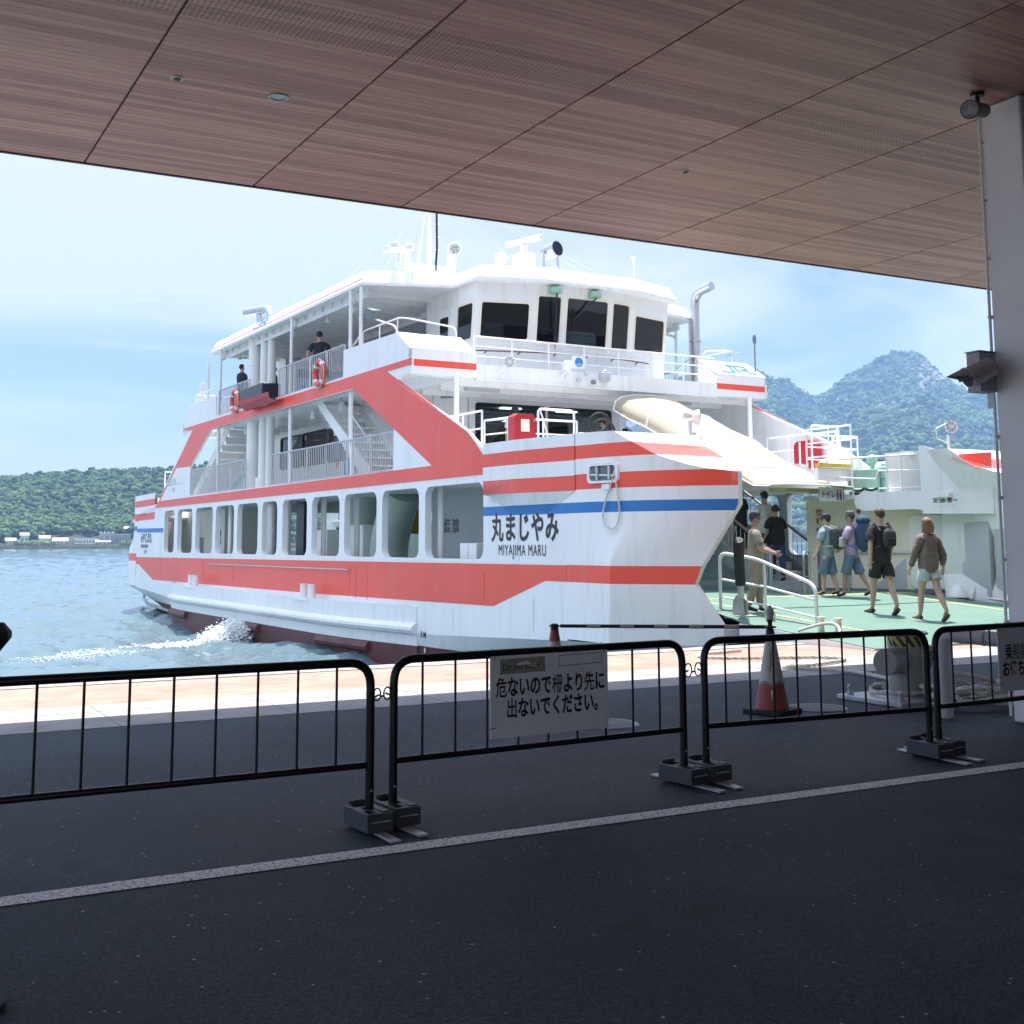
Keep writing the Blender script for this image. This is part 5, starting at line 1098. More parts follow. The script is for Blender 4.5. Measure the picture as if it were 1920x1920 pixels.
b = MB(); b.cyl((4.55, 12, 8.98), (4.55, 12, 9.25), .12, .08); b.box((4.55, 12, 9.33), (1.3, .12, .14), M=Matrix.Rotation(radians(-75), 3, 'Z')); b.build('radar_scanner', MT['offwhite'], rd, bevel=.03)
d_ = Vector((.25, -.95, .12)).normalized(); Mq = d_.to_track_quat('Z', 'Y').to_matrix(); b = MB(); c0 = Vector((4.85, 11.15, 8.92)); b.lathe([(.02, -.25), (.15, -.24), (.19, -.1), (.19, .22), (.21, .24), (.17, .24)], c0, 22, 0, Mq)
b.tube([(4.62, 11.15, 8.1), (4.64, 11.15, 8.9)], .03, 6); b.tube([(5.06, 11.15, 8.1), (5.05, 11.15, 8.9)], .03, 6); b.tube([(4.64, 11.15, 8.5), (5.06, 11.15, 8.5)], .03, 6); sl2 = b.build('searchlight', MT['steel'], ferry)
b = MB(); b.lathe([(0, .245), (.19, .245)], c0, 22, 0, Mq); b.build('searchlight_glass', mat('dark_lens', (.015, .02, .06), .25, 0, .05), sl2)
b = MB(); b.tube([(8.1, 12.0, 8.1), (8.1, 12.0, 9.28)], .03, 8); b.tube([(8.1, 12.0, 9.28), (8.1, 12.0, 9.33)], .07, 8); b.build('antenna_pole', MT['white2'], ferry)
b = MB()
for p in ((-1.6, .5), (0, 1), (1.6, .5)): b.tube([(mx_, my_, 11.4), (mx_+p[0], my_+9, 8.15)], .008, 4)
for p in ((6.5, 11.5), (8.5, 12.5), (4.6, 11.9)): b.tube([(mx_, my_, 11.0), (p[0], p[1], 8.4)], .006, 4)
b.build('rigging_wire', MT['grey'], ferry)
b = MB()
for k in range(4): b.box((1.3, 15.2+k*.75, 8.26), (.16, .5, .07), .1*k)
b.build('roof_raft_strap', MT['redbox'] if False else MT['offwhite'], ferry, bevel=.01)
b = MB(); b.tube(fillet([(10.2, 12.0, 5.5), (10.2, 12.0, 8.5), (10.25, 11.3, 8.6)], .35, 8), .125, 16)
for z in (6.45, 7.1): b.cyl((10.2, 12, z), (10.2, 12, z+.04), .17, n=16)
b.build('vent_pipe', MT['steel'], ferry)
b = MB(); b.tube([(10.25, 9.6, 5.8), (10.25, 9.6, 6.75)], .02, 6); b.ball((10.25, 9.6, 6.83), (.06, .04, .14), 8); b.build('signal_horn', MT['grey2'], ferry)
b = MB(); b.tube(fillet([(BE-1.55, 10.3, 6.2), (BE-1.55, 9.9, 6.55), (BE-.2, 9.9, 6.55), (BE-.2, 10.6, 6.5)], .1), .016, 6); b.build('wing_rail', MT['grey'], ferry)
# stern rail and lamp
b = MB()
for x in (.3, 1.2): b.tube([(x, 31.2, 3.2), (x, 31.2, 4.15)], .025, 6)
b.tube([(.3, 31.2, 4.15), (1.2, 31.2, 4.15), (1.2, 34, 4.15)], .025, 6); b.tube([(.3, 31.2, 3.7), (1.2, 31.2, 3.7)], .02, 6); b.build('stern_rail', MT['white2'], ferry)
b = MB(); b.tube([(.2, 26.2, 6.18), (.2, 26.2, 6.6)], .02, 6); b.box((.2, 26.2, 6.75), (.16, .2, .34)); b.build('stern_lamp', MT['white2'], ferry, bevel=.02)
railing('stern_bridge_rail', [(.1, 23.9, 6.2), (.1, 26.6, 6.2), (BE-.1, 26.6, 6.2)], .35, bal=0, mid=1, mat_='white2', r=.018, post=1.3)

# ---------------- lifebuoys hung on the rail: things of their own
def lifebuoy(y, lab):
    p = FW(-.06, y, 5.84); o = empty('lifebuoy', p, FA, lab, 'lifebuoy', 'lifebuoys hung on the upper deck rail')
    b = MB(); b.tube([(0, .30*cos(2*pi*i/28), .30*sin(2*pi*i/28)) for i in range(28)], .07, 12, closed=True); b.build('ring', MT['orange'], o)
    for k in range(4):
        b = MB(); a0 = pi/4+k*pi/2; b.tube([(0, .30*cos(a0+.16*t), .30*sin(a0+.16*t)) for t in (-1, -.5, 0, .5, 1)], .0735, 12, cap=False); b.build('white_band', MT['white2'], o)
    b = MB(); b.tube([(-.03, .38*cos(2*pi*i/24), .38*sin(2*pi*i/24)-.03*abs(sin(4*pi*i/24))) for i in range(24)], .012, 6, closed=True); b.build('grab_line', MT['rope'], o)
lifebuoy(21.7, 'red and white lifebuoy on the upper deck rail left of the exhaust pipes'); lifebuoy(14.6, 'red and white lifebuoy on the upper deck rail nearer the bridge wing')
# ================================================================ QUAY: barriers, signs, cones, bollard, rope
MT['barrier'] = mat('black_barrier_paint', (.010, .011, .014), .32, .2, .2, 8, .1, 60)
MT['block'] = mat('grey_plastic_weight', (.055, .062, .072), .55, 0, .12, 8, .15, 60, dirt=(.04, .04, .04), dscale=6, damt=.6)
MT['board'] = mat('white_sign_board', (.80, .83, .86), .5, 0, .05, 3, .03, 20, dirt=(.38, .40, .42), dscale=4, damt=.4)
def barrier(x0, y0, x1, y1, lab, bars=9):
    d = Vector((x1-x0, y1-y0, 0)); Ln = d.length; o = empty('safety_barrier', (x0, y0, 0), atan2(d.y, d.x), lab, 'barrier', 'black tube barriers standing end to end along the quay')
    b = MB(); b.tube(fillet([(0, 0, .05), (0, 0, .865), (Ln, 0, .865), (Ln, 0, .05)], .13, 8), .0235, 14); b.build('frame', MT['barrier'], o)
    b = MB(); b.cyl((0, 0, .33), (Ln, 0, .33), .018, n=12); b.build('lower_rail', MT['barrier'], o)
    for i in range(bars):
        x = Ln*(i+.85)/(bars+.75); b = MB(); b.cyl((x, 0, .34), (x, 0, .85), .0072, n=8); b.build('bar', MT['barrier'], o)
    for x in (0, Ln):
        b = MB(); b.bb(x-.028, x+.028, -.36, .30, .004, .016); b.build('foot_plate', MT['galv'], o, bevel=.002)
        b = MB(); b.tube([(x+.024*(1 if x == 0 else -1)*-1, 0, .68), (x+.05*(-1 if x == 0 else 1), 0, .69)], .006, 6); b.cyl((x-.026, 0, .70), (x+.026, 0, .70), .004, n=6); b.tube([(x, -.02, .20), (x, -.03, .20)], .006, 6); b.build('lug', MT['galv'], o)
    return o
B1 = barrier(.45, 6.19, 2.524, 6.188, 'black tube barrier leftmost of the row, cut by the left edge of the picture')
B2 = barrier(2.68, 6.239, 4.70, 6.35, 'black tube barrier carrying the white Japanese warning board in the middle')
B3 = barrier(4.896, 6.381, 6.746, 6.249, 'black tube barrier in front of the traffic cone and the grey mooring bollard')
B4 = barrier(6.884, 6.293, 8.90, 6.35, 'black tube barrier rightmost of the row, in front of the column')
def weight(x, y, rz, lab):
    o = empty('weight_block', (x, y, .017), rz, lab, 'barrier weight', 'plastic weight blocks on the barrier feet')
    b = MB(); out = [(-.075, -.15), (.075, -.15), (.075, .15), (-.075, .15)]
    holes = [rr(-.055, -.005, -.13, -.055, .012), rr(-.052, .052, .06, .125, .015), [(-.031, -.031), (-.031, .031), (.031, .031), (.031, -.031)]]
    b.plate(out, holes, lambda a, c, t: (a, c, t), .025, .095); b.plate(out, [], lambda a, c, t: (a, c, t), 0, .030)
    b.bb(.02, .066, -.13, -.06, .095, .101); b.build('block', MT['block'], o, bevel=.007)
    b = MB(); b.bb(-.03, .03, .125, .15, .095, .118); b.tube([(-.05, .138, .105), (.05, .138, .105)], .010, 8); b.build('coupling_lug', MT['block'], o, bevel=.004)
    b = MB(); b.bb(-.05, .06, -.152, -.1505, .05, .056); b.build('moulded_rib', MT['galv'], o)
weight(2.512, 6.17, .05, 'grey plastic weight block on the right foot of the leftmost barrier'); weight(2.695, 6.235, .05, 'grey plastic weight block on the left foot of the signed barrier')
weight(4.69, 6.345, .12, 'grey plastic weight block on the right foot of the signed barrier'); weight(4.905, 6.375, -.04, 'grey plastic weight block on the left foot of the cone-side barrier')
weight(6.735, 6.24, -.04, 'grey plastic weight block on the right foot of the cone-side barrier'); weight(6.895, 6.285, .02, 'grey plastic weight block on the left foot of the rightmost barrier')
weight(.47, 6.18, 0, 'grey plastic weight block on the left foot of the leftmost barrier at the picture edge')
def links(xa, ya, xb, yb, lab):
    o = empty('chain_link', ((xa+xb)/2, (ya+yb)/2, .69), atan2(yb-ya, xb-xa), lab, 'chain link', 'wire links joining neighbouring barriers'); g = sqrt((xb-xa)**2+(yb-ya)**2)/2-.02; r = g*.42
    for s in (-1, 1):
        b = MB(); b.tube([(s*(g-r)+r*cos(2*pi*i/20)*.95, 0, r*1.25*sin(2*pi*i/20)) for i in range(20)], .0042, 6, closed=True); b.build('ring', MT['galv'] if s > 9 else MT['dark'], o)
    b = MB(); b.cyl((-(g-2*r), 0, -.012), (g-2*r, 0, -.012), .006, n=8); b.build('joining_bar', MT['dark'], o)
links(2.524, 6.188, 2.68, 6.239, 'wire ring link between the leftmost barrier and the signed barrier'); links(4.70, 6.35, 4.896, 6.381, 'wire ring link between the signed barrier and the cone-side barrier'); links(6.746, 6.249, 6.884, 6.293, 'wire ring link between the cone-side barrier and the rightmost barrier')
MT['signink'] = mat('maroon_black_lettering', (.030, .012, .022), .5, 0, .1, 4)
MT['signink2'] = mat('navy_black_lettering', (.012, .014, .035), .5, 0, .1, 4)
def board(host, s0, s1, z0, z1, lab, lines, marks=True):
    o = empty('warning_sign', (0, 0, 0), 0, lab, 'sign'); o.matrix_world = host.matrix_basis @ Matrix.Translation((s0, -.031, 0))
    W_ = s1-s0; b = MB(); b.bb(0, W_, -.003, .003, z0, z1); b.build('board', MT['board'], o, bevel=.001)
    for body, x, z, size, sx, m_, bold in lines:
        for ch in body:
            dense = ch in '柵船開始'
            text_obj('lettering', ch, size, MT[m_], frame3((x, -.0035, z), (1, 0, 0), (0, 0, 1)), o, sx=sx, bold=.0006 if dense else (.0016 if ch in '危先出乗待' else bold), depth=.0006); x += size*sx*.985
    for x in (.03, W_-.03): b = MB(); b.tube([(x, -.004, z1-.022), (x, -.006, z1+.03), (x, .03, z1+.045)], .0016, 5); b.build('tie_wire', MT['dark'], o)
    b = MB(); b.tube([(-.01, -.004, z0+.055), (.035, -.0045, z0+.06)], .002, 5); b.build('tie_wire', MT['dark'], o)
    if marks:
        b = MB(); b.plate([(.065, z1-.105), (.375, z1-.10), (.37, z1-.015), (.065, z1-.02)], [], lambda a, c, t: (a, t, c), -.0042, -.0031); tp = b.build('tape_patch', mat('yellowed_tape', (.30, .29, .24), .6, 0, .15, 8), o, smooth=False)
        b = MB(); b.plate([(.17, z1-.055), (.20, z1-.04), (.25, z1-.035), (.28, z1-.055), (.31, z1-.05), (.32, z1-.075), (.28, z1-.07), (.24, z1-.055), (.21, z1-.06)], [], lambda a, c, t: (a, t, c), -.0048, -.0043); b.build('torn_paper', MT['white2'], tp, smooth=False)
        text_obj('handwriting', 'Do not enter', .055, MT['ink'], frame3((.08, -.0049, z1-.085), (1, 0, .02), (0, 0, 1)), tp, sx=.86, depth=.0002)
        b = MB(); fr_o = [(.47, z1-.08), (.78, z1-.075), (.78, z1-.012), (.47, z1-.015)]; fr_i = [(.474, z1-.076), (.776, z1-.071), (.776, z1-.016), (.474, z1-.019)]; b.plate(fr_o, [fr_i], lambda a, c, t: (a, t, c), -.0038, -.0031); b.build('sticker_outline', MT['grey2'], o, smooth=False)
    return o
board(B2, .592, 1.417, .395, .853, 'white board with two lines of dark Japanese lettering hung on the middle barrier', [('危ないので柵より先に', .035, .632, .118, .66, 'signink', .0036), ('出ないでください。', .105, .512, .118, .66, 'signink2', .0036)])
board(B4, .635, 1.50, .395, .853, 'grey-white Japanese notice board on the rightmost barrier, cut by the right picture edge', [('乗船開始まで', .075, .632, .125, .70, 'signink2', .0036), ('お待ちください', .035, .512, .125, .70, 'signink2', .0036)], False)

# cones with a striped bar between them
MT['conew'] = mat('worn_white_cone', (.56, .55, .53), .55, 0, .1, 6, .1, 30, dirt=(.30, .22, .20), dscale=8, damt=.6)
MT['coner'] = mat('faded_red_cone', (.36, .085, .07), .55, 0, .15, 6, .1, 30, dirt=(.20, .10, .09), dscale=8, damt=.6)
def cone_r(z): return .155-.125*min(z, .72)/.72
c1 = empty('traffic_cone', (7.26, 8.50, 0), .3, 'worn white traffic cone with a faded red wavy base standing behind the barrier', 'traffic cone')
b = MB(); b.bb(-.19, .19, -.19, .19, 0, .045); b.build('base', MT['rubber'], c1, bevel=.012)
b = MB(); n_ = 32; zs = [.045]+[None]+[.30, .45, .60, .70]
wav = lambda j: .24+.03*abs(sin(j/n_*2*pi*2.5))
rows = [[(cone_r(.045)*cos(2*pi*j/n_), cone_r(.045)*sin(2*pi*j/n_), .045) for j in range(n_+1)], [(cone_r(wav(j))*cos(2*pi*j/n_), cone_r(wav(j))*sin(2*pi*j/n_), wav(j)) for j in range(n_+1)]]
b.strip(rows, 1); r2 = [rows[1]]+[[(cone_r(z)*cos(2*pi*j/n_), cone_r(z)*sin(2*pi*j/n_), z) for j in range(n_+1)] for z in (.32, .45, .58, .69)]
b.strip(r2, 0); b.build('cone_body', [MT['conew'], MT['coner']], c1)
def oncone(a, z, o=.002): r = cone_r(z)+o; return Vector((r*cos(a), r*sin(a), z))
b = MB()
A0 = radians(-148)
for (da, za, db, zb) in ((-.18, .52, .16, .40), (.1, .53, -.1, .39), (-.22, .45, .24, .46), (0, .56, .02, .49), (-.14, .41, -.22, .37)):
    b.tube([oncone(A0+da+(db-da)*t, za+(zb-za)*t) for t in (0, .33, .66, 1)], .0032, 5)
b.tube([oncone(2*pi*j/n_, wav(j)+.012) for j in range(n_)], .004, 5, closed=True); b.build('painted_star', MT['grey2'], c1)
b = MB(); b.plate([(cos(t)*.012, sin(t)*.02) for t in [i*pi/6 for i in range(12)]], [], lambda a, c, t: oncone(A0+a*7, .19+c*1.2, .003+t), 0, .001); b.plate([(-.004, -.02), (.004, -.02), (.006, -.075), (-.002, -.075)], [], lambda a, c, t: oncone(A0+a*7, .19+c*.8, .003+t), 0, .001); b.build('white_drop', MT['white2'], c1)
b = MB(); b.lathe([(.034, .66), (.040, .69), (.036, .72), (.022, .74), (.020, .78), (.028, .80), (.024, .83), (.018, .84)], (0, 0, 0), 14); b.build('cone_cap', MT['dark'], c1)
b = MB(); b.lathe([(.02, .80), (.032, .815), (.03, .84), (.04, .86), (.036, .90), (.022, .915), (.02, .93), (0, .935)], (0, 0, 0), 12); b.build('rope_knot', MT['conew'], c1)
c2 = empty('traffic_cone', (5.93, 10.0, 0), 0, 'red and white banded traffic cone showing above the middle barrier', 'traffic cone')
b = MB(); b.bb(-.19, .19, -.19, .19, 0, .04); b.build('base', MT['rubber'], c2, bevel=.012)
b = MB()
for z0, z1, m_ in ((.04, .22, 1), (.22, .36, 0), (.36, .48, 1), (.48, .575, 0), (.575, .69, 1)): b.strip([[(cone_r(z0)*cos(2*pi*j/24), cone_r(z0)*sin(2*pi*j/24), z0) for j in range(25)], [(cone_r(z1)*cos(2*pi*j/24), cone_r(z1)*sin(2*pi*j/24), z1) for j in range(25)]], m_)
b.build('cone_body', [MT['conew'], MT['coner']], c2)
b = MB(); b.lathe([(.036, .675), (.042, .685), (.036, .70), (.034, .735), (0, .74)], (0, 0, 0), 14); b.build('cone_cap', MT['dark'], c2)
p0 = Vector((5.93, 10.0, .715)); p1 = Vector((7.26, 8.50, .745)); dd_ = (p1-p0); Lb = dd_.length; bo = empty('cone_bar', p0, 0, 'black and yellow-white striped bar laid between the two traffic cones', 'cone bar')
NB = 13
for k_, nm_, m_ in ((0, 'bar', MT['dark']), (1, 'pale_bands', mat('pale_band', (.50, .44, .36), .5, 0, .1))):
    b = MB()
    for i in range(NB):
        if i % 2 == k_: b.cyl(dd_*((i+.25)/NB*.97+.02), dd_*((i+1.25)/NB*.97+.02) if True else 0, .019, n=12)
    if k_ == 0:
        b = MB(); b.cyl(dd_*.03, dd_*.985, .0165, n=12)
        for t in (0, 1): b.tube([dd_*t+Vector((.048*cos(2*pi*i/16), .048*sin(2*pi*i/16), 0)) for i in range(16)], .008, 6, closed=True)
        b.build('bar', m_, bo)
    else:
        for i in range(5):
            q = MB(); t0 = .16+.16*i; q.cyl(dd_*t0, dd_*(t0+.065), .0185, n=12); q.build('pale_band', m_, bo)

# mooring bollard
MT['bollard'] = mat('weathered_grey_green_paint', (.30, .32, .31), .55, .1, .12, 4, .15, 40, dirt=(.18, .17, .15), dscale=5, damt=.6)
mb = empty('mooring_bollard', (8.97, 8.56, 0), 0, 'heavy grey cross-armed mooring bollard with a striped collar on a steel plate', 'mooring bollard')
b = MB(); b.bb(-.52, .50, -.42, .40, .003, .045); b.build('base_plate', MT['galv'], mb, bevel=.006)
b = MB(); b.cyl((0, 0, .04), (0, 0, .62), .165, n=32); b.build('post', MT['bollard'], mb)
b = MB(); b.lathe([(.165, .60), (.21, .615), (.212, .632), (.19, .64), (0, .64)], (0, 0, 0), 36); b.build('top_flange', MT['galv'], mb)
b = MB(); ad = Vector((-.947, -.32, 0)).normalized(); b.cyl(Vector((0, 0, .38))-ad*.42, Vector((0, 0, .38))+ad*.44, .122, n=30); b.build('cross_arm', MT['bollard'], mb, bevel=.008)
m, n, l, bs_ = nodes('hazard_stripes'); tc_ = n.new('ShaderNodeTexCoord'); sp_ = n.new('ShaderNodeSeparateXYZ'); l.new(tc_.outputs['Object'], sp_.inputs[0])
at = n.new('ShaderNodeMath'); at.operation = 'ARCTAN2'; l.new(sp_.outputs[1], at.inputs[0]); l.new(sp_.outputs[0], at.inputs[1])
ma = n.new('ShaderNodeMath'); ma.operation = 'MULTIPLY_ADD'; l.new(at.outputs[0], ma.inputs[0]); ma.inputs[1].default_value = 2.0; z5_ = n.new('ShaderNodeMath'); z5_.operation = 'MULTIPLY'; l.new(sp_.outputs[2], z5_.inputs[0]); z5_.inputs[1].default_value = 9; l.new(z5_.outputs[0], ma.inputs[2])
fr_ = n.new('ShaderNodeMath'); fr_.operation = 'FRACT'; l.new(ma.outputs[0], fr_.inputs[0]); gt = n.new('ShaderNodeMath'); gt.operation = 'GREATER_THAN'; l.new(fr_.outputs[0], gt.inputs[0]); gt.inputs[1].default_value = .5
mi = n.new('ShaderNodeMix'); mi.data_type = 'RGBA'; l.new(gt.outputs[0], mi.inputs[0]); mi.inputs[6].default_value = (.45, .36, .10, 1); mi.inputs[7].default_value = (.015, .015, .018, 1); l.new(mi.outputs[2], bs_.inputs['Base Color']); bs_.inputs['Roughness'].default_value = .5
b = MB(); b.lathe([(.167, .505), (.167, .600)], (0, 0, 0), 36); b.build('striped_collar', m, mb)
for x, y in ((-.44, .30), (-.44, -.34), (.42, -.34)):
    b = MB(); b.cyl((x, y, .045), (x, y, .075), .035, n=6); b.cyl((x, y, .075), (x, y, .11), .02, n=10); b.ball((x, y, .115), .028, 6); b.build('anchor_bolt', MT['galv'], mb)
def rope(pts, r, name, lab, cat, twist=True):
    # smooth path, then a three-strand lay
    P = [Vector(p) for p in pts]; out_ = []
    for i in range(len(P)-1):
        a, p, q, d = P[max(i-1, 0)], P[i], P[i+1], P[min(i+2, len(P)-1)]
        m_ = max(4, int((q-p).length/.03))
        for k in range(m_):
            t = k/m_; out_.append(.5*((2*p)+(q-a)*t+(2*a-5*p+4*q-d)*t*t+(3*p-a-3*q+d)*t**3))
    out_.append(P[-1]); b = MB(); s = 0
    for st in range(3):
        pts_ = []; s = 0
        for i, p in enumerate(out_):
            if i: s += (p-out_[i-1]).length
            t = (out_[min(i+1, len(out_)-1)]-out_[max(i-1, 0)]).normalized(); u = t.cross(Vector((0, 0, 1))); u = u.normalized() if u.length > .01 else Vector((1, 0, 0)); v = t.cross(u)
            an = 2*pi*st/3+s/(r*2.2); pts_.append(p+(u*cos(an)+v*sin(an))*r*.52)
        b.tube(pts_, r*.60, 6)
    o = b.build(name, MT['rope']); tag(o, lab, cat); return o
rope([(10.8, 13.25, .03), (9.9, 13.0, .03), (9.95, 12.5, .03), (10.98, 11.99, .03), (11.1, 11.6, .03), (10.26, 11.26, .03), (9.84, 11.29, .03), (10.11, 10.52, .03), (10.0, 9.9, .03), (9.85, 9.55, .03), (9.35, 9.35, .04), (9.35, 9.10, .06), (8.95, 8.98, .08), (8.66, 8.68, .08), (8.68, 8.42, .09), (8.95, 8.33, .09), (9.18, 8.45, .09), (9.20, 8.7, .09), (8.9, 8.8, .1)], .020, 'mooring_rope', 'pale mooring rope trailing from the bollard out across the brick paving', 'rope')
coil = []
for i in range(70):
    t = i*.36; r_ = .36+.10*sin(i*.9)+.05*sin(i*2.3); coil.append((9.12+r_*1.15*cos(t), 7.92+r_*.8*sin(t), .03+.0026*i+.02*sin(i*1.7)))
coil += [(8.9, 8.0, .30), (8.75, 7.9, .14), (8.5, 7.75, .04)]
rope(coil, .022, 'rope_coil', 'thick white rope coiled on the asphalt beside the column foot', 'rope')
gp = empty('guard_pipe', (8.37, 7.56, 0), 0, 'thick white bent guard pipe standing between the bollard and the column', 'guard rail')
b = MB(); b.tube(fillet([(0, 0, 0), (0, 0, .70), (.28, -.75, .66)], .09, 8), .062, 20); b.build('pipe', MT['bollard'] if False else mat('scuffed_white_pipe', (.52, .54, .55), .5, 0, .08, 4, .1, 40), gp)
b = MB(); b.cyl((.115, -.33, .681), (.12, -.345, .68), .064, n=20); b.build('pipe_seam', MT['grey'], gp)
# manhole covers
def manhole(x, y, r, lab):
    o = empty('manhole_cover', (x, y, 0), .4, lab, 'manhole cover', 'iron manhole covers in the asphalt')
    b = MB(); b.lathe([(0, .006), (r, .006), (r*1.02, .002)], (0, 0, 0), 40); b.build('plate', mat('worn_iron', (.13, .135, .14), .45, .4, .2, 12), o)
    b = MB(); b.lathe([(r*.90, .0065), (r*.90, .011), (r*.95, .011), (r*.95, .0065)], (0, 0, 0), 40); b.build('rim', MT['galv'], o)
    b = MB(); k = 0
    for i in range(-8, 9):
        for j in range(-8, 9):
            px, py = i*r*.115, j*r*.115
            if px*px+py*py < (r*.84)**2: b.box((px, py, .009), (r*.075, r*.04, .005), (pi/2 if (i+j) % 2 else 0)); k += 1
    b.build('tread_pattern', MT['galv'], o, smooth=False)
manhole(7.81, 8.54, .27, 'round iron manhole cover right of the worn white cone'); manhole(5.61, 8.69, .30, 'round iron manhole cover half hidden behind the middle warning board')
# dark-capped post at the left edge
dp = empty('post_with_cap', (.41, 4.5, 0), 0, 'dark post with a black rounded cap just inside the left picture edge', 'post')
b = MB(); b.cyl((0, 0, 0), (0, 0, 1.15), .025, n=14); b.build('pole', MT['grey2'], dp)
b = MB(); b.lathe([(.0, 1.11), (.03, 1.115), (.055, 1.145), (.085, 1.185), (.085, 1.205), (.06, 1.235), (0, 1.238)], (0.03, 0, 0), 9); b.build('cap', MT['rubber'], dp, smooth=True)
b = MB(); b.lathe([(.15, 0), (.15, .02), (.03, .05)], (0, 0, 0.001), 20); b.build('post_base', MT['rubber'], dp)
# ================================================================ FAR SHORE: hills, forest, houses, haze
def pdir(px):      # horizontal direction for a photo column near the horizon (used to lay out far land at its real distance)
    d = _f+_r*((px-960)/2275.96)-_u*((1010-728.67)/2275.96); v = Vector((d.x, d.y, 0)); k = v.length; v.normalize(); return v
def elev(px, py):  # tangent of elevation of a sight line
    d = _f+_r*((px-960)/2275.96)-_u*((py-728.67)/2275.96); return d.z/sqrt(d.x*d.x+d.y*d.y)
def fbm(x, y, s=0.0, o=4):
    v = 0; a = 1
    for i in range(o): v += a*mnoise.noise(Vector((x, y, s+i*7.3))); x *= 2.03; y *= 2.03; a *= .5
    return v
class Land:
    def __init__(s, sil, r0, r1, tree, back=1.25, rough=.06):
        s.sx = [p[0] for p in sil]; s.se = [elev(*p) for p in sil]; s.r0, s.r1, s.tree, s.back, s.rough = r0, r1, tree, back, rough
    def r01(s, px): return s.r0(px), s.r1(px)
    def h(s, px, t):     # t: 0 at the shore, 1 on the ridge, >1 behind
        r0, r1 = s.r01(px); top = float(np.interp(px, s.sx, s.se))*r1+1.5-s.tree
        base = WZ+1.2
        if t <= 1: k = (t**.92)*(1-.10*sin(pi*t))
        else: k = 1-.6*(t-1)/(s.back-1)
        r = r0+(r1-r0)*t; d = pdir(px); x, y = d.x*r, d.y*r
        g = fbm(x/130, y/130, 3.1)*s.rough*(top-base)*min(1, t*4)*(1 if t < .9 else max(0, (1-t)*10))
        if s.r0(0) > 1000: q = 1-abs(mnoise.noise(Vector((x/90, y/90, 9.1))))*2; g += q*.055*(top-base)*min(1, t*3)*(1 if t < .93 else .5)
        return (x, y, base+(top-base)*k+g)
sil1 = [(-700, 930), (-400, 905), (-150, 892), (0, 888), (40, 881), (100, 877), (160, 876), (210, 872), (260, 872), (300, 869), (345, 864), (420, 858), (520, 880), (700, 930), (900, 985), (1000, 1012)]
L1 = Land(sil1, lambda p: 668, lambda p: 900, 6.0)
sil2 = [(900, 1008), (1100, 850), (1250, 760), (1360, 700), (1425, 697), (1450, 702), (1480, 714), (1510, 735), (1535, 745), (1556, 740), (1575, 722), (1600, 704), (1640, 690), (1665, 680), (1690, 671), (1722, 666), (1745, 674), (1765, 697), (1790, 717), (1830, 735), (1900, 745), (2050, 790), (2300, 880)]
L2 = Land(sil2, lambda p: 1150, lambda p: 2300 if p > 1540 else 2300-250*min(1, (1540-p)/120), 6.5, 1.15, .10)
def terrain(nm, Ld, p0, p1, n, mts):
    b = MB(); ts = [i/40 for i in range(41)]+[1.08, Ld.back]
    b.strip([[Ld.h(p0+(p1-p0)*i/n, t) for t in ts] for i in range(n+1)]); return tag(b.build(nm, mts), kind='structure')
MT['soil'] = mat('forest_floor', (.022, .034, .014), .9, 0, .3, .02)
terrain('hill', L1, -700, 1000, 220, MT['soil']); terrain('mountain', L2, 900, 2300, 300, MT['soil'])
def crown_variants(sub, n):
    vs_ = []
    for k in range(n):
        bm = bmesh.new(); bmesh.ops.create_icosphere(bm, subdivisions=sub, radius=1)
        for v in bm.verts:
            p = v.co.copy(); q = p*1.6+Vector((k*9.1, 0, 0)); d = 1+.36*mnoise.noise(q)+.30*mnoise.noise(q*2.3)+(.26*mnoise.noise(q*5.1) if sub > 1 else 0)
            v.co = p*d; v.co.z *= .85
        vs_.append((np.array([v.co[:] for v in bm.verts]), np.array([[v.index for v in f.verts] for f in bm.faces]))); bm.free()
    return vs_
def tuft_variants(n):     # a crown as a loose heap of leafy clumps
    o_ = []
    for k in range(n):
        V, F, q = [], [], 0; sv = crown_variants(1, 3)
        for j in range(7):
            v, f = sv[j % 3]; a = RNG.random()*6.28; r_ = .62*sqrt(RNG.random()) if j else 0; s_ = .62 if j == 0 else .30+.22*RNG.random()
            V.append(v*[s_, s_, s_*.9]+[r_*cos(a), r_*sin(a), (.45*RNG.random()-.05) if j else 0]); F.append(f+q); q += len(v)
        o_.append((np.concatenate(V), np.concatenate(F)))
    return o_
def forest(nm, pts, sizes, sub, m, lab):
    va = tuft_variants(9) if sub > 1 else crown_variants(1, 9); V, F, o = [], [], 0; T = []
    for p, s in zip(pts, sizes):
        v, f = va[RNG.integers(7)]; a = RNG.random()*6.28; c_, s_ = cos(a), sin(a)
        w_ = v @ np.array([[c_, s_, 0], [-s_, c_, 0], [0, 0, 1]])*np.array([s, s, s*(.85+.6*RNG.random())])+np.array(p); V.append(w_); F.append(f+o); o += len(v); T.append(np.full(len(v), RNG.random()))
    V = np.concatenate(V).astype(np.float32); F = np.concatenate(F).astype(np.int32); me = bpy.data.meshes.new(nm)
    me.vertices.add(len(V)); me.vertices.foreach_set('co', V.ravel()); me.loops.add(F.size); me.loops.foreach_set('vertex_index', F.ravel()); me.polygons.add(len(F)); me.polygons.foreach_set('loop_start', np.arange(0, F.size, 3, dtype=np.int32))
    at = me.attributes.new('kindness', 'FLOAT', 'POINT'); at.data.foreach_set('value', np.concatenate(T).astype(np.float32))
    me.update(calc_edges=True); me.validate(); me.materials.append(m); o = bpy.data.objects.new(nm, me); COL.objects.link(o)
    return tag(o, lab, 'forest', kind='stuff')
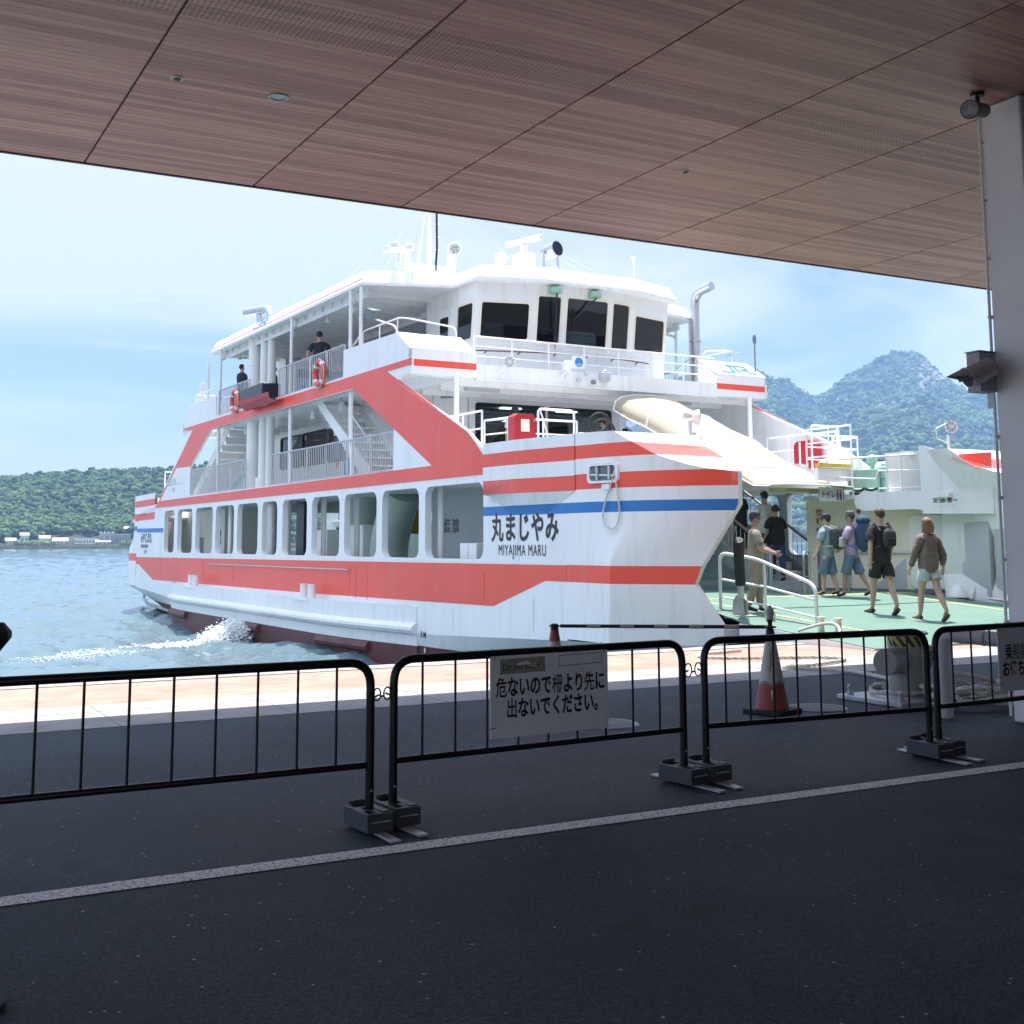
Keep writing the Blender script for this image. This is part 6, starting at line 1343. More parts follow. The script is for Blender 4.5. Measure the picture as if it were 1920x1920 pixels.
m, n, l, bs_ = nodes('tree_crowns'); a_ = n.new('ShaderNodeAttribute'); a_.attribute_name = 'kindness'; cr = n.new('ShaderNodeValToRGB'); E_ = cr.color_ramp.elements
E_[0].position = 0; E_[0].color = (.022, .050, .020, 1); E_[1].position = 1; E_[1].color = (.115, .165, .045, 1)
for p_, c_ in ((.35, (.040, .080, .026)), (.65, (.065, .115, .032)), (.85, (.085, .135, .05))): e = E_.new(p_); e.color = (*c_, 1)
tc_ = n.new('ShaderNodeTexCoord'); no = n.new('ShaderNodeTexNoise'); no.inputs['Scale'].default_value = .7; no.inputs['Detail'].default_value = 5; l.new(tc_.outputs['Object'], no.inputs['Vector']); rg = n.new('ShaderNodeMapRange'); rg.inputs[1].default_value = .3; rg.inputs[2].default_value = .7; rg.inputs[3].default_value = .55; rg.inputs[4].default_value = 1.45; l.new(no.outputs[0], rg.inputs[0])
mu = n.new('ShaderNodeMix'); mu.data_type = 'RGBA'; mu.blend_type = 'MULTIPLY'; mu.inputs[0].default_value = 1; l.new(a_.outputs['Fac'], cr.inputs[0]); l.new(cr.outputs[0], mu.inputs[6]); l.new(rg.outputs[0], mu.inputs[7]); l.new(mu.outputs[2], bs_.inputs['Base Color']); bs_.inputs['Roughness'].default_value = .8; bs_.inputs['Specular IOR Level'].default_value = .2
bp = n.new('ShaderNodeBump'); bp.inputs['Strength'].default_value = 1; bp.inputs['Distance'].default_value = .8; l.new(no.outputs[0], bp.inputs['Height']); l.new(bp.outputs[0], bs_.inputs['Normal'])
MT['tree'] = m
pts, sz = [], []
for i in range(5600):
    px = -260+860*RNG.random(); t = RNG.random()**.9*1.10; s = 1.7+2.1*RNG.random()+(.5 if t < .3 else 0)
    if t < .03 or (t < .09 and any(a_ < px < b_ for a_, b_ in ((6, 60), (70, 132), (134, 250)))): continue
    p = L1.h(px, t); pts.append((p[0]+2*RNG.standard_normal(), p[1]+2*RNG.standard_normal(), p[2]+s*.55+1.2*RNG.random())); sz.append(s)
for i in range(260):     # pines standing up on the skyline
    px = -320+900*RNG.random(); s = 1.3+.9*RNG.random(); p = L1.h(px, .97+.08*RNG.random()); pts.append((p[0], p[1], p[2]+2.2+1.2*RNG.random())); sz.append(s)
forest('wooded_hillside', pts, sz, 2, MT['tree'], 'dense green woods covering the low hill behind the stern of the ferry')
ROCKS = [(1738, 700, 14, 26), (1752, 712, 9, 22), (1728, 716, 7, 18), (1765, 700, 5, 10), (1660, 722, 5, 5), (1630, 708, 3, 3)]+[(1574, 750, 2, 4), (1582, 748, 3, 4), (1598, 744, 2, 5), (1616, 745, 2, 3), (1624, 758, 3, 4), (1637, 761, 4, 6), (1648, 760, 4, 6), (1657, 743, 2, 4), (1660, 752, 2, 3), (1592, 764, 2, 3)]
pts, sz = [], []; rocks = []
for i in range(15500):
    px = 1290+680*RNG.random(); t = sqrt(RNG.random())*1.06 if RNG.random() < .7 else RNG.random()*1.06; s = 2.6+2.9*RNG.random()
    p = L2.h(px, t); pts.append((p[0]+3*RNG.standard_normal(), p[1]+3*RNG.standard_normal(), p[2]+s*.5+1.0*RNG.random())); sz.append(s)
def proj_px(p):
    q = Vector(p)-Vector((0, 0, 1.5)); z = q.dot(_f); return 960+2275.96*q.dot(_r)/z, 728.67-2275.96*q.dot(_u)/z
keep = []; rk = []
for p, s in zip(pts, sz):
    x, y = proj_px(p); hit = any(((x-a)/c)**2+((y-b)/d)**2 < 1 and RNG.random() < .45 for a, b, c, d in ROCKS)
    (rk if hit else keep).append((p, s))
for i in range(300):
    px = 1400+480*RNG.random(); p = L2.h(px, .98+.05*RNG.random()); keep.append(((p[0], p[1], p[2]+5.5+3*RNG.random()), 1.6+1.2*RNG.random()))
forest('wooded_mountain', [k[0] for k in keep], [k[1] for k in keep], 1, MT['tree'], 'hazy blue-green wooded mountain with a rocky peak beyond the far side')
MT['rock'] = mat('pale_granite', (.34, .285, .26), .85, 0, .15, .05)
b = MB()
for p, s in rk: b.ball((p[0], p[1], p[2]-s*.5), (s*1.1, s*.9, s*1.1), 4, M=Euler((RNG.random()*2, RNG.random()*2, 0)).to_matrix())
o = b.build('rock_outcrop', MT['rock'], smooth=False); tag(o, 'pale granite rock faces breaking through the trees below the peak', 'rock', kind='stuff')
# sea wall, strand and houses
D0 = 655.0
def shore(px, r=D0, z=WZ): d = pdir(px); return Vector((d.x*r, d.y*r, z))
b = MB(); ps = [shore(p, 664) for p in range(-400, 1001, 50)]
b.strip([[tuple(p) for p in ps], [tuple(p+Vector((0, 0, 1.7))) for p in ps], [tuple(p*1.02+Vector((0, 0, 1.75))) for p in ps]]); w_ = b.build('sea_wall', mat('brown_stone_wall', (.20, .16, .135), .9, 0, .3, .3), smooth=False); tag(w_, 'long brown stone sea wall along the far left shore', 'sea wall')
def house(px0, px1, h, lab, wall, roofc, r=672, rh=1.2, z0=.5, kind='gable', wins=4, cat='house'):
    a, c = shore(px0, r, z0), shore(px1, r, z0); d = (c-a); Ln = d.length; o = empty('shore_house' if cat == 'house' else 'shore_building', (a+c)/2, atan2(d.y, d.x), lab, cat, 'buildings along the far shore')
    dp_ = max(5, Ln*.6); b = MB(); b.bb(-Ln/2, Ln/2, 0, dp_, -1, h); b.build('wall', wall, o, smooth=False)
    b = MB()
    if kind == 'gable': b.plate([(-.5, h), (dp_+.5, h), (dp_/2, h+rh)], [], lambda p, q, t: (t, p, q), -Ln/2-.4, Ln/2+.4)
    elif kind == 'saw':
        k = 4
        for i in range(k): b.plate([(-Ln/2+i*Ln/k, h), (-Ln/2+(i+1)*Ln/k, h), (-Ln/2+i*Ln/k+.3, h+rh)], [], lambda p, q, t: (p, t, q), -.3, dp_)
    else: b.bb(-Ln/2-.3, Ln/2+.3, -.3, dp_+.3, h, h+.35)
    b.build('roof', roofc, o, smooth=False)
    for i in range(wins):
        x = -Ln/2+(i+.5)*Ln/wins; b = MB(); b.bb(x-Ln/wins*.3, x+Ln/wins*.3, -.06, .02, h*.35, h*.75); b.build('window', MT['grey2'], o, smooth=False)
WW = mat('white_house_wall', (.70, .69, .66), .8, 0, .05, .3); WG = mat('grey_shed_wall', (.30, .31, .33), .8, 0, .1, .3); RW = mat('pale_metal_roof', (.62, .62, .62), .6, 0, .08, .3); RD = mat('tiled_roof', (.30, .30, .31), .7, 0, .1, .5)
house(11, 29, 2.6, 'small white house at the far left end of the opposite shore', WW, RW, rh=1.4, wins=3)
house(38, 54, 5.2, 'grey-roofed house half hidden behind the shore hedge at the left', WW, RD, r=676, rh=1.6, wins=2)
house(74, 93, 3.8, 'pale-roofed house behind the middle of the shore hedge', WW, RW, r=676, rh=1.4, wins=3)
house(100, 127, 2.4, 'low white house with pale roof right of the shore hedge', WW, RW, rh=1.6, wins=4)
house(139, 178, 3.4, 'two-storey white shore building with a flat roof near the stern', WW, RW, kind='flat', wins=7, cat='building')
house(178, 207, 1.9, 'low white shed between the flat-roofed building and the grey works', WW, RW, rh=1.1, wins=4, cat='shed')
house(186, 216, 6.3, 'grey works building with a saw-tooth white roof by the stern', WG, RW, r=674, kind='saw', rh=1.2, wins=3, cat='building')
house(212, 245, 5.6, 'long grey works building behind the stern of the ferry', WG, RW, r=676, kind='flat', wins=6, cat='building')
house(210, 240, 9.0, 'white-roofed hall rising behind the grey works building', WG, RW, r=690, rh=1.2, wins=3, cat='building')
for i, (a, c, hh) in enumerate(((30, 44, 3.4), (44, 60, 3.0), (60, 76, 3.6), (76, 90, 2.8), (90, 102, 2.6), (228, 250, 3.0))):
    pts = []; sz = []
    va = crown_variants(2, 3); b = MB()
    for k in range(16):
        p = shore(a+(c-a)*RNG.random(), 668+2*RNG.random(), .6); s = .9+.7*RNG.random(); v, f = va[k % 3]; b.add([(p.x+q[0]*s, p.y+q[1]*s, p.z+hh*.4*RNG.random()+q[2]*s+.4) for q in v], f)
    o = b.build('shore_bush', mat('light_bush', (.12, .17, .06), .85, 0, .3, 1.2) if i == 0 else bpy.data.materials['light_bush']); tag(o, ['rounded bush at the left end of the far shore hedge', 'second bush from the left in the far shore hedge', 'tallest bush in the middle of the far shore hedge', 'bush right of the tallest one in the far shore hedge', 'low bush at the right end of the far shore hedge', 'bush on the far shore right behind the ferry stern'][i], 'bush', 'bushes along the far shore')
# air: one even haze over the whole scene
b = MB(); b.bb(-2600, 3600, -200, 3600, -4, 440)
hz = b.build('haze', bpy.data.materials.new('haze_air'), smooth=False); hm = bpy.data.materials['haze_air']; hm.use_nodes = True; n = hm.node_tree.nodes; n.clear()
o_ = n.new('ShaderNodeOutputMaterial'); pv = n.new('ShaderNodeVolumePrincipled'); pv.inputs['Color'].default_value = (.36, .62, 1.0, 1); pv.inputs['Density'].default_value = HAZE = .00027; pv.inputs['Anisotropy'].default_value = .2
hm.node_tree.links.new(pv.outputs[0], o_.inputs['Volume']); tag(hz, 'thin blue summer haze over the water and hills', 'haze', kind='stuff')
# wash thrown up by the thruster, beside the hull
MT['foam'] = mat('sea_foam', (.85, .88, .88), .7, 0, .04, 2)
va = crown_variants(1, 4); b = MB()
def wl_pt(t, j):   # along the wash, from the hull outwards
    A = FW(-.70, 18.4, 0); A.z = WZ; Bp = Vector((A.x-5.2, A.y-2.6, WZ)); return A.lerp(Bp, t)
for i in range(3400):
    t = RNG.random()**1.25*1.15; w_ = .14+.55*t; p = wl_pt(t, 0)+Vector((RNG.standard_normal()*.3, RNG.standard_normal()*w_, 0)); up = max(0, .42*(1-t*6))*RNG.random()**1.4+abs(RNG.standard_normal())*.03*(1-t)
    s = (.010+.040*RNG.random()**2.2)*(1.2 if t < .25 else 1-.5*t); v, f = va[i % 4]; b.add([(p.x+q[0]*s, p.y+q[1]*s, WZ+.02+up+q[2]*s*(.5 if t > .2 else .9)) for q in v], f)
for i in range(2200):
    a = RNG.random(); p = wl_pt(0, 0)+Vector((-.05-1.0*RNG.random()**1.2, .38*RNG.standard_normal(), 0)); k = -(p.x-wl_pt(0, 0).x); up = max(0, .62-.6*abs(k-.3))*RNG.random(); s = .008+.022*RNG.random(); v, f = va[i % 4]; b.add([(p.x+q[0]*s, p.y+q[1]*s, WZ+up+q[2]*s) for q in v], f)
tag(b.build('water_spray', MT['foam'], smooth=False), 'white splash and foam streaming from the thruster beside the hull', 'spray', kind='stuff')
# ================================================================ PEOPLE
def skin_mesh(verts, edges, rad, sub=2, root=0):
    me = bpy.data.meshes.new('t'); me.from_pydata([tuple(v) for v in verts], edges, []); o = bpy.data.objects.new('t', me); COL.objects.link(o)
    md = o.modifiers.new('s', 'SKIN'); md.use_smooth_shade = True; md.branch_smoothing = .3
    sv = me.skin_vertices[0].data
    for i, r in enumerate(rad): sv[i].radius = (r, r) if not isinstance(r, tuple) else r; sv[i].use_root = (i == root)
    s2 = o.modifiers.new('u', 'SUBSURF'); s2.levels = sub; s2.render_levels = sub
    out_ = bpy.data.meshes.new_from_object(o.evaluated_get(bpy.context.evaluated_depsgraph_get()))
    bpy.data.objects.remove(o); bpy.data.meshes.remove(me); return out_
SKINS = {'fair': mat('skin_fair', (.52, .33, .25), .5, 0, .06, 8), 'tan': mat('skin_tan', (.42, .25, .18), .5, 0, .06, 8)}
def cloth(nm, c, var=.12): return mat(nm, c, .85, 0, var, 7, .9, 13)
def person(loc, rz, h, lab, top, bottom, skin='fair', hair=(.03, .02, .015), hairlen=0, hat=None, legs=((5, 5), (-5, 10)), arms=((5, 10, 8), (-5, 10, 8)), lean=0, turn=0, sleeve=.5, leg_len=.45, shoe=(.03, .03, .035), skirt=False, loose=0, seated=False, woman=False, group='passengers aboard the ferry', sandals=False, bare_top=None):
    o = empty('person', loc, rz, lab, 'person', group)
    sw = .098*h if woman else .110*h; hw = .052*h
    P = Vector((0, 0, .52*h)); L_ = radians(lean); up = Vector((0, sin(L_), cos(L_)))
    wa = P+up*.09*h; ch = P+up*.20*h; sh = P+up*.285*h; nk = P+up*.335*h; hd = nk+Vector((0, sin(L_*.5), 1)).normalized()*.075*h
    V = [P, wa, ch, sh, nk, hd+Vector((0, 0, -.01*h)), hd+Vector((0, .004*h, .035*h))]
    E = [(0, 1), (1, 2), (2, 3), (3, 4), (4, 5), (5, 6)]; R = [(.082*h, .062*h), (.070*h, .055*h), (.088*h, .060*h), (.062*h, .050*h), .030*h, .046*h, .047*h]
    J = {}
    lowest = 1e9
    for s, (a, kb), nm in ((-1, legs[0], 'L'), (1, legs[1], 'R')):
        hp = P+Vector((s*hw, 0, -.03*h)); a = radians(a); k = a-radians(kb); kn = hp+Vector((s*.004*h, sin(a), -cos(a)))*.235*h; an = kn+Vector((0, sin(k), -cos(k)))*.225*h
        ft = radians(-12)+ (k*.9 if k < -.35 else 0); toe = an+Vector((s*.012*h, cos(ft)*.095*h, -.028*h+sin(ft)*.09*h))
        b0 = len(V); V += [hp, hp.lerp(kn, .5), kn, kn.lerp(an, .35), an, an+Vector((0, .02*h, -.022*h)), toe]; E += [(0, b0), (b0, b0+1), (b0+1, b0+2), (b0+2, b0+3), (b0+3, b0+4), (b0+4, b0+5), (b0+5, b0+6)]
        R += [.055*h, .047*h, .034*h, .034*h, .020*h, (.022*h, .020*h), (.020*h, .012*h)]; J[nm] = (hp, kn, an, toe); lowest = min(lowest, an.z-.040*h, toe.z-.012*h)
    hands = []
    for s, (a, eb, ou), nm in ((-1, arms[0], 'l'), (1, arms[1], 'r')):
        S0 = sh+Vector((s*sw, 0, -.018*h)); a_ = radians(a); u_ = radians(ou); el = S0+Vector((s*sin(u_), sin(a_)*cos(u_), -cos(a_)*cos(u_)))*.165*h
        k = a_+radians(eb); wr = el+Vector((s*sin(u_*.35), sin(k), -cos(k)))*.145*h; hdv = (wr-el).normalized(); pm = wr+hdv*.035*h
        b0 = len(V); V += [sh+Vector((s*sw*.55, 0, .0)), S0, S0.lerp(el, .5), el, el.lerp(wr, .4), wr, pm]; E += [(3, b0), (b0, b0+1), (b0+1, b0+2), (b0+2, b0+3), (b0+3, b0+4), (b0+4, b0+5), (b0+5, b0+6)]
        R += [.046*h, .036*h, .030*h, .024*h, .023*h, .016*h, (.021*h, .013*h)]; J[nm] = (S0, el, wr, pm); hands.append((pm, hdv, s))
    me = skin_mesh(V, E, R, 2); bm = bmesh.new(); bm.from_mesh(me)
    mb = MB()
    for pm, d, s in hands:                                            # four unequal curled fingers and a thumb
        sd = Vector((0, 1, 0)); sd = (sd-d*sd.dot(d)).normalized(); pal = d.cross(sd)*-s
        for i, ln in enumerate((.040, .046, .043, .034)):
            q0 = pm+sd*(.014-.0095*i)*h; q1 = q0+d*.5*ln*h+pal*.004*h; q2 = q1+(d+pal*.55).normalized()*.5*ln*h; mb.tube([q0, q1, q2], [.0058*h, .0052*h, .0042*h], 6)
        q0 = pm-d*.018*h+sd*.014*h; mb.tube([q0, q0+(sd*.8+d*.6).normalized()*.022*h, q0+(sd*.5+d).normalized()*.042*h], [.0068*h, .006*h, .0048*h], 6)
    # face: nose, ears, brow, mouth; turned with the head
    Rt = Matrix.Rotation(radians(turn), 3, 'Z'); hc = hd+Vector((0, 0, .012*h))
    mb.tube([hc+Rt @ Vector((0, .046*h, .012*h)), hc+Rt @ Vector((0, .057*h, -.010*h)), hc+Rt @ Vector((0, .046*h, -.014*h))], [.005*h, .008*h, .005*h], 6)
    for s in (-1, 1): mb.ball(hc+Rt @ Vector((s*.046*h, -.004*h, 0)), (.006*h, .010*h, .016*h), 5, M=Rt)
    mb.ball(hc+Rt @ Vector((0, .030*h, -.036*h)), (.022*h, .020*h, .016*h), 6, M=Rt)
    b0 = [bm.verts.new(v) for v in mb.v]
    for f in mb.f:
        try: bm.faces.new([b0[i] for i in f])
        except ValueError: pass
    for f in bm.faces: f.smooth = True
    bmesh.ops.translate(bm, verts=bm.verts, vec=(0, 0, -lowest)); bm.to_mesh(me); bm.free(); me.materials.clear(); me.materials.append(SKINS[skin]); me.name = 'body'
    bo = bpy.data.objects.new('body', me); COL.objects.link(bo); bo.parent = o
    dz = Vector((0, 0, -lowest))
    def part(nm, vs, es, rs, m_, sub=2, cuts=(), fold=0):
        q = skin_mesh(vs, es, rs, sub)
        if cuts or fold:
            bm = bmesh.new(); bm.from_mesh(q)
            if fold:
                bm.normal_update(); k0 = RNG.random()*50
                for v in bm.verts:
                    c_ = v.co/h*1.7; f_ = mnoise.noise(Vector((c_.x*16+k0, c_.y*16, c_.z*6)))+.6*mnoise.noise(Vector((c_.x*9, c_.y*9+k0, c_.z*22))); v.co += v.normal*fold*h*f_
            for co, no, cond in cuts:      # open hems instead of rounded ends
                fs = [f for f in bm.faces if cond(f.calc_center_median())]; vs_ = {v for f in fs for v in f.verts}; es_ = {e for f in fs for e in f.edges}
                bmesh.ops.bisect_plane(bm, geom=list(vs_)+list(es_)+fs, plane_co=co, plane_no=no, clear_outer=True)
            bm.to_mesh(q); bm.free()
        q.shade_smooth(); q.transform(Matrix.Translation(dz)); q.materials.clear(); q.materials.append(m_); q.name = nm; x = bpy.data.objects.new(nm, q); COL.objects.link(x); x.parent = o; return x
    # eyes and mouth
    for s in (-1, 1):
        e = MB(); e.ball(hc+Rt @ Vector((s*.017*h, .0435*h, .010*h))+dz, (.0065*h, .004*h, .0035*h), 5, M=Rt); e.build('eye', MT['ink'], o)
    e = MB(); e.ball(hc+Rt @ Vector((0, .0475*h, -.026*h))+dz, (.013*h, .004*h, .003*h), 5, M=Rt); e.build('mouth', SKINS['tan'] if skin == 'fair' else MT['redbox'], o)
    g = .010*h+loose*h
    # top: torso plus sleeves
    hem = P+up*(-.115*h); cuts = [(P+up*(-.072*h), -up, lambda c: c.z < P.z+.05*h and abs(c.x) < .125*h)]
    vs = [hem, wa, ch, sh, sh+up*.022*h]; es = [(0, 1), (1, 2), (2, 3), (3, 4)]; rs = [(.100*h+g, .084*h+g), (.090*h+g, .076*h+g), (.097*h+g*.8, .073*h+g*.8), (.070*h+g*.5, .058*h+g*.4), (.040*h, .036*h)]
    for nm in 'lr':
        S0, el, wr, pm = J[nm]; b0 = len(vs); vs += [sh.lerp(S0, .55), S0]; es += [(3, b0), (b0, b0+1)]; rs += [.052*h+g*.4, .043*h+g*.5]
        if sleeve > .6: vs += [S0.lerp(el, .5), el, el.lerp(wr, .5), el.lerp(wr, .92)]; es += [(b0+1, b0+2), (b0+2, b0+3), (b0+3, b0+4), (b0+4, b0+5)]; rs += [.036*h+g*.4, .029*h+g*.4, .026*h+g*.4, .021*h+g*.5]
        else: part('sleeve', [sh.lerp(S0, .7), S0, S0.lerp(el, .45), S0.lerp(el, 1.0)], [(0, 1), (1, 2), (2, 3)], [.044*h, .043*h+g*.5, .041*h+g*.7, .044*h+g*.9], top, cuts=[(S0.lerp(el, .66), (el-S0).normalized(), lambda c: True)], fold=.006)
    part('shirt' if sleeve <= .6 else 'jacket', vs, es, rs, top, cuts=cuts, fold=.0075 if sleeve <= .6 else .012)
    cuts = []
    # bottom
    vs = [P+up*.035*h, P, P+Vector((0, 0, -.03*h))]; es = [(0, 1), (1, 2)]; rs = [(.084*h+g*.5, .070*h+g*.5), (.094*h+g*.6, .078*h+g*.6), (.090*h+g*.6, .078*h+g*.6)]
    if skirt:
        vs += [P+Vector((0, 0, -.14*h)), P+Vector((0, 0, -leg_len*.5*h))]; es += [(2, 3), (3, 4)]; rs += [(.095*h, .08*h), (.12*h, .10*h)]
    else:
        for nm in 'LR':
            hp, kn, an, toe = J[nm]; b0 = len(vs); f = leg_len
            if f <= 1: vs += [hp, hp.lerp(kn, f*.6), hp.lerp(kn, f+.35)]; es += [(2, b0), (b0, b0+1), (b0+1, b0+2)]; rs += [.060*h+g*.3, .056*h+g*.7, .058*h+g*1.0]; cuts.append((hp.lerp(kn, f+.08), (kn-hp).normalized(), (lambda sg: lambda c: c.x*sg > 0 and c.z < P.z-.06*h)(1 if hp.x > 0 else -1)))
            else: vs += [hp, hp.lerp(kn, .5), kn, kn.lerp(an, .5), kn.lerp(an, .97)]; es += [(2, b0), (b0, b0+1), (b0+1, b0+2), (b0+2, b0+3), (b0+3, b0+4)]; rs += [.060*h+g*.2, .053*h+g*.3, .043*h+g*.3, .040*h+g*.3, .034*h+g*.3]
    part('skirt' if skirt else ('shorts' if leg_len <= 1 else 'trousers'), vs, es, rs, bottom, cuts=cuts, fold=.006)
    shm = cloth('shoe_%d' % int(shoe[0]*1000), shoe)
    for nm in 'LR':
        hp, kn, an, toe = J[nm]; hl = an+Vector((0, -.018*h, -.026*h))
        if sandals: e = MB(); d = (toe-hl).normalized(); e.tube([hl+Vector((0, 0, -.012*h)), (hl+toe)/2+Vector((0, 0, -.012*h)), toe+d*.012*h+Vector((0, 0, -.008*h))], [.020*h, .024*h, .020*h], 8); q = e.build('sandal', shm, o); q.location = dz; q.scale = (1, 1, 1)
        else: part('shoe', [hl+Vector((0, 0, .012*h)), (hl+toe)/2+Vector((0, 0, .004*h)), toe], [(0, 1), (1, 2)], [(.027*h, .026*h), (.026*h, .020*h), (.024*h, .014*h)], shm, 1)
    # hair
    hm_ = mat('hair_%d' % int(sum(hair)*1000), hair, .55, 0, .2, 30, .3, 90); e = MB(); n_ = 14; c = hc+dz
    hr = []
    for i in range(n_//2+2):
        row = []
        for j in range(n_*2+1):
            a = 2*pi*j/(n_*2); t = pi*(.50+.29*max(0, -sin(a))**.6)*i/(n_//2+1); v = Vector((sin(t)*cos(a)*.053*h, sin(t)*sin(a)*.056*h, cos(t)*.058*h+.012*h)); 
            if v.y > .02*h and v.z < .034*h: v.y = min(v.y, .036*h); v.z = max(v.z, .034*h)
            v += v.normalized()*.004*h*mnoise.noise(v*60/h); row.append(c+Rt @ (v+Vector((0, -.004*h, .002*h))))
        hr.append(row)
    e.strip(hr)
    if hairlen:
        for k in range(9):
            a = radians(180+22*(k-4)*1.0)-pi/2+pi; x = cos(radians(198+18*k)) ; y = sin(radians(198+18*k)); q0 = c+Rt @ Vector((x*.050*h, y*.048*h, .01*h)); e.tube([q0, q0+Rt @ Vector((x*.006*h, y*.008*h, -hairlen*.5*h)), q0+Rt @ Vector((x*.002*h, y*.004*h, -hairlen*h))], [.016*h, .019*h, .012*h], 7)
    e.build('hair', hm_, o)
    if hat:
        hm2 = cloth('hat_%d' % int(hat[0]*1000), hat); e = MB(); e.lathe([(.058*h, 0), (.060*h, .018*h), (.050*h, .045*h), (.028*h, .060*h), (0, .063*h)], c+Vector((0, 0, .022*h)), 18)
        rows = [[c+Rt @ Vector((.056*h*cos(a), .056*h*sin(a)+(0 if k == 0 else .050*h*max(0, sin(a))), .026*h-.012*h*k*max(0, sin(a)))) for a in [pi*i/10 for i in range(11)]] for k in (0, 1)]; e.strip(rows); e.build('cap', hm2, o)
    o['_sh'] = 0; del o['_sh']
    return o, (ch+dz, sh+dz, up, h)
def pack(po, info, lab, c1, c2, size=(.30, .18, .44), off=0, tall=0, strap=(.05, .05, .06)):
    o_, (ch, sh, up, h) = po, info; bp_ = empty('backpack', (0, 0, 0), 0, lab, 'backpack', 'backpacks worn by passengers'); bp_.matrix_world = Matrix.Translation(o_.location) @ Matrix.Rotation(o_.rotation_euler.z, 4, 'Z')
    c = ch+Vector((off, -.075*h-size[1]*.5, -.01*h)); b = MB(); w_, d, t = size; rows = []
    for i in range(9):
        z = -t/2+t*i/8; k = sqrt(max(.05, 1-(abs(2*i/8-1))**4)); rows.append([(c.x+w_/2*k*(abs(cos(a))**.6)*(1 if cos(a) > 0 else -1), c.y+d/2*k*(abs(sin(a))**.6)*(1 if sin(a) > 0 else -1), c.z+z) for a in [2*pi*j/20 for j in range(21)]])
    b.strip(rows); b.poly(rows[0][:-1]); b.poly(rows[-1][:-1]); b.build('bag', c1, bp_)
    b = MB(); z0 = c.z-t*.18; b.box((c.x, c.y-d*.5, z0), (w_*.68, d*.35, t*.42)); b.build('front_pocket', c2, bp_, bevel=.03, seg=3)
    if tall: b = MB(); b.ball((c.x, c.y, c.z+t*.5), (w_*.46, d*.55, t*.16), 8); b.build('top_lid', c1, bp_)
    sm = cloth('strap_%d' % int(strap[0]*1000), strap)
    for s in (-1, 1):
        b = MB(); x = s*.075*h; b.tube([(x+off*.3, c.y+.02, c.z+t*.36), (x, sh.y-.03*h, sh.z+.062*h-.01), (x, sh.y+.055*h, sh.z+.015*h), (x*1.1, ch.y+.085*h, ch.z-.02*h), (x*1.3, ch.y+.01*h, ch.z-.12*h), (x+off*.3, c.y+.03, c.z-t*.36)], .010*h, 6); b.build('strap', sm, bp_)
    return bp_
VA = -FA
def on_ship(x, y, z): return FW(x, y, z)
BLK = cloth('black_cotton', (.018, .018, .022)); WHT = cloth('white_cotton', (.72, .72, .70)); KHA = cloth('khaki_uniform', (.30, .265, .21)); BRN = cloth('brown_jacket', (.165, .125, .115), .25); DEN = cloth('light_denim', (.42, .52, .55), .2); SLA = cloth('slate_blue_cloth', (.105, .15, .20)); LBL = cloth('grey_blue_tee', (.22, .29, .34)); PUR = cloth('mauve_tee', (.36, .27, .40)); NAV = cloth('navy_nylon', (.025, .055, .11)); CHA = cloth('charcoal_nylon', (.045, .05, .055)); LGR = cloth('light_grey_nylon', (.50, .48, .52))
away = FA-radians(6)
p, i_ = person(on_ship(4.72, .33, DZ(.33)), away-radians(6), 1.74, 'man in black T-shirt and black shorts walking away up the green ramp', BLK, BLK, hair=(.07, .035, .02), legs=((16, 8), (-14, 12)), arms=((-14, 12, 13), (12, 14, 13)), loose=.008, leg_len=.62, sandals=True, shoe=(.05, .04, .035)); pack(p, i_, 'small black sling bag on the back of the man in black', CHA, BLK, (.24, .12, .34), .05)
p, i_ = person(on_ship(4.93, -.50, DZ(-.5)), away-radians(4), 1.64, 'fair-haired woman in a brown jacket and pale denim shorts walking up the ramp', BRN, DEN, hair=(.20, .12, .065), hairlen=.10, legs=((14, 6), (-16, 16)), arms=((8, 14, 18), (-10, 22, 24)), sleeve=1, loose=.014, leg_len=.40, woman=True, sandals=True, shoe=(.10, .08, .06))
p, i_ = person(on_ship(6.36, 2.62, DZ(2.62)), away+radians(38), 1.60, 'man in a mauve T-shirt and cap carrying a tall navy backpack', PUR, SLA, 'tan', (.05, .035, .03), hat=(.10, .10, .10), legs=((16, 10), (-22, 8)), arms=((20, 40, 6), (10, 50, 6)), loose=.006, leg_len=.95, shoe=(.03, .032, .03)); pack(p, i_, 'tall navy blue hiking backpack on the man in mauve', NAV, NAV, (.36, .26, .62), 0, 1, (.14, .16, .30))
p, i_ = person(on_ship(6.0, 2.90, DZ(2.9)), away+radians(22), 1.52, 'youth in a grey-blue T-shirt, dark cap and grey shorts near the stairs', LBL, SLA, 'fair', (.03, .025, .025), hat=(.03, .03, .04), legs=((8, 6), (-8, 10)), arms=((10, 12, 10), (-6, 14, 8)), loose=.008, leg_len=.95, shoe=(.03, .03, .03)); pack(p, i_, 'grey and charcoal rucksack on the youth in the dark cap', CHA, LGR, (.32, .20, .46), .03, 0, (.4, .4, .42))
def stair_z(y): return .45+2.6*max(0, min(1, math.ceil((y-4.9)/4.5*13)/13))
p, i_ = person(on_ship(6.78, 5.15, stair_z(5.15)), away-radians(2), 1.58, 'woman in a loose black top and blue jeans starting up the stairs', BLK, cloth('blue_jeans', (.03, .06, .14)), 'fair', (.085, .04, .025), hairlen=.03, legs=((22, 30), (-4, 6)), arms=((10, 30, 10), (0, 20, 12)), lean=6, loose=.020, leg_len=1.5, woman=True)
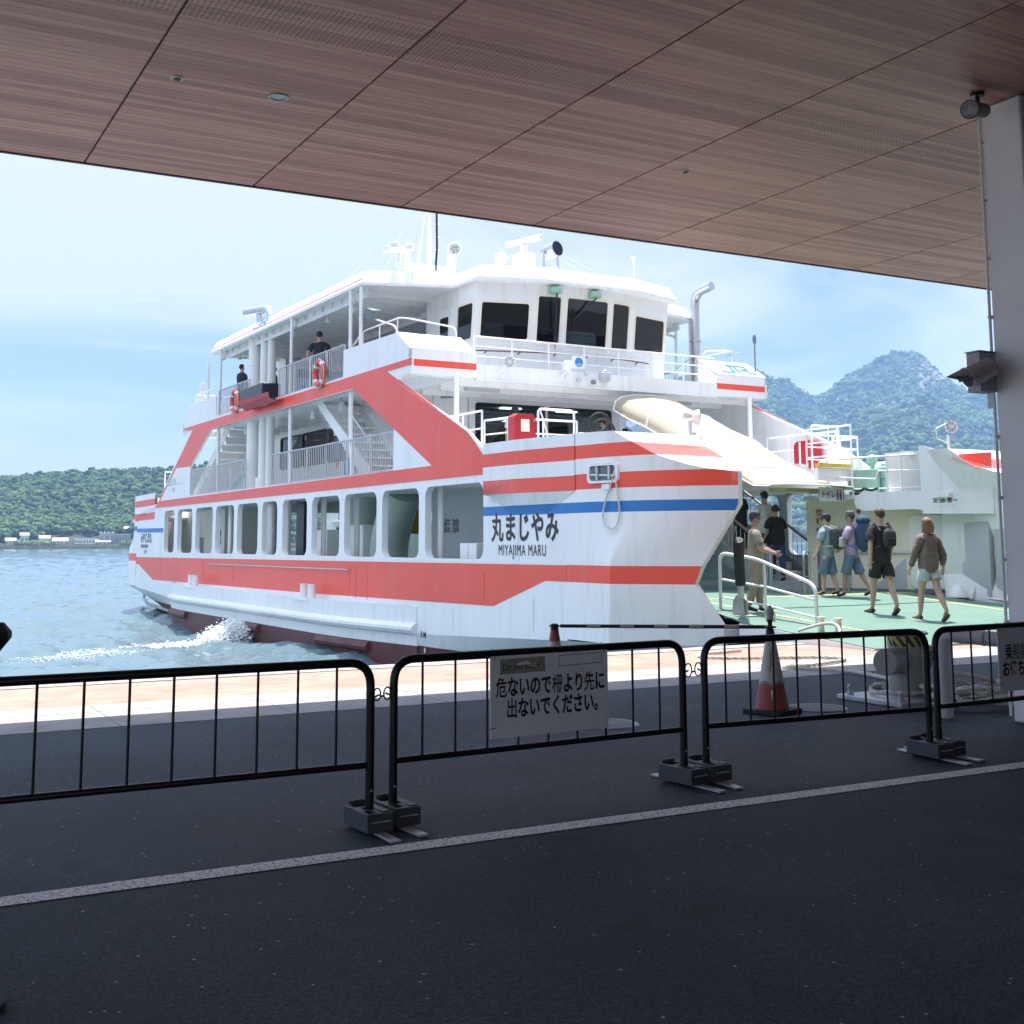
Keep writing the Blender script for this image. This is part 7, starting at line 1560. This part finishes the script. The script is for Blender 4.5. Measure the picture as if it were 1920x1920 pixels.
p, i_ = person(on_ship(6.78, 5.48, stair_z(5.42)), away, 1.68, 'man in a white T-shirt climbing the covered stairs', WHT, cloth('dark_trousers', (.03, .04, .07)), 'fair', (.02, .015, .013), legs=((24, 34), (-4, 6)), arms=((12, 24, 8), (4, 20, 8)), lean=6, loose=.012, leg_len=1.5)
p, i_ = person(on_ship(6.45, 5.95, stair_z(5.85)), away, 1.62, 'long-haired woman in a black dress highest on the covered stairs', BLK, BLK, 'fair', (.05, .025, .018), hairlen=.13, legs=((20, 30), (-4, 6)), arms=((10, 24, 8), (4, 20, 8)), lean=6, skirt=True, leg_len=.8, woman=True)
p, i_ = person(on_ship(2.62, 1.15, DZ(1.15)), radians(180)+radians(52), 1.62, 'crewman in khaki uniform and peaked cap leaning on the white ramp rail', KHA, KHA, 'tan', (.05, .05, .05), hat=(.05, .055, .06), legs=((6, 4), (-8, 6)), arms=((26, 42, 10), (14, 58, 8)), turn=10, loose=.010, leg_len=1.5, group='ferry crew')
# upper deck and passenger deck people, seen against the light
DK = cloth('dark_clothing', (.02, .024, .032)); DK2 = cloth('dark_blue_clothing', (.03, .04, .07))
person(on_ship(.52, 22.9, 5.5), radians(-70), 1.62, 'person in dark clothes standing at the upper rail left of the exhaust pipes', DK, DK, 'fair', (.012, .010, .010), legs=((3, 3), (-3, 5)), leg_len=1.5, sleeve=1, arms=((5, 15, 6), (5, 15, 6)))
person(on_ship(.66, 16.5, 5.5), radians(-25), 1.72, 'broad person in a black T-shirt seen from behind under the upper deck roof', DK, DK2, 'fair', (.012, .010, .010), legs=((3, 3), (-3, 5)), leg_len=1.5, arms=((-4, 40, 26), (-4, 40, 26)))
person(on_ship(1.15, 21.6, 5.5), radians(60), 1.42, 'person with dark hair just right of the exhaust pipes on the upper deck', DK2, DK, 'fair', (.012, .010, .010), legs=((3, 3), (-3, 5)), leg_len=1.5)
person(on_ship(3.15, 10.1, 3.06), radians(-30), 1.60, 'dark-haired woman in a white top on the foredeck by the red hose box', WHT, DK, 'fair', (.015, .012, .010), hairlen=.06, legs=((3, 3), (-3, 5)), leg_len=1.5, woman=True)
person(on_ship(6.5, 11.3, 3.06), radians(40), 1.56, 'person in a dark cap standing before the lounge windows', DK, DK2, 'fair', (.015, .012, .010), hat=(.02, .02, .025), legs=((3, 3), (-3, 5)), leg_len=1.5)
person(on_ship(7.05, 11.1, 3.0), radians(80), 1.38, 'small dark-haired person near the upper end of the awning', DK, DK, 'fair', (.015, .012, .010), legs=((3, 3), (-3, 5)), leg_len=1.5)
